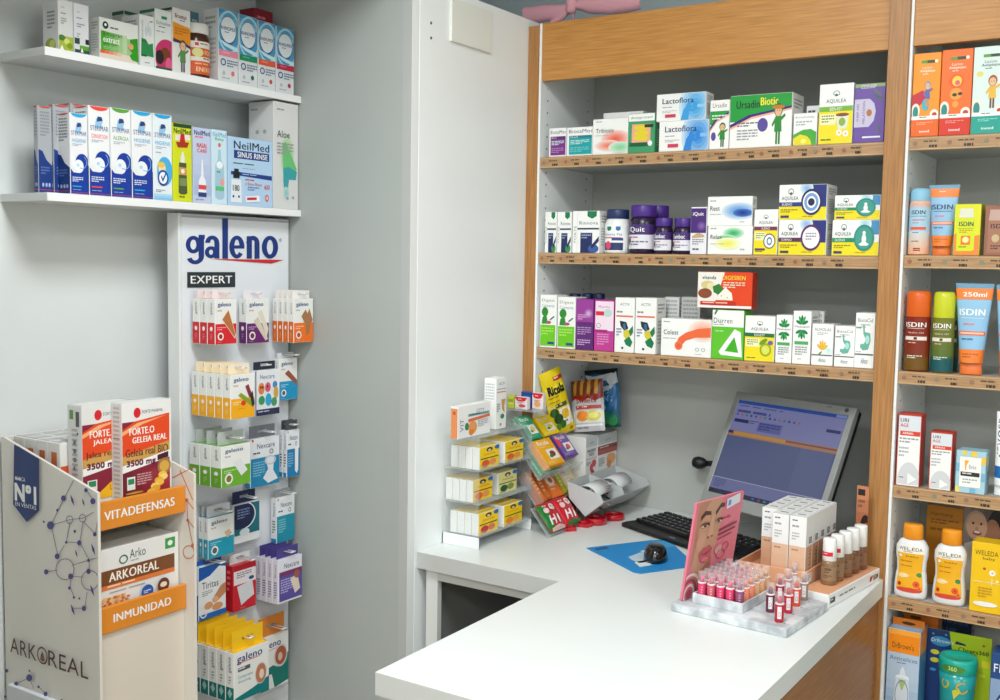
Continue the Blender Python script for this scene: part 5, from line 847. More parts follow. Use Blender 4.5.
# royal jelly cartons
def forte(x, t2): return [('r', 0, .2, .96, 1, '8a2038'), ('e', .3, .11, .07, .055, 'd8202c'), ('t', 'FORTE PHARMA', .4, .09, .42, .035, '5a5a64', .01), ('p', [(0, .28), (.25, .2), (.96, .15), (.96, .48), (0, .58)], 'e84a1c'), ('p', [(0, .3), (.3, .22), (.9, .17), (.4, .24), (0, .34)], 'f4b07a'), ('t', x, .14, .27, .5, .075, 'f8f0e8', .06, 0), ('t', t2, .2, .37, .7, .065, 'f8f0e8', .06), ('p', [(0, .565), (.96, .455), (.96, .56), (0, .66)], 'd0a050'), ('t', 'Geleia real BIO' if 'GEL' in t2 else 'Jalea real BIO', .06, .49, .86, .085, '6a2a20', .05), ('p', [(0, .66), (.96, .56), (.96, .64), (0, .74)], W), ('t', '3500 mg', .08, .615, .58, .08, '6a1a3c', .08), ('p', [(.7, .6), (.93, .575), (.93, .64), (.7, .66)], '4a1428')]
fr_g = forte('FORTE.O', 'GELEIA REAL')+[('H', 0, .74, .96, 1, '6a1a2c', 'a8303a', 5), ('r', .08, .79, .24, .93, 'e6ece6'), ('r', .1, .81, .22, .87, '2f8a5c'), ('l', .28, .77, .58, .9, 5, 'd0a0a8'), ('e', .84, .73, .14, .09, 'a87a3c'), ('e', .84, .73, .1, .06, 'd8a84a')]+[('e', .8-.04*i+.06*(i % 2), .82+.028*i, .09, .035, ('f4c24a', 'f8d878', 'eeb030')[i % 3]) for i in range(7)]+[('e', .22, .965, .18, .012, 'c89a3c')]
fr_j = forte('FORTE.O', 'JALEA REAL')+[('r', .08, .79, .26, .9, 'e6ece6'), ('r', .1, .8, .24, .86, '2f8a5c'), ('p', [(.15, 1), (.9, .68), (1, .66), (1, 1)], 'f4b81c'), ('t', 'UNIDADES', .5, .86, .6, .07, 'b8581c', .03)]
X2 = -1.795; ya, yb_ = on(122, 450, 0, X2).y, on(171.5, 450, 0, X2).y; zs = wz(-.528)+.0004
o = carton_mesh(yb_-ya, .033, on(122, 404, 0, X2).z-zs, 'ecebe8', fr_g, (), [('l', .2, .03, .8, .97, 24, 'c4c4c6', 4), ('r', .2, .3, .8, .31, '8a8a90')], edge=.0007, fsc=.82).build('medicine_box', loc=(X2, (ya+yb_)/2, zs), rz=PI/2)
tag(o, 'tall white and red royal jelly carton standing in front on the stand', 'box', 'tall royal jelly cartons')
X2 = -1.8295; ya, yb_ = on(82, 450, 0, X2).y, on(82, 450, 0, X2).y+.125
o = carton_mesh(yb_-ya, .045, on(84, 406, 0, X2).z-zs, 'e4e3e0', fr_j, (), [('r', .15, .04, .42, .12, '6a9a4a'), ('r', .6, .05, .85, .18, '5a5c60'), ('l', .3, .2, .7, .8, 14, 'b4b6b8', 4), ('l', .4, .3, .6, .6, 4, '6a6c70'), ('e', .72, .24, .06, .012, '4a4a4a')], edge=.0007, fsc=.82).build('medicine_box', loc=(X2, (ya+yb_)/2, zs), rz=PI/2)
tag(o, 'tall white and red royal jelly carton half hidden behind the front one', 'box', 'tall royal jelly cartons')
for i in range(4):
    x1 = -1.878-.039*i; o = carton_mesh(.19, .0375, wz(-.372-.000*i)-zs, 'e2e0dc', [('r', 0, .3, 1, 1, 'd8582c')], (), [('r', .25, .12, .75, .4, 'c8683c'), ('l', .2, .5, .8, .9, 8, 'b4b6b8')], [('l', .05, .1, .95, .9, 4, 'c0c0c4')]).build('medicine_box', loc=(x1, 1.39, zs), rz=PI/2)
    tag(o, 'low white royal jelly carton with orange mark, %s in the back row of the stand' % ('first', 'second', 'third', 'last')[i], 'box', 'low cartons behind in the stand')
X2 = -1.780; zs2 = wz(-.765)+.0004; zt2 = on(140, 541, 0, X2).z
ark = [('r', .84, .04, .96, .16, '3a9a4c'), ('e', .9, .1, .03, .03, 'e8f0e8'), ('o', .36, .15, .05, .05, .3, '3a6a5c'), ('t', 'Arko', .43, .06, .18, .1, '3a5a56', .03), ('l', .44, .18, .6, .2, 1, '8a9a98'), ('r', 0, .23, .95, .39, '7a4a28'), ('t', 'ARKOREAL', .2, .26, .56, .1, 'f8f0e4', .05), ('r', 0, .39, .95, .44, 'e07a3c'), ('l', .18, .4, .7, .43, 1, 'f8d8b8'), ('l', .2, .47, .88, .5, 1, 'b0a8a0'), ('r', 0, .52, .38, 1, 'ecc49a')]+[('e', .02+.04*(i*7 % 11)*(1-.03*(i % 5)), .53+.03*(i*5 % 13), .02, .012, ('e0883c', 'f0c878', 'c86a2c')[i % 3], 8) for i in range(90)]+[('e', .6, .57, .07, .08, '2a5aa8'), ('e', .79, .545, .07, .08, '6a3a28'), ('l', .56, .55, .64, .59, 2, 'e0e8f4'), ('e', .79, .54, .04, .03, 'e8d8c8')]
for i in range(4):
    x = X2-.05*i
    o = carton_mesh(.218, .048, zt2-zs2, 'e8e6e2', ark, (), SIDE).build('medicine_box', loc=(x, 1.397, zs2), rz=PI/2)
    tag(o, 'white and brown royal jelly carton, %s in the INMUNIDAD compartment' % ('front one', 'second', 'third', 'rearmost')[i], 'box', 'brown banded cartons in the stand')
# ------------------------------------------------------------------ things on the worktop
ZC = WT+.0004
acr = M('e8f0f0', .08, alpha=.10); acr_e = M('dce8e8', .1, alpha=.28)
# ---- clear rack of small gum cartons on a white base
RX, RY0, RY1 = -1.440, 2.137, 2.385
rk = thing('display_rack', 'clear three tier rack with white base holding yellow pastille cartons', 'display rack', (-1.49, (RY0+RY1)/2, ZC))
def rb(name, x0, x1, y0, y1, z0, z1, m, c=.0005):
    return MB().box(x0+1.49, x1+1.49, y0-(RY0+RY1)/2, y1-(RY0+RY1)/2, z0-ZC, z1-ZC, m, c).build(name, rk)
RXB = -1.5495
mb = MB()
for a in ((RXB, RX, RY0, RY0+.003), (RXB, RXB+.003, RY0, RY1), (RXB, RX, RY1-.003, RY1)):
    mb.box(a[0]+1.49, a[1]+1.49, a[2]-(RY0+RY1)/2, a[3]-(RY0+RY1)/2, 0, .028, M('eef0ee', .35), .0006)
mb.build('base', rk)
tiers = [wz(-.6695), wz(-.588), wz(-.5055), wz(-.4225)]
for i, z in enumerate(tiers):
    rb('shelf_plate', RXB+.002, RX-.001, RY0+.001, RY1-.001, z-.003, z, acr_e)
    if i < 3: rb('front_lip', RX-.003, RX-.0005, RY0+.001, RY1-.001, z+.0002, z+.011, acr)
rb('side_wall', RXB+.003, RX-.002, RY0, RY0+.0025, ZC+.0285, tiers[3]-.003, acr); rb('side_wall', RXB+.003, RX-.002, RY1-.0025, RY1, ZC+.0285, tiers[3]-.003, acr)
def jua(c1, c2, c3): return [('r', 0, 0, 1, 1, c1), ('e', .5, .14, .16, .1, '1a2a20'), ('e', .5, .17, .08, .05, 'f0d0b0'), ('e', .9, .1, .14, .1, '1f6ab8'), ('t', 'Juanola', .2, .28, .6, .13, c2, .02), ('r', .04, .5, .96, .55, c3), ('e', .3, .76, .2, .16, c2), ('e', .66, .74, .18, .15, mix(c2, 'f4d060', .5)), ('l', .1, .93, .6, .97, 1, c3)]
cols = [('f8d41a', 'e0582c', '2a5a2c'), ('f8d21a', 'e8601c', '1a4a2c'), ('f6cc1a', 'e06a30', '8a3a1c'), ('e6dc8a', '1a5a3c', '3a5a2c'), ('f8d21a', 'c82a3c', '5a3a1c'), ('f8d01a', 'ee8a1c', '2a6a2c')]
word = ('front', 'second', 'third', 'fourth', 'fifth')
tname = {0: 'lowest', 1: 'middle', 2: 'top'}
for ti, (c0, c1) in ((2, (0, 1)), (1, (2, 3)), (0, (4, 5))):
    for ci, (yy, n) in enumerate(((RY0+.006, 4 if ti else 4), (RY0+.120, 2))):
        xf = RX-.005 if ti != 1 else RX-.022
        d = .0205; n2 = 4 if ti != 1 else 4 if ci == 0 else 3
        if ti == 1: d = .0195
        f0 = None
        for k in range(n2):
            y = yy + (0 if ti != 1 else -.002)
            if f0 is None:
                cc = cols[(c0, c1)[ci]]
                o = f0 = carton_mesh(.088, d, .055, 'ececea', jua(*cc), (), [('l', .2, .3, .8, .32, 1, 'c8cad0')], [('r', 0, 0, 1, 1, cc[0])]).build('pastille_box', loc=(xf, y+.044, tiers[ti]+.0004), rz=PI/2)
            else: o = dup(f0, (xf-k*(d+.001), y+.044, tiers[ti]+.0004))
            tag(o, 'small yellow pastille carton, %s tier, %s column, %s in its row' % (tname[ti], ('near', 'far')[ci], word[k]), 'box', 'pastille cartons in the clear rack')
# cartons on the rack
def facing_x(label, x0, x1, yt, z, d, body, front, left, X, name='medicine_box', group=None, top=()):
    a = on(x0, yt+12, 0, X).y; b = on(x1, yt+12, 0, X).y; t = on((x0+x1)/2, yt, 0, X).z
    o = carton_mesh(b-a, d, t-z, body, front, (), left, top).build(name, loc=(X, (a+b)/2, z), rz=PI/2)
    return tag(o, label, 'box', group)
zt3 = tiers[3]+.0004
facing_x('white carton with orange end and apricot picture on top of the clear rack', 458, 490.5, 404, zt3, .021, W, [('t', 'CITY', .56, .16, .24, .1, '5a6a74', .02), ('r', .3, .28, .96, .36, '7aa0a0'), ('l', .34, .3, .9, .35, 1, '2a5a5a'), ('p', [(.3, .44), (.98, .37), (.98, .46), (.3, .54)], 'e0784a'), ('t', 'VIT', .06, .4, .1, .4, '6a7a8a', .02, 90), ('e', .26, .66, .06, .12, '3a8a5a'), ('e', .44, .72, .13, .2, 'f0a05a'), ('e', .4, .86, .08, .1, 'e88a3c'), ('l', .6, .52, .92, .75, 4, 'b0b8bc')], [('r', 0, 0, 1, 1, 'e8905a'), ('r', .0, .0, 1, .06, W), ('e', .5, .2, .2, .06, 'b85a2c')], -1.462)
facing_x('tall narrow white carton with green disc standing on the clear rack', 496.2, 506.5, 378, zt3, .036, W, [('t', 'ACTI', .25, .08, .55, .05, '6a747a', .02), ('r', .05, .2, .95, .22, 'a8b8bc'), ('r', .05, .26, .95, .28, 'e0805a'), ('p', [(.5, .42), (.95, .42), (.8, .55), (.85, .7), (.6, .62)], 'd0a05a'), ('l', .06, .5, .4, .68, 4, '8aa0a0'), ('e', .62, .76, .2, .05, '3a8a5c'), ('e', .45, .92, .1, .03, '9a9a9a')], [('l', .1, .1, .9, .5, 7, 'c8ccd0')], -1.475)
# ---- sloping sweet dispenser
DA = math.radians(50); DN = Vector((math.sin(DA), 0, math.cos(DA))); DS = Vector((math.cos(DA), 0, -math.sin(DA)))
KS = .977
def onp(px, py, Q):
    d = CF+CR*((px-500)/FPX)-CU*((py-350)/FPX); q = Q-Vector((0, 0, CZ)); p = d*(q.dot(DN)/d.dot(DN)); return p+Vector((0, 0, CZ))
Q1 = Vector((-1.500, 2.375, wz(-.415*KS))); Q2 = Vector((-1.500, 2.375, wz(-.525*KS))); Q3 = Vector((-1.406, 2.338, wz(-.6235)))
def sy(px, py, Q): p = onp(px, py, Q); return (p-Q).dot(DS), p.y
def slope_mat(Q, s, y, lift=0):      # local x = +Y world, local y = up the slope, local z = off the slope
    m = Matrix((Vector((0, 1, 0)), -DS, DN)).transposed().to_4x4(); m.translation = Vector((Q.x, 0, Q.z))+DS*s+Vector((0, y, 0))+DN*lift
    return m
def slab(kind, label, Q, s0, s1, y0, y1, th, body, ops, side=(), cat='sweets box', grp=None):
    y0 = max(y0, 2.390); w, h = y1-y0, s1-s0
    mb = MB(); mb.box(-w/2, w/2, 0, h, -th, 0, M(body, .4), .0008); ftop(mb, -w/2+.0008, w/2-.0008, .0008, h-.0008, 0).draw(ops)
    if side: fleft(mb, -w/2, 0, h, -th, 0).draw(side)
    o = mb.build(kind, mw=slope_mat(Q, s1, (y0+y1)/2)); return tag(o, label, cat, grp)
def ric(c, c2, fl): return [('r', 0, 0, 1, 1, c), ('t', 'Ricola', .12, .06, .66, .16, 'f4f4ee', .05), ('l', .12, .27, .7, .32, 1, mix(c, 'ffffff', .6)), ('r', .36, .4, .92, .78, 'f0efe8'), ('e', .64, .58, .16, .11, fl), ('e', .5, .66, .1, .06, '3a7a3c'), ('l', .1, .84, .7, .92, 2, mix(c, 'ffffff', .5)), ('r', 0, .97, 1, 1, c2)]
rs = [('r', 0, 0, 1, 1, '2a8a5c'), ('r', 0, .45, 1, .5, 'e8f0e8'), ('l', .1, .55, .9, .9, 2, '9ad0b0')]
th = .02
slab('sweets_pack', 'green herb sweets box at the top of the sloping dispenser, beside the clear rack', Q1, .002, .078, 2.374, 2.455, th, '1f9a66', ric('2aa070', '1a7a50', 'e0c060'), rs, grp='herb sweets boxes')
slab('sweets_pack', 'yellow herb sweets box in the upper right of the sloping dispenser', Q1, .014, .076, 2.469, 2.548, th, 'e8c414', ric('eed01c', 'c89a10', 'e8d040'), [('r', 0, 0, 1, 1, 'd0a010')], grp='herb sweets boxes')
slab('sweets_pack', 'orange yellow herb sweets box low in the left lane of the sloping dispenser', Q1, .080, .162, 2.395, 2.482, th, 'f0a818', ric('f4b01c', 'd8880c', '8a3a2c'), [('r', 0, 0, 1, 1, 'e8901a')], grp='herb sweets boxes')
slab('sweets_pack', 'purple herb sweets box low in the right lane of the sloping dispenser', Q1, .078, .150, 2.498, 2.568, th, '6a4a9a', ric('7a58a8', '5a3a8a', 'e05068')+[('p', [(0, .1), (.3, .25), (.2, .5), (0, .55)], 'e84050')], [('r', 0, 0, 1, 1, '5a3a8a')], grp='herb sweets boxes')
for k, (s0, s1, y0) in enumerate(((.012, .088, 2.377), (.090, .168, 2.389))):
    slab('sweets_pack', 'green sweets box in the layer beneath, %s of the left lane' % ('upper half', 'lower half')[k], Q1-DN*.0205, s0, s1, y0, y0+.08, th, '1f8a5c', [('r', 0, 0, 1, 1, '2a9a6a')], rs, grp='green sweets boxes underneath')
dp = thing('sweets_dispenser', 'clear plastic sloping dispenser with three tiers of sweets', 'dispenser', (-1.48, 2.47, ZC))
def dpl(name, Q, s0, s1, y0, y1, l0, l1, m):
    mb = MB(); mb.box(y0, y1, 0, s1-s0, l0, l1, m, .0004)
    M4 = slope_mat(Q, s1, 0); o = mb.build(name, dp)
    for v in o.data.vertices: v.co = (M4 @ v.co) - dp.location
    return o
for Q, l, s1 in ((Q1, .0425, .172), (Q2, .024, .144), (Q3, .0128, .084)):
    dpl('chute_plate', Q, .052 if Q is not Q3 else .0, s1, 2.387 if Q is not Q3 else 2.338, 2.575 if Q is Q1 else 2.606 if Q is Q2 else 2.503, -l-.002, -l, acr_e)
    if Q is not Q3: dpl('side_cheek', Q, -.002, s1, 2.3862, 2.3869, -l-.002, .006, acr)
    dpl('stop_lip', Q, s1+.0002, s1+.003, 2.387 if Q is not Q3 else 2.338, 2.575 if Q is Q1 else 2.606 if Q is Q2 else 2.503, -l-.002, -.004, acr_e)
MB().box(-1.5440+1.48, -1.5415+1.48, 2.388-2.47, 2.50-2.47, 0, .30, acr, .0004).build('back_plate', dp)
ledge_z = wz(-.388)
MB().box(-1.5410+1.48, -1.4400+1.48, 2.395-2.47, 2.50-2.47, ledge_z-ZC-.002, ledge_z-ZC, acr_e).build('top_ledge', dp)
# stick packs and drops of the second tier
def stick(label, s0, s1, y0, y1, c, c2, pic=()):
    slab('sweets_pack', label, Q2, s0, s1, y0, y1, .022, c, [('r', .1, .05, .9, .95, c2), ('l', .2, .2, .8, .8, 5, mix(c2, 'ffffff', .5))]+list(pic), [('r', 0, 0, 1, 1, c)], grp='stick packs in the middle tier')
stick('brown orange stick pack nearest the clear rack in the middle tier', .05, .143, 2.385, 2.412, 'b85a1c', 'd87424')
stick('second brown orange stick pack in the middle tier of the dispenser', .046, .141, 2.415, 2.442, 'b04e18', 'cc6a20')
stick('bright orange sweets pack with white round picture in the middle tier', .058, .142, 2.446, 2.505, 'e0681c', 'ee7a24', [('e', .5, .4, .35, .2, 'f0e0cc'), ('e', .55, .4, .18, .1, 'c8643c')])
stick('lime yellow stick pack between the orange and cream packs', .05, .140, 2.509, 2.532, 'a8a81c', 'c8c428')
stick('cream and yellow sweets pack with red corner in the middle tier', .056, .142, 2.536, 2.606, 'ecd8a0', 'f0e4c0', [('p', [(.1, .05), (.6, .05), (.4, .35), (.1, .3)], 'c83a3c'), ('e', .65, .7, .25, .12, 'e8a84a')])
# three crinkled red candy bags in the lowest tier
def pillow_mesh(w, h, t, m, ops=None, n=14, crimp=.004, rough=.3, seed=1, mode='z', mback=None):
    """bag lying in local x (width) / y (height), front bulging to +z; v runs from top (y=h) down"""
    rr = random.Random(seed); ph = [rr.uniform(0, 6) for _ in range(4)]
    def hgt(u, v):
        a = max(0, 1-abs(2*u-1)**2.6); b = max(0, 1-abs(2*v-1)**3.4)
        wr = .10*math.sin(u*17+ph[0]+3*v)*math.sin(v*13+ph[1])+.06*math.sin((u+v)*26+ph[2])
        return t/2*((a*b)**.6)*(1+wr)+crimp*.08*math.sin(u*40)*(abs(2*v-1) > .86)
    mb = MB(); N = n
    def P(u, v, sgn, q=0):
        ins = .05*w*(1-abs(2*v-1)**2)*0
        return ((u-.5)*w, (1-v)*h, sgn*(hgt(u, v)+.0004)+q)
    vs = []; fs = []
    for j in range(N+1):
        for i in range(N+1): vs.append(P(i/N, j/N, 1))
    for j in range(N):
        for i in range(N): a = j*(N+1)+i; fs.append((a, a+N+1, a+N+2, a+1))
    mb.add(vs, fs, m, True)
    vs = [P(i/N, j/N, -1) for j in range(N+1) for i in range(N+1)]
    mb.add(vs, [tuple(reversed(f)) for f in fs], mback or m, True)
    e = [(i, i+1) for i in range(N)]
    edge = []
    for i in range(N): edge.append(((i/N, 0), ((i+1)/N, 0))); edge.append(((i/N, 1), ((i+1)/N, 1))); edge.append(((0, i/N), (0, (i+1)/N))); edge.append(((1, i/N), (1, (i+1)/N)))
    for a, b in edge: mb.add([P(*a, 1), P(*b, 1), P(*b, -1), P(*a, -1)], [(0, 1, 2, 3)], m)
    if ops:
        F = Face(mb, lambda u, v, q: P(u, v, 1, q), w, h, nu=N, nv=N, k0=.0006, rough=rough); F.draw(ops)
    return mb
for k, (y0, nm) in enumerate(((2.340, 'the one nearest the clear rack'), (2.422, 'the one by the grey bins'))):
    ops = [('p', [(0, .05), (.35, .1), (.3, .9), (0, .95)], '1f7a34' if k != 1 else 'c8202c'), ('p', [(.16, .8), (.26, .48), (.34, .48), (.24, .8)], 'f4f0ee'), ('p', [(.3, .66), (.32, .6), (.5, .6), (.48, .66)], 'f4f0ee'), ('p', [(.4, .8), (.5, .48), (.58, .48), (.48, .8)], 'f4f0ee'), ('p', [(.62, .8), (.72, .5), (.8, .5), (.7, .8)], 'f4f0ee'), ('e', .7, .22, .16, .12, 'e8e0dc'), ('e', .72, .22, .08, .07, 'c02028'), ('e', .3, .3, .14, .1, 'f0d0cc'), ('p', [(.1, .9), (.5, .84), (.9, .92), (.9, 1), (.1, 1)], '2a7a3c' if k == 1 else 'e8b8b0'), ('l', .2, .12, .6, .2, 1, 'f4c8c4')]
    mb = pillow_mesh(.080, .082, .018, M('c4202c', .22), ops, seed=k+3, mback=M('1f7a34', .3))
    o = mb.build('candy_bag', mw=slope_mat(Q3, .082, y0+.040, .0)); tag(o, 'shiny red and green candy bag in the lowest tier, %s' % nm, 'sweets bag', 'red candy bags')
# small packs on the ledge
for x0, x1, yt, y, c, ops, lab in ((507.5, 514, 395, 2.41, 'b8c030', [('r', 0, 0, 1, .2, 'c8c850'), ('r', .1, .3, .9, .5, '8a9a2c'), ('r', .1, .6, .9, .66, 'e8e8b0')], 'narrow olive green sweets pack standing behind the green herb box'),
        (514.8, 527, 397, 2.41, 'e4dcde', [('r', 0, 0, 1, .14, 'c01c2c'), ('e', .5, .2, .42, .16, 'd8202c'), ('l', .25, .14, .75, .24, 1, 'f4e0e0'), ('l', .2, .42, .8, .56, 2, 'a04050'), ('e', .6, .72, .3, .14, 'd04a5c'), ('l', .1, .9, .9, .96, 1, 'c02030')], 'white sweets pack with red heart, left one behind the herb boxes'),
        (521, 531, 392, 2.445, '1f4a9a', [('r', .2, .2, .8, .9, '2a6ac0'), ('l', .3, .3, .7, .7, 3, 'd8e0f4')], 'blue sweets pack between the two red heart packs'),
        (532, 543, 393, 2.445, 'e6dcdc', [('r', 0, 0, 1, .14, 'c01c2c'), ('e', .5, .2, .42, .16, 'd8202c'), ('l', .25, .14, .75, .24, 1, 'f4e0e0'), ('e', .5, .7, .3, .2, 'e8a060'), ('l', .2, .45, .8, .55, 2, 'a04050')], 'white sweets pack with red heart, right one near the oak post')):
    a = on(x0, yt+10, 1, y).x; b = on(x1, yt+10, 1, y).x; t = on((x0+x1)/2, yt, 1, y).z; a = max(a, -1.5405)
    o = carton_mesh(b-a, .016, t-ledge_z-.0004, c, ops).build('sweets_pack', loc=((a+b)/2, y, ledge_z+.0004)); tag(o, lab, 'sweets box')
# ---- large white cartons and the grey chute
zb0 = wz(-.600)
def supl(c, pic): return [('r', 0, 0, 1, .24, 'c8cccc'), ('t', 'ACTIV', .38, .12, .3, .06, '5a6268', .02)]+pic
XA = -1.405
y0, y1 = 2.612, 2.680
sup = thing('support_block', 'grey plastic tray stand under the white cartons with two open sachet bins', 'dispenser', (-1.43, 2.70, ZC))
def sp(name, x0, x1, y0_, y1_, z0, z1, m=None, c=.0008): return MB().box(x0+1.43, x1+1.43, y0_-2.70, y1_-2.70, z0-ZC, z1-ZC, m or M('9a9e9e', .3), c).build(name, sup)
o = carton_mesh(y1-y0, .09, on(586, 438, 0, XA).z-zb0, 'e2e2de', supl(0, [('t', 'MAGNESIO', .14, .30, .72, .07, '3a4248', .04), ('t', 'KIDS', .3, .39, .4, .07, '3a4248', .04), ('r', .0, .52, 1, .54, 'c8b0b0'), ('e', .72, .66, .2, .09, 'cc4a5c'), ('e', .5, .76, .14, .1, 'cc4a5c'), ('e', .62, .88, .14, .07, 'b83a4c'), ('l', .06, .6, .4, .7, 3, '8a8a90')])).build('medicine_box', loc=(XA, (y0+y1)/2, zb0+.0004), rz=PI/2)
tag(o, 'large white supplement carton with pink berries between dispenser and wall', 'box', 'large supplement cartons by the wall')
y0, y1 = 2.682, 2.803
zt2_ = on(606, 433.5, 0, XA).z
o = carton_mesh(y1-y0, .09, zt2_-zb0, 'e4e4e0', supl(0, [('r', .0, .28, 1, .5, 'b05a50'), ('r', 0, .28, 1, .38, '8a4440'), ('l', .1, .31, .9, .36, 1, 'e0c8c4'), ('e', .7, .66, .24, .14, 'e8a470'), ('e', .6, .78, .12, .1, 'd88a54'), ('l', .06, .58, .36, .8, 5, '9a9aa0'), ('e', .16, .93, .05, .03, '8a2a3c')])).build('medicine_box', loc=(XA, (y0+y1)/2, zb0+.0004), rz=PI/2)
tag(o, 'large white supplement carton with apricot picture and brown red band', 'box', 'large supplement cartons by the wall')
sp('plate', -1.495, -1.405, 2.610, 2.806, zb0-.004, zb0); sp('back_leg', -1.495, -1.49, 2.61, 2.806, ZC, zb0-.0042); sp('front_leg', -1.44, -1.435, 2.626, 2.806, ZC, zb0-.0042)
# sloping bins, bent from one sheet each, with cheeks
def bin_(name, ya, yb):
    P = [(-1.402, wz(-.585)), (-1.395, wz(-.628)), (-1.345, wz(-.672)), (-1.292, wz(-.628))]
    t = .0015; up = [(x, z) for x, z in P]; dn = [(x, z-.0025) for x, z in P][::-1]
    mb = MB(); mb.prism([(x+1.43, z-ZC) for x, z in up+dn], ya-2.70, yb-2.70, M('b8bcbc', .25), fn=lambda v: Vector((v.x, v.z, v.y)))
    cheek = [(x+1.43, z-ZC) for x, z in P]
    for yy in (ya, yb-.0015): mb.prism(cheek+[(-1.300+1.43, wz(-.610)-ZC)], yy-2.70, yy+.0015-2.70, M('c2c6c6', .25), fn=lambda v: Vector((v.x, v.z, v.y)))
    mb.build(name, sup)
bin_('sachet_bin', 2.505, 2.628); bin_('sachet_bin', 2.631, 2.79)
for k, (yc, lab) in enumerate(((2.565, 'curled white card divider in the left grey sachet bin'), (2.695, 'curled white card divider in the right grey sachet bin'))):
    mb = MB(); pts = []; n = 12
    for i in range(n+1):
        a = PI*.95*i/n; pts.append((-1.352-.034*math.cos(a), .030*math.sin(a)*1.0))
    vs = []
    for x, z in pts: vs += [(x+1.35, -.045, z), (x+1.35, .040, z+.004)]
    vs += [(v[0]*.97, v[1], v[2]-.0012) for v in vs]; m_ = 2*(n+1); fs = []
    for i in range(n): fs += [(2*i, 2*i+2, 2*i+3, 2*i+1), (m_+2*i, m_+2*i+1, m_+2*i+3, m_+2*i+2)]
    fs += [(2*i, m_+2*i, m_+2*i+2, 2*i+2) for i in range(n)]+[(2*i+1, 2*i+3, m_+2*i+3, m_+2*i+1) for i in range(n)]+[(0, 1, m_+1, m_), (2*n, m_+2*n, m_+2*n+1, 2*n+1)]
    mb.add(vs, fs, M('d8dada', .35), True); o = mb.build('card_divider', loc=(-1.35, yc, wz(-.624))); tag(o, lab, 'card')
for k in range(5):
    mb = pillow_mesh(.024, .055, .006, M(('2a2c34', 'd8dadc', '3a3c44', 'b02838', 'e0e0e0')[k], .25), [('l', .2, .2, .8, .7, 4, ('c8ccd4', '8a2a34', 'e8e8e8', 'f0e0e0', '4a4a54')[k])], n=6, seed=k)
    m4 = Matrix.Translation((-1.345+.006*k, 2.52+.02*k, wz(-.634)+.009*k)) @ Matrix.Rotation(.5*k-1, 4, 'Z') @ Matrix.Rotation(-.5, 4, 'X')
    o = mb.build('sachet', mw=m4); tag(o, '%s slim sachet lying in the left grey bin' % ('black', 'pale silver', 'dark grey', 'dark red', 'white')[k], 'sachet')
# ---- three sweet bags standing on the cartons
def bag(label, tl, tr, br, bl, y, t, m, ops, seed, lean=.12):
    """upright bag through four photo points on the plane at depth y"""
    y = y if isinstance(y, tuple) else (y,)*4; q = [on(*p, 1, yy) for p, yy in zip((tl, tr, br, bl), y)]
    bot = (q[2]+q[3])/2; top = (q[0]+q[1])/2; up = (top-bot); h = up.length; up.normalize()
    w = ((q[1]-q[0]).length+(q[2]-q[3]).length)/2; rt = (q[1]-q[0]).normalized(); n = rt.cross(up).normalized(); rt = up.cross(n)
    up2 = (up-n*lean).normalized(); n2 = rt.cross(up2)
    mb = pillow_mesh(w, h, t, m, ops, seed=seed, n=18); M4 = Matrix((rt, up2, n2)).transposed().to_4x4(); M4.translation = bot
    return tag(mb.build('sweets_bag', mw=M4), label, 'sweets bag')
bag('tall yellow herb sweets bag leaning beside the oak post', (541, 373), (563.5, 371.5), (577, 431), (554, 436), (2.50, 2.565, 2.625, 2.585), .022, M('e8cc10', .35),
    [('r', .52, .1, .95, .16, 'c02a34'), ('l', .56, .11, .9, .15, 1, 'f0d0c0'), ('r', .06, .22, .94, .34, 'f0dc30'), ('t', 'Ricola', .16, .22, .74, .13, '161c16', .09), ('l', .1, .38, .9, .42, 1, 'b08a10'), ('l', .1, .45, .9, .48, 1, 'b08a10'), ('r', .3, .5, .85, .56, '4a5a2c'), ('l', .32, .51, .82, .55, 1, 'd8d8a0'), ('r', .4, .58, .92, .86, 'ece8dc'), ('e', .66, .68, .18, .08, 'e8b82c'), ('l', .5, .78, .85, .83, 1, '6a7a3c'), ('e', .2, .62, .18, .07, '2f5a20'), ('e', .3, .72, .2, .08, '264c1c'), ('e', .44, .82, .14, .06, '3a6a24'), ('e', .24, .84, .12, .05, '5a8a30'), ('e', .8, .93, .08, .03, 'c0801c')], 5, .10)
bag('sweets bag with brown and yellow striped top and citrus fruit picture', (566, 380), (600.5, 380), (604, 431), (574, 432), 2.655, .026, M('c8c8cc', .25),
    [('r', 0, 0, 1, .34, '7a3418')]+[('r', .12+.22*i, 0, .22+.22*i, .32, 'c8922c') for i in range(4)]+[('p', [(0, .3), (1, .28), (1, .36), (.8, .42), (.6, .36), (.4, .42), (.2, .36), (0, .42)], 'a02418'), ('t', 'Sweets', .22, .36, .6, .09, 'a83020', .05), ('r', .2, .5, .96, .57, 'b84a40'), ('l', .25, .51, .9, .56, 1, 'f0d8d0'), ('r', .1, .6, 1, .84, 'dcdcd0'), ('e', .4, .7, .2, .1, 'ec8a34'), ('e', .72, .7, .22, .1, 'd8cc4c'), ('e', .72, .7, .15, .06, 'ece68a'), ('r', .1, .86, .96, .9, 'eeeef0'), ('l', .2, .92, .8, .96, 1, '7a7a84')], 9, .14)
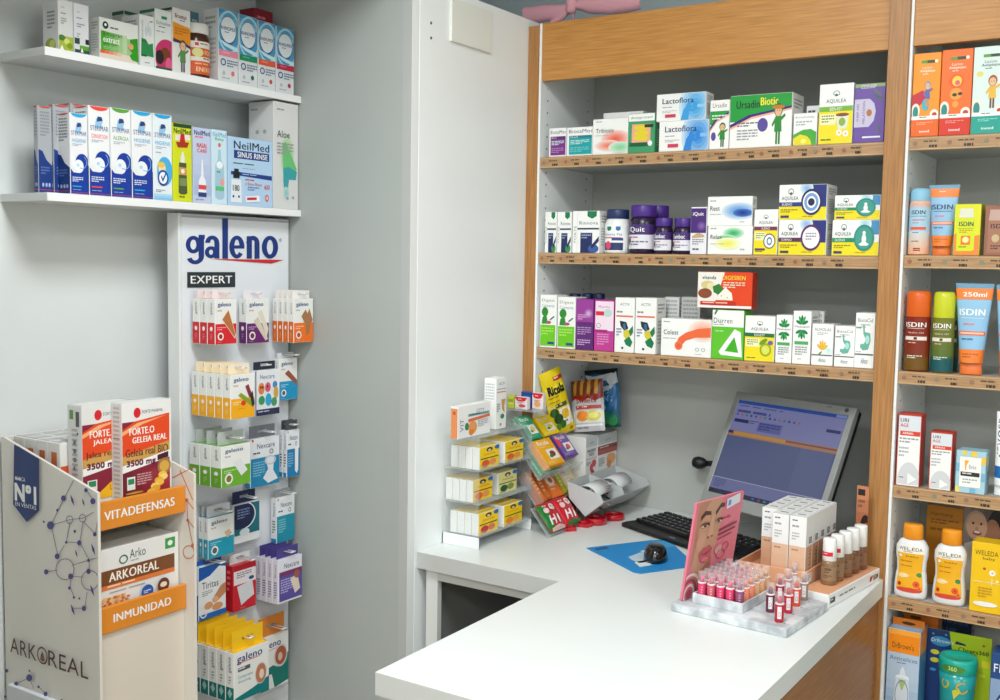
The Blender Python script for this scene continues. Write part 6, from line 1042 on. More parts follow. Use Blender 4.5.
bag('dark blue and silver foil sweets bag behind the striped one', (578, 370), (619, 369), (617, 425), (592, 430), 2.725, .028, M('2a6a96', .2, .2),
    [('r', 0, 0, 1, .08, '10181c'), ('p', [(.02, .08), (.3, .12), (.6, .1), (.96, .06), (1, .24), (.8, .3), (.7, .2), (.4, .2), (.1, .16)], 'd4d8dc'), ('p', [(.2, .2), (.6, .26), (.55, .36), (.3, .34), (.1, .26)], '12322c'), ('p', [(.6, .3), (.9, .28), (.75, .42), (.5, .44)], 'c0c8d0'), ('p', [(.5, .42), (1, .3), (1, .8), (.5, .8)], '1a6aa4'), ('t', 'MINT', .38, .46, .5, .1, '8ac0e0', .04), ('G', .3, .7, 1, 1, '1a6a8a', '0c4a34', 5), ('e', .6, .84, .16, .1, '1f7a44'), ('e', .8, .88, .14, .1, '2a8a50'), ('e', .55, .66, .1, .06, '9ad0e0')], 12, .1)
# ---- red plastic pieces on the counter
redp = M('c01424', .22, coat=.5)
def ring(label, px, py, rx, ry, h, rz, cross):
    p = on(px, py, 2, WT); t = thing('cookie_cutter', label, 'red plastic ring', (p.x, p.y, ZC), rz, 'red plastic rings')
    mb = MB(); n = 36; vs = []; fs = []
    for z, k in ((0, 1.0), (h*.8, 1.0), (h, .96), (h, .84), (h*.75, .80), (h*.5, .78), (0, .78)):
        for i in range(n): a = 2*PI*i/n; vs.append((rx*k*math.cos(a), ry*k*math.sin(a), z))
    for j in range(7):
        for i in range(n): k = (i+1) % n; j2 = (j+1) % 7; fs.append((j*n+i, j*n+k, j2*n+k, j2*n+i))
    mb.add(vs, fs, redp, True); mb.build('rim', t)
    mb = MB(); mb.box(-rx*.78, rx*.78, -.004, .004, .001, h*.7, redp, .001); mb.build('crossbar', t.children[0])
    if cross: mb = MB(); mb.box(-.004, .004, -ry*.78, -.0045, .001, h*.6, redp, .001); mb.build('crossbar', t.children[0]); mb = MB(); mb.box(-.004, .004, .0045, ry*.78, .001, h*.6, redp, .001); mb.build('crossbar', t.children[0])
    mb = MB(); mb.lathe([(rx*.36, .0012), (rx*.36, h*.72), (rx*.3, h*.78), (0, h*.78)], redp, 16, sy=.8); mb.build('hub', t)
ring('larger red plastic ring with a crossbar in front of the grey bins', 596, 523, .030, .034, .017, .4, 1)
ring('red plastic ring nearest the keyboard', 614, 519, .028, .031, .015, -.3, 0)
for px, py, rz, lab in ((568, 530, .5, 'small red plastic clip nearest the white rack'), (583.5, 526, -.2, 'small red plastic clip between the other one and the rings')):
    p = on(px, py, 2, WT); mb = MB()
    mb.prism([(.026*math.cos(a)*(1 if i % 2 else .82), .022*math.sin(a)*(1 if i % 2 else .82)) for i, a in enumerate([2*PI*k/12 for k in range(12)])], 0, .010, redp)
    mb.lathe([(.013, .0101), (.012, .014), (.008, .0145), (.007, .0110), (0, .011)], redp, 18)
    o = mb.build('plastic_clip', loc=(p.x, p.y, ZC), rz=rz); tag(o, lab, 'red plastic clip', 'red plastic clips')
# ---- keyboard
KA = -.441; kr = Vector((math.cos(KA), math.sin(KA), 0)); kb_ = Vector((-math.sin(KA), math.cos(KA), 0))
k0 = Vector((-1.267, 2.560, 0)); KL, KD = .405, .165
kc = k0+kr*(KL/2)+kb_*(KD/2)
kb = thing('keyboard', 'black computer keyboard on the counter in front of the monitor', 'keyboard', (kc.x, kc.y, ZC), KA)
blk = M('17181a', .45); blk2 = M('0e0f11', .5)
mb = MB(); mb.prism([(-KL/2+.006, -KD/2), (KL/2-.006, -KD/2), (KL/2, -KD/2+.02), (KL/2, KD/2), (-KL/2, KD/2), (-KL/2, -KD/2+.02)], .002, .011, blk)
mb.add([(-KL/2+.004, KD/2-.002, .011), (KL/2-.004, KD/2-.002, .011), (KL/2-.004, KD/2-.002, .020), (-KL/2+.004, KD/2-.002, .020), (-KL/2+.004, -KD/2+.03, .0112), (KL/2-.004, -KD/2+.03, .0112)], [(0, 1, 2, 3), (3, 2, 5, 4), (0, 3, 4), (1, 5, 2), (0, 4, 5, 1)], blk2)
for sx_ in (-1, 1):
    for sy_ in (-1, 1): mb.box(sx_*(KL/2-.03)-.01, sx_*(KL/2-.03)+.01, sy_*(KD/2-.02)-.004, sy_*(KD/2-.02)+.004, 0, .002, blk2)
F = ftop(mb, -KL/2+.01, KL/2-.01, -KD/2, -KD/2+.028, .0112); F.l(.45, .4, .54, .7, 1, 'b8bcc0')
mb.build('case', kb)
key0 = None; pitch = (KL-.016)/21; cnt = 0
km = M('1b1c1f', .4); kp = M('c8ccd0', .5)
def keymesh(w):
    mb = MB(); b = .0008; h = .0062; t = w/2-.0022
    mb.add([(-w/2+b, -.0082, 0), (w/2-b, -.0082, 0), (w/2-b, .0082, 0), (-w/2+b, .0082, 0), (-t, -.0062, h), (t, -.0062, h), (t, .0066, h), (-t, .0066, h)], [(0, 1, 5, 4), (1, 2, 6, 5), (2, 3, 7, 6), (3, 0, 4, 7), (4, 5, 6, 7), (3, 2, 1, 0)], km)
    mb.add([(-t+.002, .001, h+.0001), (-t+.005, .001, h+.0001), (-t+.005, .0045, h+.0001), (-t+.002, .0045, h+.0001)], [(0, 1, 2, 3)], kp)
    return mb
rows = [[1]*17, [1]*13+[2]+[1]*3, [1.5]+[1]*12+[1.5]+[1]*3, [1.75]+[1]*11+[2.25]+[0]*3, [2.25]+[1]*10+[2.75]+[0, 1, 0], [1.25]*3+[6]+[1.25]*4+[1]*3]
meshes = {}
for r, row in enumerate(rows):
    x = -KL/2+.009; yk = KD/2-.016-r*.0192; zk = .0198-r*.00135
    unit = (KL-.018)/18.6
    for i, wk in enumerate(row):
        if len(row) > 14 and i == len(row)-3 or (r in (3, 4) and i == len(row)-3): x += unit*.3
        ww = wk if wk else 1
        if wk:
            cnt += 1
            if cnt <= 100:
                if wk not in meshes: o = meshes[wk] = keymesh(wk*unit).build('key', kb)
                else: o = meshes[wk].copy(); C.objects.link(o)
                o.parent = kb; o.location = (x+ww*unit/2, yk, zk)
        x += ww*unit
# ---- mouse and mat
mp = [on(586.5, 548.5, 2, WT), on(634, 573, 2, WT), on(641, 574, 2, WT), on(697, 566.5, 2, WT), on(668, 540.5, 2, WT), on(650, 541, 2, WT)]
c0 = sum(mp, Vector())/6
t = thing('mouse_mat', 'bright blue cut corner mouse mat with a torn pale patch', 'mouse mat', (c0.x, c0.y, ZC))
mb = MB(); mb.prism([(p.x-c0.x, p.y-c0.y) for p in mp], 0, .0018, M('1f86c8', .55))
for P, c in (([(628, 558), (640, 553.5), (652, 552), (648, 558), (655, 561), (640, 564), (632, 561)], 'b8ccd8'), ([(634, 563), (646, 561), (652, 566), (640, 568)], 'd8e0e4'), ([(640, 552), (652, 549), (655, 551), (646, 554)], 'c8dce8'), ([(594, 549.5), (606, 547.5), (609, 549.5), (597, 551.5)], '15558c'), ([(650, 543), (664, 541.5), (676, 547), (662, 549)], '4aa0d4')):
    mb.add([(on(*p, 2, WT).x-c0.x, on(*p, 2, WT).y-c0.y, .0020) for p in P], [tuple(range(len(P)))], M(c, .6))
mb.build('mat', t)
mpos = on(655.5, 560, 2, WT); mo = thing('computer_mouse', 'black computer mouse on the blue mat', 'mouse', (mpos.x, mpos.y, ZC+.0023), .42)
mb = MB(); vs = []; fs = []; n = 24; K = 10
for j in range(K+1):
    f = j/K; zz = .037*math.sin(f*PI/2); s = math.cos(f*PI/2)**.55 if j < K else 0
    for i in range(n): a = 2*PI*i/n; vs.append((.029*s*math.cos(a), .047*s*math.sin(a)-.006*f, zz if j else 0))
for j in range(K):
    for i in range(n): k = (i+1) % n; fs.append((j*n+i, j*n+k, (j+1)*n+k, (j+1)*n+i))
fs.append(tuple(range(n))[::-1]); mb.add(vs, fs, M('0c0d0f', .22, coat=.6), True); mb.build('shell', mo)
mb = MB(); mb.lathe([(.007, -.0025), (.0075, 0), (.007, .0025)], M('3a3c40', .5), 16, fn=lambda v: Vector((v.z, v.x-.018, v.y+.0255))); mb.build('scroll_wheel', mo)
# ---- monitor on an arm
MW = .378; MH = MW*.83; MA = -.371; MT = .431
TL = Vector((0, 0, CZ))+(CF+CR*((736.6-500)/FPX)-CU*((391-350)/FPX))*(2.740*MW/.36)
wd = Vector((math.cos(MA), math.sin(MA), 0)); nn = Vector((math.sin(MA), -math.cos(MA), 0)); dn = Vector((0, 0, -1))*math.cos(MT)+nn*math.sin(MT); upv = -dn; NN = wd.cross(upv)
m4 = Matrix((wd, -NN, upv)).transposed().to_4x4(); m4.translation = TL+dn*MH+wd*MW/2
mon = thing('monitor', 'tilted silver framed flat monitor showing a software window', 'monitor', mw=m4)
sil = M('9c9e9c', .35, .25)
bz = .022; mb = MB()
mb.box(-MW/2, MW/2, .0, .016, 0, .034, sil, .002); mb.box(-MW/2, MW/2, 0, .016, MH-bz, MH, sil, .002); mb.box(-MW/2, -MW/2+bz*.75, .0, .016, .032, MH-bz+.002, sil, .001); mb.box(MW/2-bz*.75, MW/2, .0, .016, .032, MH-bz+.002, sil, .001)
mb.build('bezel', mon)
mb = MB(); mb.box(-MW/2+.003, MW/2-.003, .0165, .032, .003, MH-.003, M('141517', .4), .003); mb.box(-.12, .12, .0325, .052, .06, MH-.07, M('141517', .45), .006); mb.build('back_shell', mon)
def EM(h, e=.5):
    k = ('em', h)
    if k not in _m:
        m = bpy.data.materials.new('screen_'+h); m.use_nodes = True; b = m.node_tree.nodes['Principled BSDF']; b.inputs['Base Color'].default_value = (.01, .01, .012, 1); b.inputs['Roughness'].default_value = .25
        b.inputs['Emission Color'].default_value = lin(h); b.inputs['Emission Strength'].default_value = e; _m[k] = m
    return _m[k]
SX0, SX1, SZ0, SZ1_ = -MW/2+bz*.75, MW/2-bz*.75, .034, MH-bz
mb = MB(); mb.box(SX0, SX1, .004, .015, SZ0, SZ1_, EM('606a9c'))
F = Face(mb, lambda u, v, q: (SX0+(SX1-SX0)*u, .004-q, SZ1_-(SZ1_-SZ0)*v), SX1-SX0, SZ1_-SZ0)
e = EM
F.r(0, 0, 1, .035, e('2a52a8')); F.r(.9, .005, .99, .03, e('8aa0d8')); F.r(0, .035, 1, .33, e('8d90c6'))
F.l(.02, .05, .72, .075, 1, e('5a60a0'), 3); F.l(.02, .1, .55, .13, 1, e('4a5498'), 5, .9)
for i in range(14): F.e(.03+.045*i, .15, .01, .012, e(('5a4a9a', 'c06a5a', '3a8a6a', '2a3a8a')[i % 4]))
F.r(.02, .2, .16, .235, e('2a3070')); F.r(.26, .2, .48, .3, e('6a70b4')); F.l(.27, .21, .46, .29, 3, e('3a4488')); F.l(.17, .2, .25, .24, 2, e('4a4f90'))
F.r(.86, .16, .98, .19, e('2a3070')); F.r(0, .33, 1, .385, e('c08a60')); F.r(.06, .335, .55, .37, e('d8a04c')); F.r(.55, .34, 1, .355, e('8a4a5a')); F.r(0, .33, .05, .36, e('3a3068'))
F.r(0, .385, 1, .83, e('5c6898')); F.r(.7, .385, .98, .83, e('646f9e'))
F.r(0, .83, 1, .838, e('b8bcdc')); F.r(0, .838, 1, .955, e('7a80b6')); F.l(.03, .85, .14, .94, 5, e('50579a'))
F.r(0, .955, 1, 1, e('1c2450')); F.r(0, .958, .05, .997, e('0c1020'))
for i in range(8): F.r(.42+.055*i, .967, .445+.055*i, .988, e(('4a6ac0', '8a4a6a', '4a8ac0', 'a8b0d0')[i % 4]))
mb.build('screen', mon)
mb = MB(); F = Face(mb, lambda u, v, q: (-MW/2+MW*u, -.0002-q, MH-MH*v), MW, MH); F.l(.78, .02, .85, .034, 1, '6a6c6c'); F.e(.935, .032, .018, .022, '7a7c7c'); F.e(.935, .032, .012, .014, '4a4a4c'); mb.build('button_print', mon.children[0])
mi4 = m4.inverted()
def wpt(v): return mi4 @ Vector(v)
cb_ = m4 @ Vector((0, .052, MH*.45))
mb = MB(); mb.tube([wpt(cb_), wpt((cb_.x+.015, 2.795, cb_.z-.02))], .017, blk, 12); mb.build('stand_arm', mon)
ck = on(700, 463, 1, 2.76)
mb = MB(); mb.tube([wpt((cb_.x+.02, 2.785, cb_.z-.02)), wpt((ck.x+.06, 2.780, ck.z)), wpt((ck.x+.012, 2.765, ck.z))], .008, blk, 10)
mb.lathe([(.004, -.02), (.013, -.016), (.018, -.004), (.016, .008), (.009, .018), (.004, .022)], blk, 12, fn=lambda v: wpt((ck.x+v.z*1.1-.002, 2.762+v.x, ck.z+v.y))); mb.build('clamp_knob', [c for c in mon.children if c.name.startswith('stand_arm')][0])
mb = MB(); P0 = wpt((0, 0, 0)); 
plate = MB(); plate.box(cb_.x-.06, cb_.x+.06, 2.793, 2.808, cb_.z-.08, cb_.z+.05, blk, .002, fn=wpt); plate.build('wall_plate', mon)
# ---- marbled lipstick tray
marb = noisy('marbled_card', 'a8adb2', 'dcdfe2', nscale=22, rough=.35, detail=8, lo=.4, hi=.6)
TA = -.03; P = [on(671, 610, 2, WT), on(786.3, 638.4, 2, WT), on(827.6, 611, 2, WT)]
# local frame of the tray: origin at its front right corner
tr0 = Vector((-.618, 1.964, ZC)); tx, ty_ = .246, .212; TR_ = -.083
tray = thing('lipstick_tray', 'white marbled counter tray for lip tint testers with a pink beauty card', 'display tray', tr0, TR_)
TH = .018
mb = MB(); mb.box(-tx, 0, 0, ty_, 0, TH, marb, .0012)
F = fright(mb, 0, 0, ty_, 0, TH); F.t('GENTLE TINT', .45, .36, .32, .34, '8a8e94', .02); mb.build('tray_base', tray)
TZ = ZC+TH+.0003
def tl(x, y, z=0): c, s = math.cos(TR_), math.sin(TR_); return Vector((tr0.x+x*c-y*s, tr0.y+x*s+y*c, TZ+z))
bx0, bx1, by0, by1 = -.212, -.1024, .026, .178
mb = MB()
for a in ((bx0, bx1, by0, by0+.003), (bx0, bx1, by1-.003, by1), (bx0, bx0+.003, by0+.003, by1-.003), (bx1-.003, bx1, by0+.003, by1-.003)): mb.box(a[0], a[1], a[2], a[3], TH+.0002, TH+.0205, marb, .0006)
blr = mb.build('block_rim', tray)
MB().box(bx0+.0032, bx1-.0032, by0+.0032, by1-.0032, TH+.0002, TH+.004, M('d0d2d6', .5)).build('block_floor', blr)
# pink card
th_, ti_ = 1.3882, -.143; wd2 = Vector((math.cos(th_), math.sin(th_), 0)); bk2 = Vector((-math.sin(th_), math.cos(th_), 0)); up3 = Vector((0, 0, 1))*math.cos(ti_)+bk2*math.sin(ti_)
nf = wd2.cross(up3); CW, CH = .179, .2075
m5 = Matrix((wd2, -nf, up3)).transposed().to_4x4(); m5.translation = on(681, 602, 2, TZ)+Vector((.0, .004, .0018))
mb = MB(); mb.box(0, CW, 0, .006, 0, CH, M('e07a8c', .4), .0008)
F = Face(mb, lambda u, v, q: (CW*u, -q, CH-CH*v), CW, CH)
sk, sk2 = 'c9997f', 'b98468'
F.draw([('r', 0, 0, 1, 1, 'e27d90'), ('p', [(.06, .0), (.5, .0), (.56, .1), (.58, .3), (.52, .55), (.42, .75), (.32, .86), (.2, .9), (.1, .8), (.08, .4)], sk), ('p', [(.06, 0), (.3, 0), (.2, .1), (.12, .3), (.1, .6), (.05, .7)], sk2), ('p', [(.3, .74), (.48, .6), (.5, 1), (.26, 1)], 'a87258'),
    ('p', [(.12, .15), (.2, .1), (.32, .12), (.34, .16), (.22, .15), (.13, .2)], '4a2e22'), ('p', [(.42, .14), (.52, .06), (.6, .07), (.6, .11), (.52, .11), (.44, .18)], '4a2e22'),
    ('e', .23, .25, .1, .035, 'a8705a'), ('e', .23, .262, .075, .014, 'd8c4ba'), ('e', .24, .262, .035, .013, '3a2a26'), ('p', [(.13, .26), (.2, .23), (.32, .24), (.34, .27), (.24, .245)], '2a1a18'),
    ('e', .52, .24, .08, .032, 'a8705a'), ('e', .52, .252, .06, .013, 'd8c4ba'), ('e', .515, .252, .03, .012, '3a2a26'), ('p', [(.44, .25), (.5, .22), (.6, .225), (.6, .25), (.52, .235)], '2a1a18'),
    ('p', [(.35, .16), (.40, .16), (.43, .36), (.42, .40), (.33, .40), (.31, .37)], 'd4a68b'), ('e', .335, .395, .025, .011, '8a5846'), ('e', .41, .39, .025, .011, '8a5846'), ('g', .2, .42, .1, .1, 'd8a48c', sk, 4),
    ('p', [(.19, .56), (.27, .49), (.33, .50), (.39, .48), (.46, .52), (.44, .62), (.34, .67), (.24, .64)], 'c65a68'), ('p', [(.2, .56), (.33, .555), (.46, .522), (.34, .575)], '8a2838'), ('e', .33, .62, .07, .02, 'e07a86'),
    ('o', .1, .95, .22, .22, .14, 'f0d8d8'), ('o', .1, .95, .16, .16, .18, 'b04a5c'), ('o', .1, .95, .11, .11, .25, 'f0d8d8'), ('e', .1, .95, .05, .05, 'b04a5c'),
    ('p', [(.62, .03), (.9, .0), (.92, .1), (.64, .14)], 'dfe4f0'), ('r', .66, .05, .72, .11, '7a8ac8'), ('l', .58, .22, .88, .26, 1, 'b04a5c'), ('p', [(.54, .34), (.92, .3), (.92, .325), (.54, .365)], '8a3448'), ('p', [(.54, .39), (.9, .355), (.9, .375), (.54, .41)], '8a3448'), ('p', [(.54, .44), (.84, .41), (.84, .425), (.54, .455)], '9a4458'),
    ('e', .6, .56, .08, .05, 'd8a0a4'), ('o', .74, .55, .08, .05, .25, 'c05468'), ('o', .66, .62, .1, .05, .2, 'c05468'), ('p', [(.5, .74), (.8, .7), (.8, .74), (.5, .785)], '2a1a20')])
pc = mb.build('beauty_card'); pc.parent = tray; pc.matrix_parent_inverse = Matrix.Identity(4)
bpy.context.view_layer.update(); pc.matrix_basis = tray.matrix_world.inverted() @ m5
# lip tints
clr = M('f2e8ea', .05, alpha=.18)
def tint(c, tall=0):
    t = thing('lip_tint', 'x', 'lip tint', (0, 0, 0)); r = .0086; hb = .036 if not tall else .034
    mb = MB(); mb.lathe([(r*.98, 0), (r, .001), (r, hb), (r*.98, hb+.0005)], M(c, .25), 16)
    F = Face(mb, lambda u, v, q: ((r+q)*math.cos(-.9+.9*u-PI*.25), (r+q)*math.sin(-.9+.9*u-PI*.25), hb*.92-hb*.7*v), r*.9, hb*.7, nu=4, k0=.0002); F.draw([('r', 0, 0, 1, 1, 'e8e0e2'), ('t', 'ISDIN', .2, .12, .6, .76, '3a3a44', .03, 90)] if tall else [('l', .3, .1, .7, .9, 4, mix(c, 'ffffff', .5))])
    mb.build('tube', t)
    mb = MB(); mb.lathe([(r*1.02, hb+.0006), (r*1.02, hb+.003), (r*.8, hb+.0031)], M('f0dfe2', .3), 16); mb.build('collar', t.children[0])
    mb = MB(); mb.lathe([(r*.55, hb+.0032), (r*.5, hb+.012), (r*.2, hb+.0165), (0, hb+.017)], M(mix(c, 'ffffff', .12), .3), 12); mb.build('tip', t)
    mb = MB(); mb.lathe([(r*.96, hb+.0032), (r*.96, hb+.0225), (r*.86, hb+.0245), (0, hb+.025)], clr, 16); mb.build('cap', t)
    return t
pal = [('d8406c', 'hot pink'), ('c85a68', 'rose'), ('b83a58', 'raspberry'), ('8a4a6a', 'mauve'), ('ee8a6a', 'coral'), ('e0a878', 'peach'), ('c8283c', 'red')]
base = [tint(c) for c, _ in pal]; used = [0]*len(pal); rnd = random.Random(4)
nx, ny = 5, 6
seq = [[0, 1, 0, 0, 3], [1, 0, 6, 1, 4], [2, 1, 0, 6, 4], [1, 3, 2, 1, 5], [3, 1, 6, 4, 5], [0, 3, 1, 5, 5]]
rowsn = ('front', 'second', 'third', 'fourth', 'fifth', 'back'); coln = ('leftmost', 'second from left', 'middle', 'second from right', 'rightmost')
for j in range(ny):
    for i in range(nx):
        k = seq[j][i]; p = tl(bx0+.0135+(bx1-bx0-.027)*i/(nx-1), by0+.0145+(by1-by0-.029)*j/(ny-1), .0040)
        if not used[k]: o = base[k]; used[k] = 1; o.location = p
        else: o = dup(base[k], p)
        o['label'] = '%s lip tint with clear cap, %s row of the block, %s' % (pal[k][1], rowsn[j], coln[i]); o['group'] = 'lip tints in the block'
tb = {}
for k, (px, py, c, nm) in enumerate(((770, 611.5, '6a3040', 'dark plum'), (779, 621.5, 'b81c34', 'deep red'), (788, 612.5, 'c0283c', 'ruby'), (796, 605.5, 'd84a2c', 'orange red'), (803.5, 599.5, '9a8074', 'taupe'), (779.5, 602, 'a02c4a', 'wine'), (787.5, 596, 'c89890', 'pale nude'), (794, 589.5, 'b8a09a', 'clear beige'))):
    p = on(px, py, 2, TZ)
    t = tint(c, 1); t.location = (p.x, p.y, TZ+.0002); t['label'] = '%s lip tint tester standing at the open right side of the marbled tray' % nm; t['group'] = 'lip tint testers'
mb = MB()
for px, py in ((779, 621.5), (788, 612.5), (796, 605.5), (803.5, 599.5), (770, 611.5)):
    p = on(px+9, py+3, 2, TZ); d_ = tray.matrix_world.inverted() @ p; F = ftop(mb, d_.x-.012, d_.x+.012, d_.y-.005, d_.y+.005, TH+.0001); F.c(.2, .5, .1, '5a5a64'); F.l(.4, .3, 1, .7, 1, '9a9aa4')
mb.build('tray_print', tray)
# ---- foundation display
FA = math.atan2(.099, .99); fa = -FA+0.0
fd0 = Vector((-.6035, 2.188, ZC)); fr = -.1306
fdt = thing('foundation_tray', 'white and peach two level counter display for foundation boxes and bottles', 'display tray', fd0, fr)
def fl(x, y, z=0): c, s = math.cos(fr), math.sin(fr); return Vector((fd0.x+x*c-y*s, fd0.y+x*s+y*c, ZC+z))
peach = M('e0a57e', .5)
mb = MB(); mb.box(-.058, 0, 0, .275, .0, .0285, M('eff0f0', .35), .001); F = fright(mb, 0, 0, .275, 0, .0285)
F.r(.03, .3, .12, .7, '2a2a2e'); F.l(.035, .4, .11, .6, 1, 'd8d8d8'); F.l(.2, .42, .7, .58, 1, '6a6a70', 3, .7); F.p([(.8, .3), (.86, .3), (.83, .7), (.79, .7)], 'c02838'); F.t('ISDIN', .87, .3, .1, .4, '2a2a2e', .05)
G_ = fbox(mb, -.058, 0, 0, 0, .0285); mb.build('front_tray', fdt)
mb = MB(); mb.box(-.056, -.002, .003, .27, .0286, .0292, peach); mb.box(-.056, -.0535, .003, .27, .0292, .032, M('e8b48e')); mb.build('tray_liner', fdt)
PR = .085
hx0, hx1, hy0, hy1, hz = -.212, -.0595, .018, .235, .060
def pf(v):
    x, y = v.x-hx1, v.y-hy0; c, s_ = math.cos(PR), math.sin(PR); return Vector((hx1+x*c-y*s_+.0, hy0+x*s_+y*c, v.z))
mb = MB()
for a in ((hx0, hx1, hy0, hy0+.004), (hx0, hx1, hy1-.004, hy1), (hx0, hx0+.004, hy0+.004, hy1-.004), (hx1-.004, hx1, hy0+.004, hy1-.004)): mb.box(a[0], a[1], a[2], a[3], 0, hz, peach, .0008, fn=pf)
F = Face(mb, lambda u, v, q: pf(Vector((hx1+q, hy0+(hy1-hy0)*u, hz*(1-v)))), hy1-hy0, hz); F.r(.02, .08, .16, .42, 'dfe4ea'); F.l(.04, .14, .13, .36, 3, '8a9098')
rbx = mb.build('raised_box', fdt); MB().box(hx0+.0042, hx1-.0042, hy0+.0042, hy1-.0042, .036, .040, M('c88e6a', .6), fn=pf).build('box_floor', rbx)
fcol = ['dcae8c', 'd4a07c', 'c88c68', 'a8684a', '8a4a34']
def fcart(c):
    o = [('r', 0, 0, 1, .48, 'ececea'), ('l', .15, .05, .7, .09, 1, '4a4a50'), ('l', .15, .14, .85, .2, 1, '9a9aa0'), ('l', .15, .26, .6, .4, 3, 'b0b0b4'), ('G', 0, .48, 1, 1, mix(c, 'ffffff', .15), c, 3), ('l', .15, .53, .85, .58, 1, mix(c, '4a2a1c', .35))]
    r_ = [('r', 0, 0, 1, .48, 'e6e6e4'), ('r', .45, .34, .95, .44, '5a5a5e'), ('t', 'ISDIN', .5, .355, .4, .07, 'e8e8e8', .03), ('r', 0, .48, 1, 1, mix(c, '8a5a40', .15)), ('t', 'skin', .45, .55, .4, .35, mix(c, '2a1a10', .5), .02, 90)]
    return o, r_
for j in range(5):
    for i in range(3):
        if i == 0 and j == 0: continue
        c = fcol[j]; f_, r_ = fcart(c); v = pf(Vector((hx1-.0065-.0185-(2-i)*.0385, hy0+.012+j*.0385, 0))); x, y = v.x, v.y
        if 'fc%d' % j not in tb:
            o = tb['fc%d' % j] = carton_mesh(.037, .037, .134, 'e9e9e7', f_, r_, f_, [('r', 0, 0, 1, 1, 'efefed'), ('r', .25, .3, .75, .5, '6a6a6e')]).build('foundation_box', loc=fl(x, y, .0403), rz=fr+PR)
        else: o = dup(tb['fc%d' % j], fl(x, y, .0403))
        tag(o, 'white and %s foundation carton, %s row, %s column of the peach box' % (('pale beige', 'beige', 'sand', 'brown', 'dark brown')[j], ('front', 'second', 'third', 'fourth', 'back')[j], ('left', 'middle', 'right')[i]), 'foundation box', 'foundation cartons')
for k, (px, py) in enumerate(((829.8, 583.5), (837.6, 579.3), (845.6, 575.5), (853, 571.8), (860.5, 568))):
    p = on(px, py, 2, ZC+.030); r = .0165; c = ('8a6a4a', '84603f', '7d5538', '74492f', '7a4c34')[k]
    t = thing('foundation_bottle', '%s foundation bottle with white cap, %s from the front of the tray' % (('olive brown', 'tan', 'brown', 'chestnut', 'red brown')[k], ('first', 'second', 'third', 'fourth', 'fifth')[k]), 'foundation bottle', (p.x-.003, p.y, ZC+.0296), fr, 'foundation bottles')
    mb = MB(); mb.lathe([(r*.93, 0), (r, .003), (r, .046), (r*.93, .0505), (r*.8, .051)], M(c, .18, coat=.4), 28)
    F = cyl(mb, r, .006, .045, -150, 0); F.r(.05, .15, .95, .9, mix(c, 'ffffff', .1)); F.t('ISDIN', .35, .2, .3, .14, '2a1f18', .06); F.l(.3, .42, .75, .5, 1, '3a2a20'); F.l(.3, .6, .7, .78, 2, '4a3a2c'); mb.build('body', t)
    mb = MB(); mb.lathe([(r*.86, .0512), (r*.9, .052), (r*.86, .096), (r*.8, .0985), (r*.3, .099), (0, .0988)], M('eeeeec', .35), 28)
    if k < 2: F = cyl(mb, r*.885, .062, .071, -140, -40); F.r(0, 0, 1, 1, 'd0203c'); F.l(.2, .3, .8, .7, 1, 'f0d8dc')
    mb.build('cap', t)
mb = MB(); p0_ = on(857, 500, 1, 2.465); zt_c = on(864, 486, 1, 2.465).z
d0 = fdt.matrix_world.inverted()
bpy.context.view_layer.update(); d0 = fdt.matrix_world.inverted()
q = d0 @ Vector((p0_.x, 2.465, ZC)); 
w_ = max(.02, -.598-p0_.x)
mb.box(q.x, q.x+w_, .2705, .2735, .0300, zt_c-ZC, M('b0704a', .45), .0004); F = fbox(mb, q.x, q.x+w_, .2705, .03, zt_c-ZC)
F.draw([('G', 0, 0, 1, .5, 'c88460', 'a86444', 3), ('r', .1, .04, .7, .12, '2a2420'), ('l', .15, .18, .7, .3, 2, '7a4a34'), ('e', .8, .5, .4, .14, '2a1814'), ('e', .9, .56, .3, .1, 'a86848'), ('p', [(.1, .6), (.6, .5), (1, .62), (1, 1), (0, 1)], '4a2a20')]); mb.build('header_card', fdt)
# ---- parcel with a pink ribbon on top of the unit
gt_z = wz(.5655)
gx0, gx1 = on(527, 12, 1, 2.70).x, on(641, 5, 1, 2.70).x
gf = thing('gift_box', 'grey gift box tied with a pink ribbon bow on top of the shelving', 'gift box', ((gx0+gx1)/2, 2.70, gt_z))
gw = (gx1-gx0)/2; zt_g = on(600, 17, 1, 2.66).z-gt_z
MB().box(gw*.02, gw*.85, .012, .085, 0, zt_g, M('7c9496', .6), .002).build('box_body', gf)
pink = M('fbb9c6', .7)
rbm = MB()
def ribbon(pts, wds, bulge=.0):
    vs = []; fs = []
    for (x, y, z), w in zip(pts, wds):
        for k in range(5): s = k/4*2-1; vs.append((x, y-.012*(1-s*s)*bulge-.010*(k % 2)*(.6+.4*math.sin(x*60)), z+s*w/2*(1+.08*math.sin(70*x+k))))
    n = len(vs); vs += [(x, y+.003, z) for x, y, z in vs]
    for i in range(len(pts)-1):
        for k in range(4): a = i*5+k; fs += [(a, a+1, a+6, a+5), (n+a, n+a+5, n+a+6, n+a+1)]
        fs += [(i*5, i*5+5, n+i*5+5, n+i*5), (i*5+4, n+i*5+4, n+i*5+9, i*5+9)]
    rbm.add(vs, fs, pink, True)
def gp(px, py, y=2.70): p = on(px, py, 1, y); return (p.x-gf.location.x, y-2.70, p.z-gt_z)
hw_ = lambda a, b: abs(on(560, a, 1, 2.70).z-on(560, b, 1, 2.70).z)
ribbon([gp(525, 15), gp(532, 15), gp(545, 13.5), gp(556, 12), gp(566, 9), gp(571, 7)], [hw_(7, 23), hw_(6, 24), hw_(6, 23), hw_(5, 21), hw_(5, 14), hw_(4, 10)], 1)
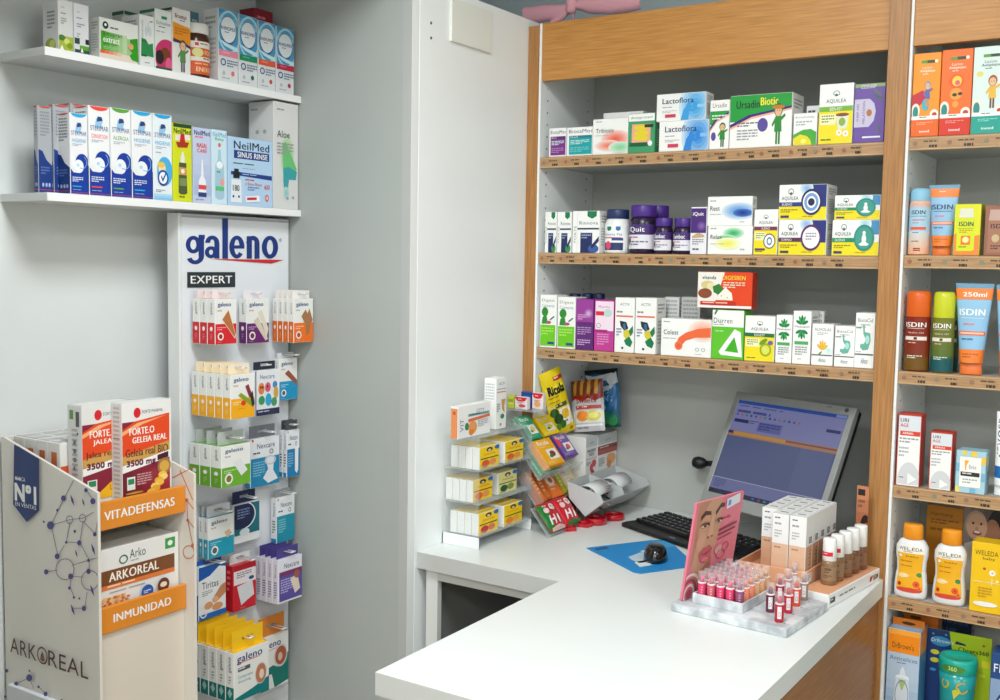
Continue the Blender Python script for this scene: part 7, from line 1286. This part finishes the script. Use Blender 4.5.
ribbon([gp(571, 6, 2.699), gp(578, 5, 2.699), gp(590, 5, 2.699), gp(610, 4, 2.699), gp(628, 3, 2.699), gp(638, 2, 2.699), gp(641, 4, 2.699)], [hw_(3, 9), hw_(0, 10), hw_(-3, 13), hw_(-5, 15), hw_(-5, 14), hw_(-4, 11), hw_(0, 9)], 1)
ribbon([gp(572, 8, 2.697), gp(562, 16, 2.697), gp(552, 24, 2.697)], [hw_(4, 12), hw_(12, 20), hw_(20, 26)], .5)
ribbon([gp(573, 6, 2.696), gp(574, 14, 2.696), gp(574, 24, 2.696)], [hw_(2, 12), hw_(10, 18), hw_(18, 26)], .5)
rbm.build('ribbon_bow', gf)
mb = MB(); c_ = gp(571, 6, 2.690); mb.lathe([(.0, -.022), (.012, -.02), (.016, -.008), (.013, 0), (.016, .01), (.012, .02), (0, .022)], pink, 14, c=c_); mb.build('knot', gf)
# ---- pale bin bag in the compartment below
bb = thing('waste_bin', 'dark waste bin with a pale bag in the compartment under the counter', 'waste bin', (-1.30, 2.30, 0))
mb = MB(); mb.lathe([(.10, 0), (.13, .56), (.135, .565), (.128, .566), (.1, .02), (0, .02)], M('2a2c30', .5), 28); mb.build('bin', bb)
mb = MB(); n = 36; vs = []; fs = []
for r_, z_ in ((.137, .49), (.139, .565), (.14, .583), (.125, .60), (.12, .55)):
    for i in range(n): a = 2*PI*i/n; k = 1+.03*math.sin(7*a)+.02*math.sin(13*a); vs.append((r_*k*math.cos(a), r_*k*math.sin(a), z_+.008*math.sin(5*a+z_*20)))
for j in range(4):
    for i in range(n): k = (i+1) % n; fs.append((j*n+i, j*n+k, (j+1)*n+k, (j+1)*n+i))
mb.add(vs, fs, M('6c6c70', .35, alpha=.8), True); mb.build('bag', bb)
# ------------------------------------------------------------------ lights of the shop
def panel_light(x, y, power, label, sx=.6, sy=.6, col=(.95, .99, 1)):
    t = thing('ceiling_light', label, 'ceiling light', (x, y, 2.735), group='square ceiling lights')
    mb = MB(); w = sx/2; h = sy/2
    for a in ((-w, w, -h, -h+.02), (-w, w, h-.02, h), (-w, -w+.02, -h+.02, h-.02), (w-.02, w, -h+.02, h-.02)): mb.box(a[0], a[1], a[2], a[3], 0, .014, M('f0f0f0'))
    mb.build('frame', t); t2 = t.children[0]
    MB().box(-w+.02, w-.02, -h+.02, h-.02, .004, .012, M('f6fbff', .5, emit=3.0)).build('diffuser', t2)
    l = bpy.data.lights.new('lamp', 'AREA'); l.shape = 'RECTANGLE'; l.size = sx-.06; l.size_y = sy-.06; l.energy = power; l.color = col
    o = bpy.data.objects.new('lamp', l); C.objects.link(o); o.parent = t; o.location = (0, 0, -.004)
panel_light(-.80, .95, 29, 'square ceiling light above the white peninsula counter')
panel_light(.7, .95, 13, 'square ceiling light in front of the right shelving bay')
panel_light(-.80, -1.1, 26, 'square ceiling light over the shop floor on the left')
panel_light(.7, -1.1, 34, 'square ceiling light over the shop floor on the right')
panel_light(-.80, -3.0, 30, 'square ceiling light farthest back on the left')
panel_light(.7, -3.0, 44, 'square ceiling light farthest back on the right')
panel_light(2.3, .5, 14, 'square ceiling light nearest the right hand wall')
w = bpy.data.worlds.new('world'); bpy.context.scene.world = w; w.use_nodes = True
w.node_tree.nodes['Background'].inputs[0].default_value = (.8, .85, .9, 1); w.node_tree.nodes['Background'].inputs[1].default_value = .15
make_camera()
vs = bpy.context.scene.view_settings; vs.view_transform = 'Standard'; vs.look = 'None'; vs.gamma = 1; vs.use_curve_mapping = False; vs.exposure = -.02
bpy.context.scene.display_settings.display_device = 'sRGB'
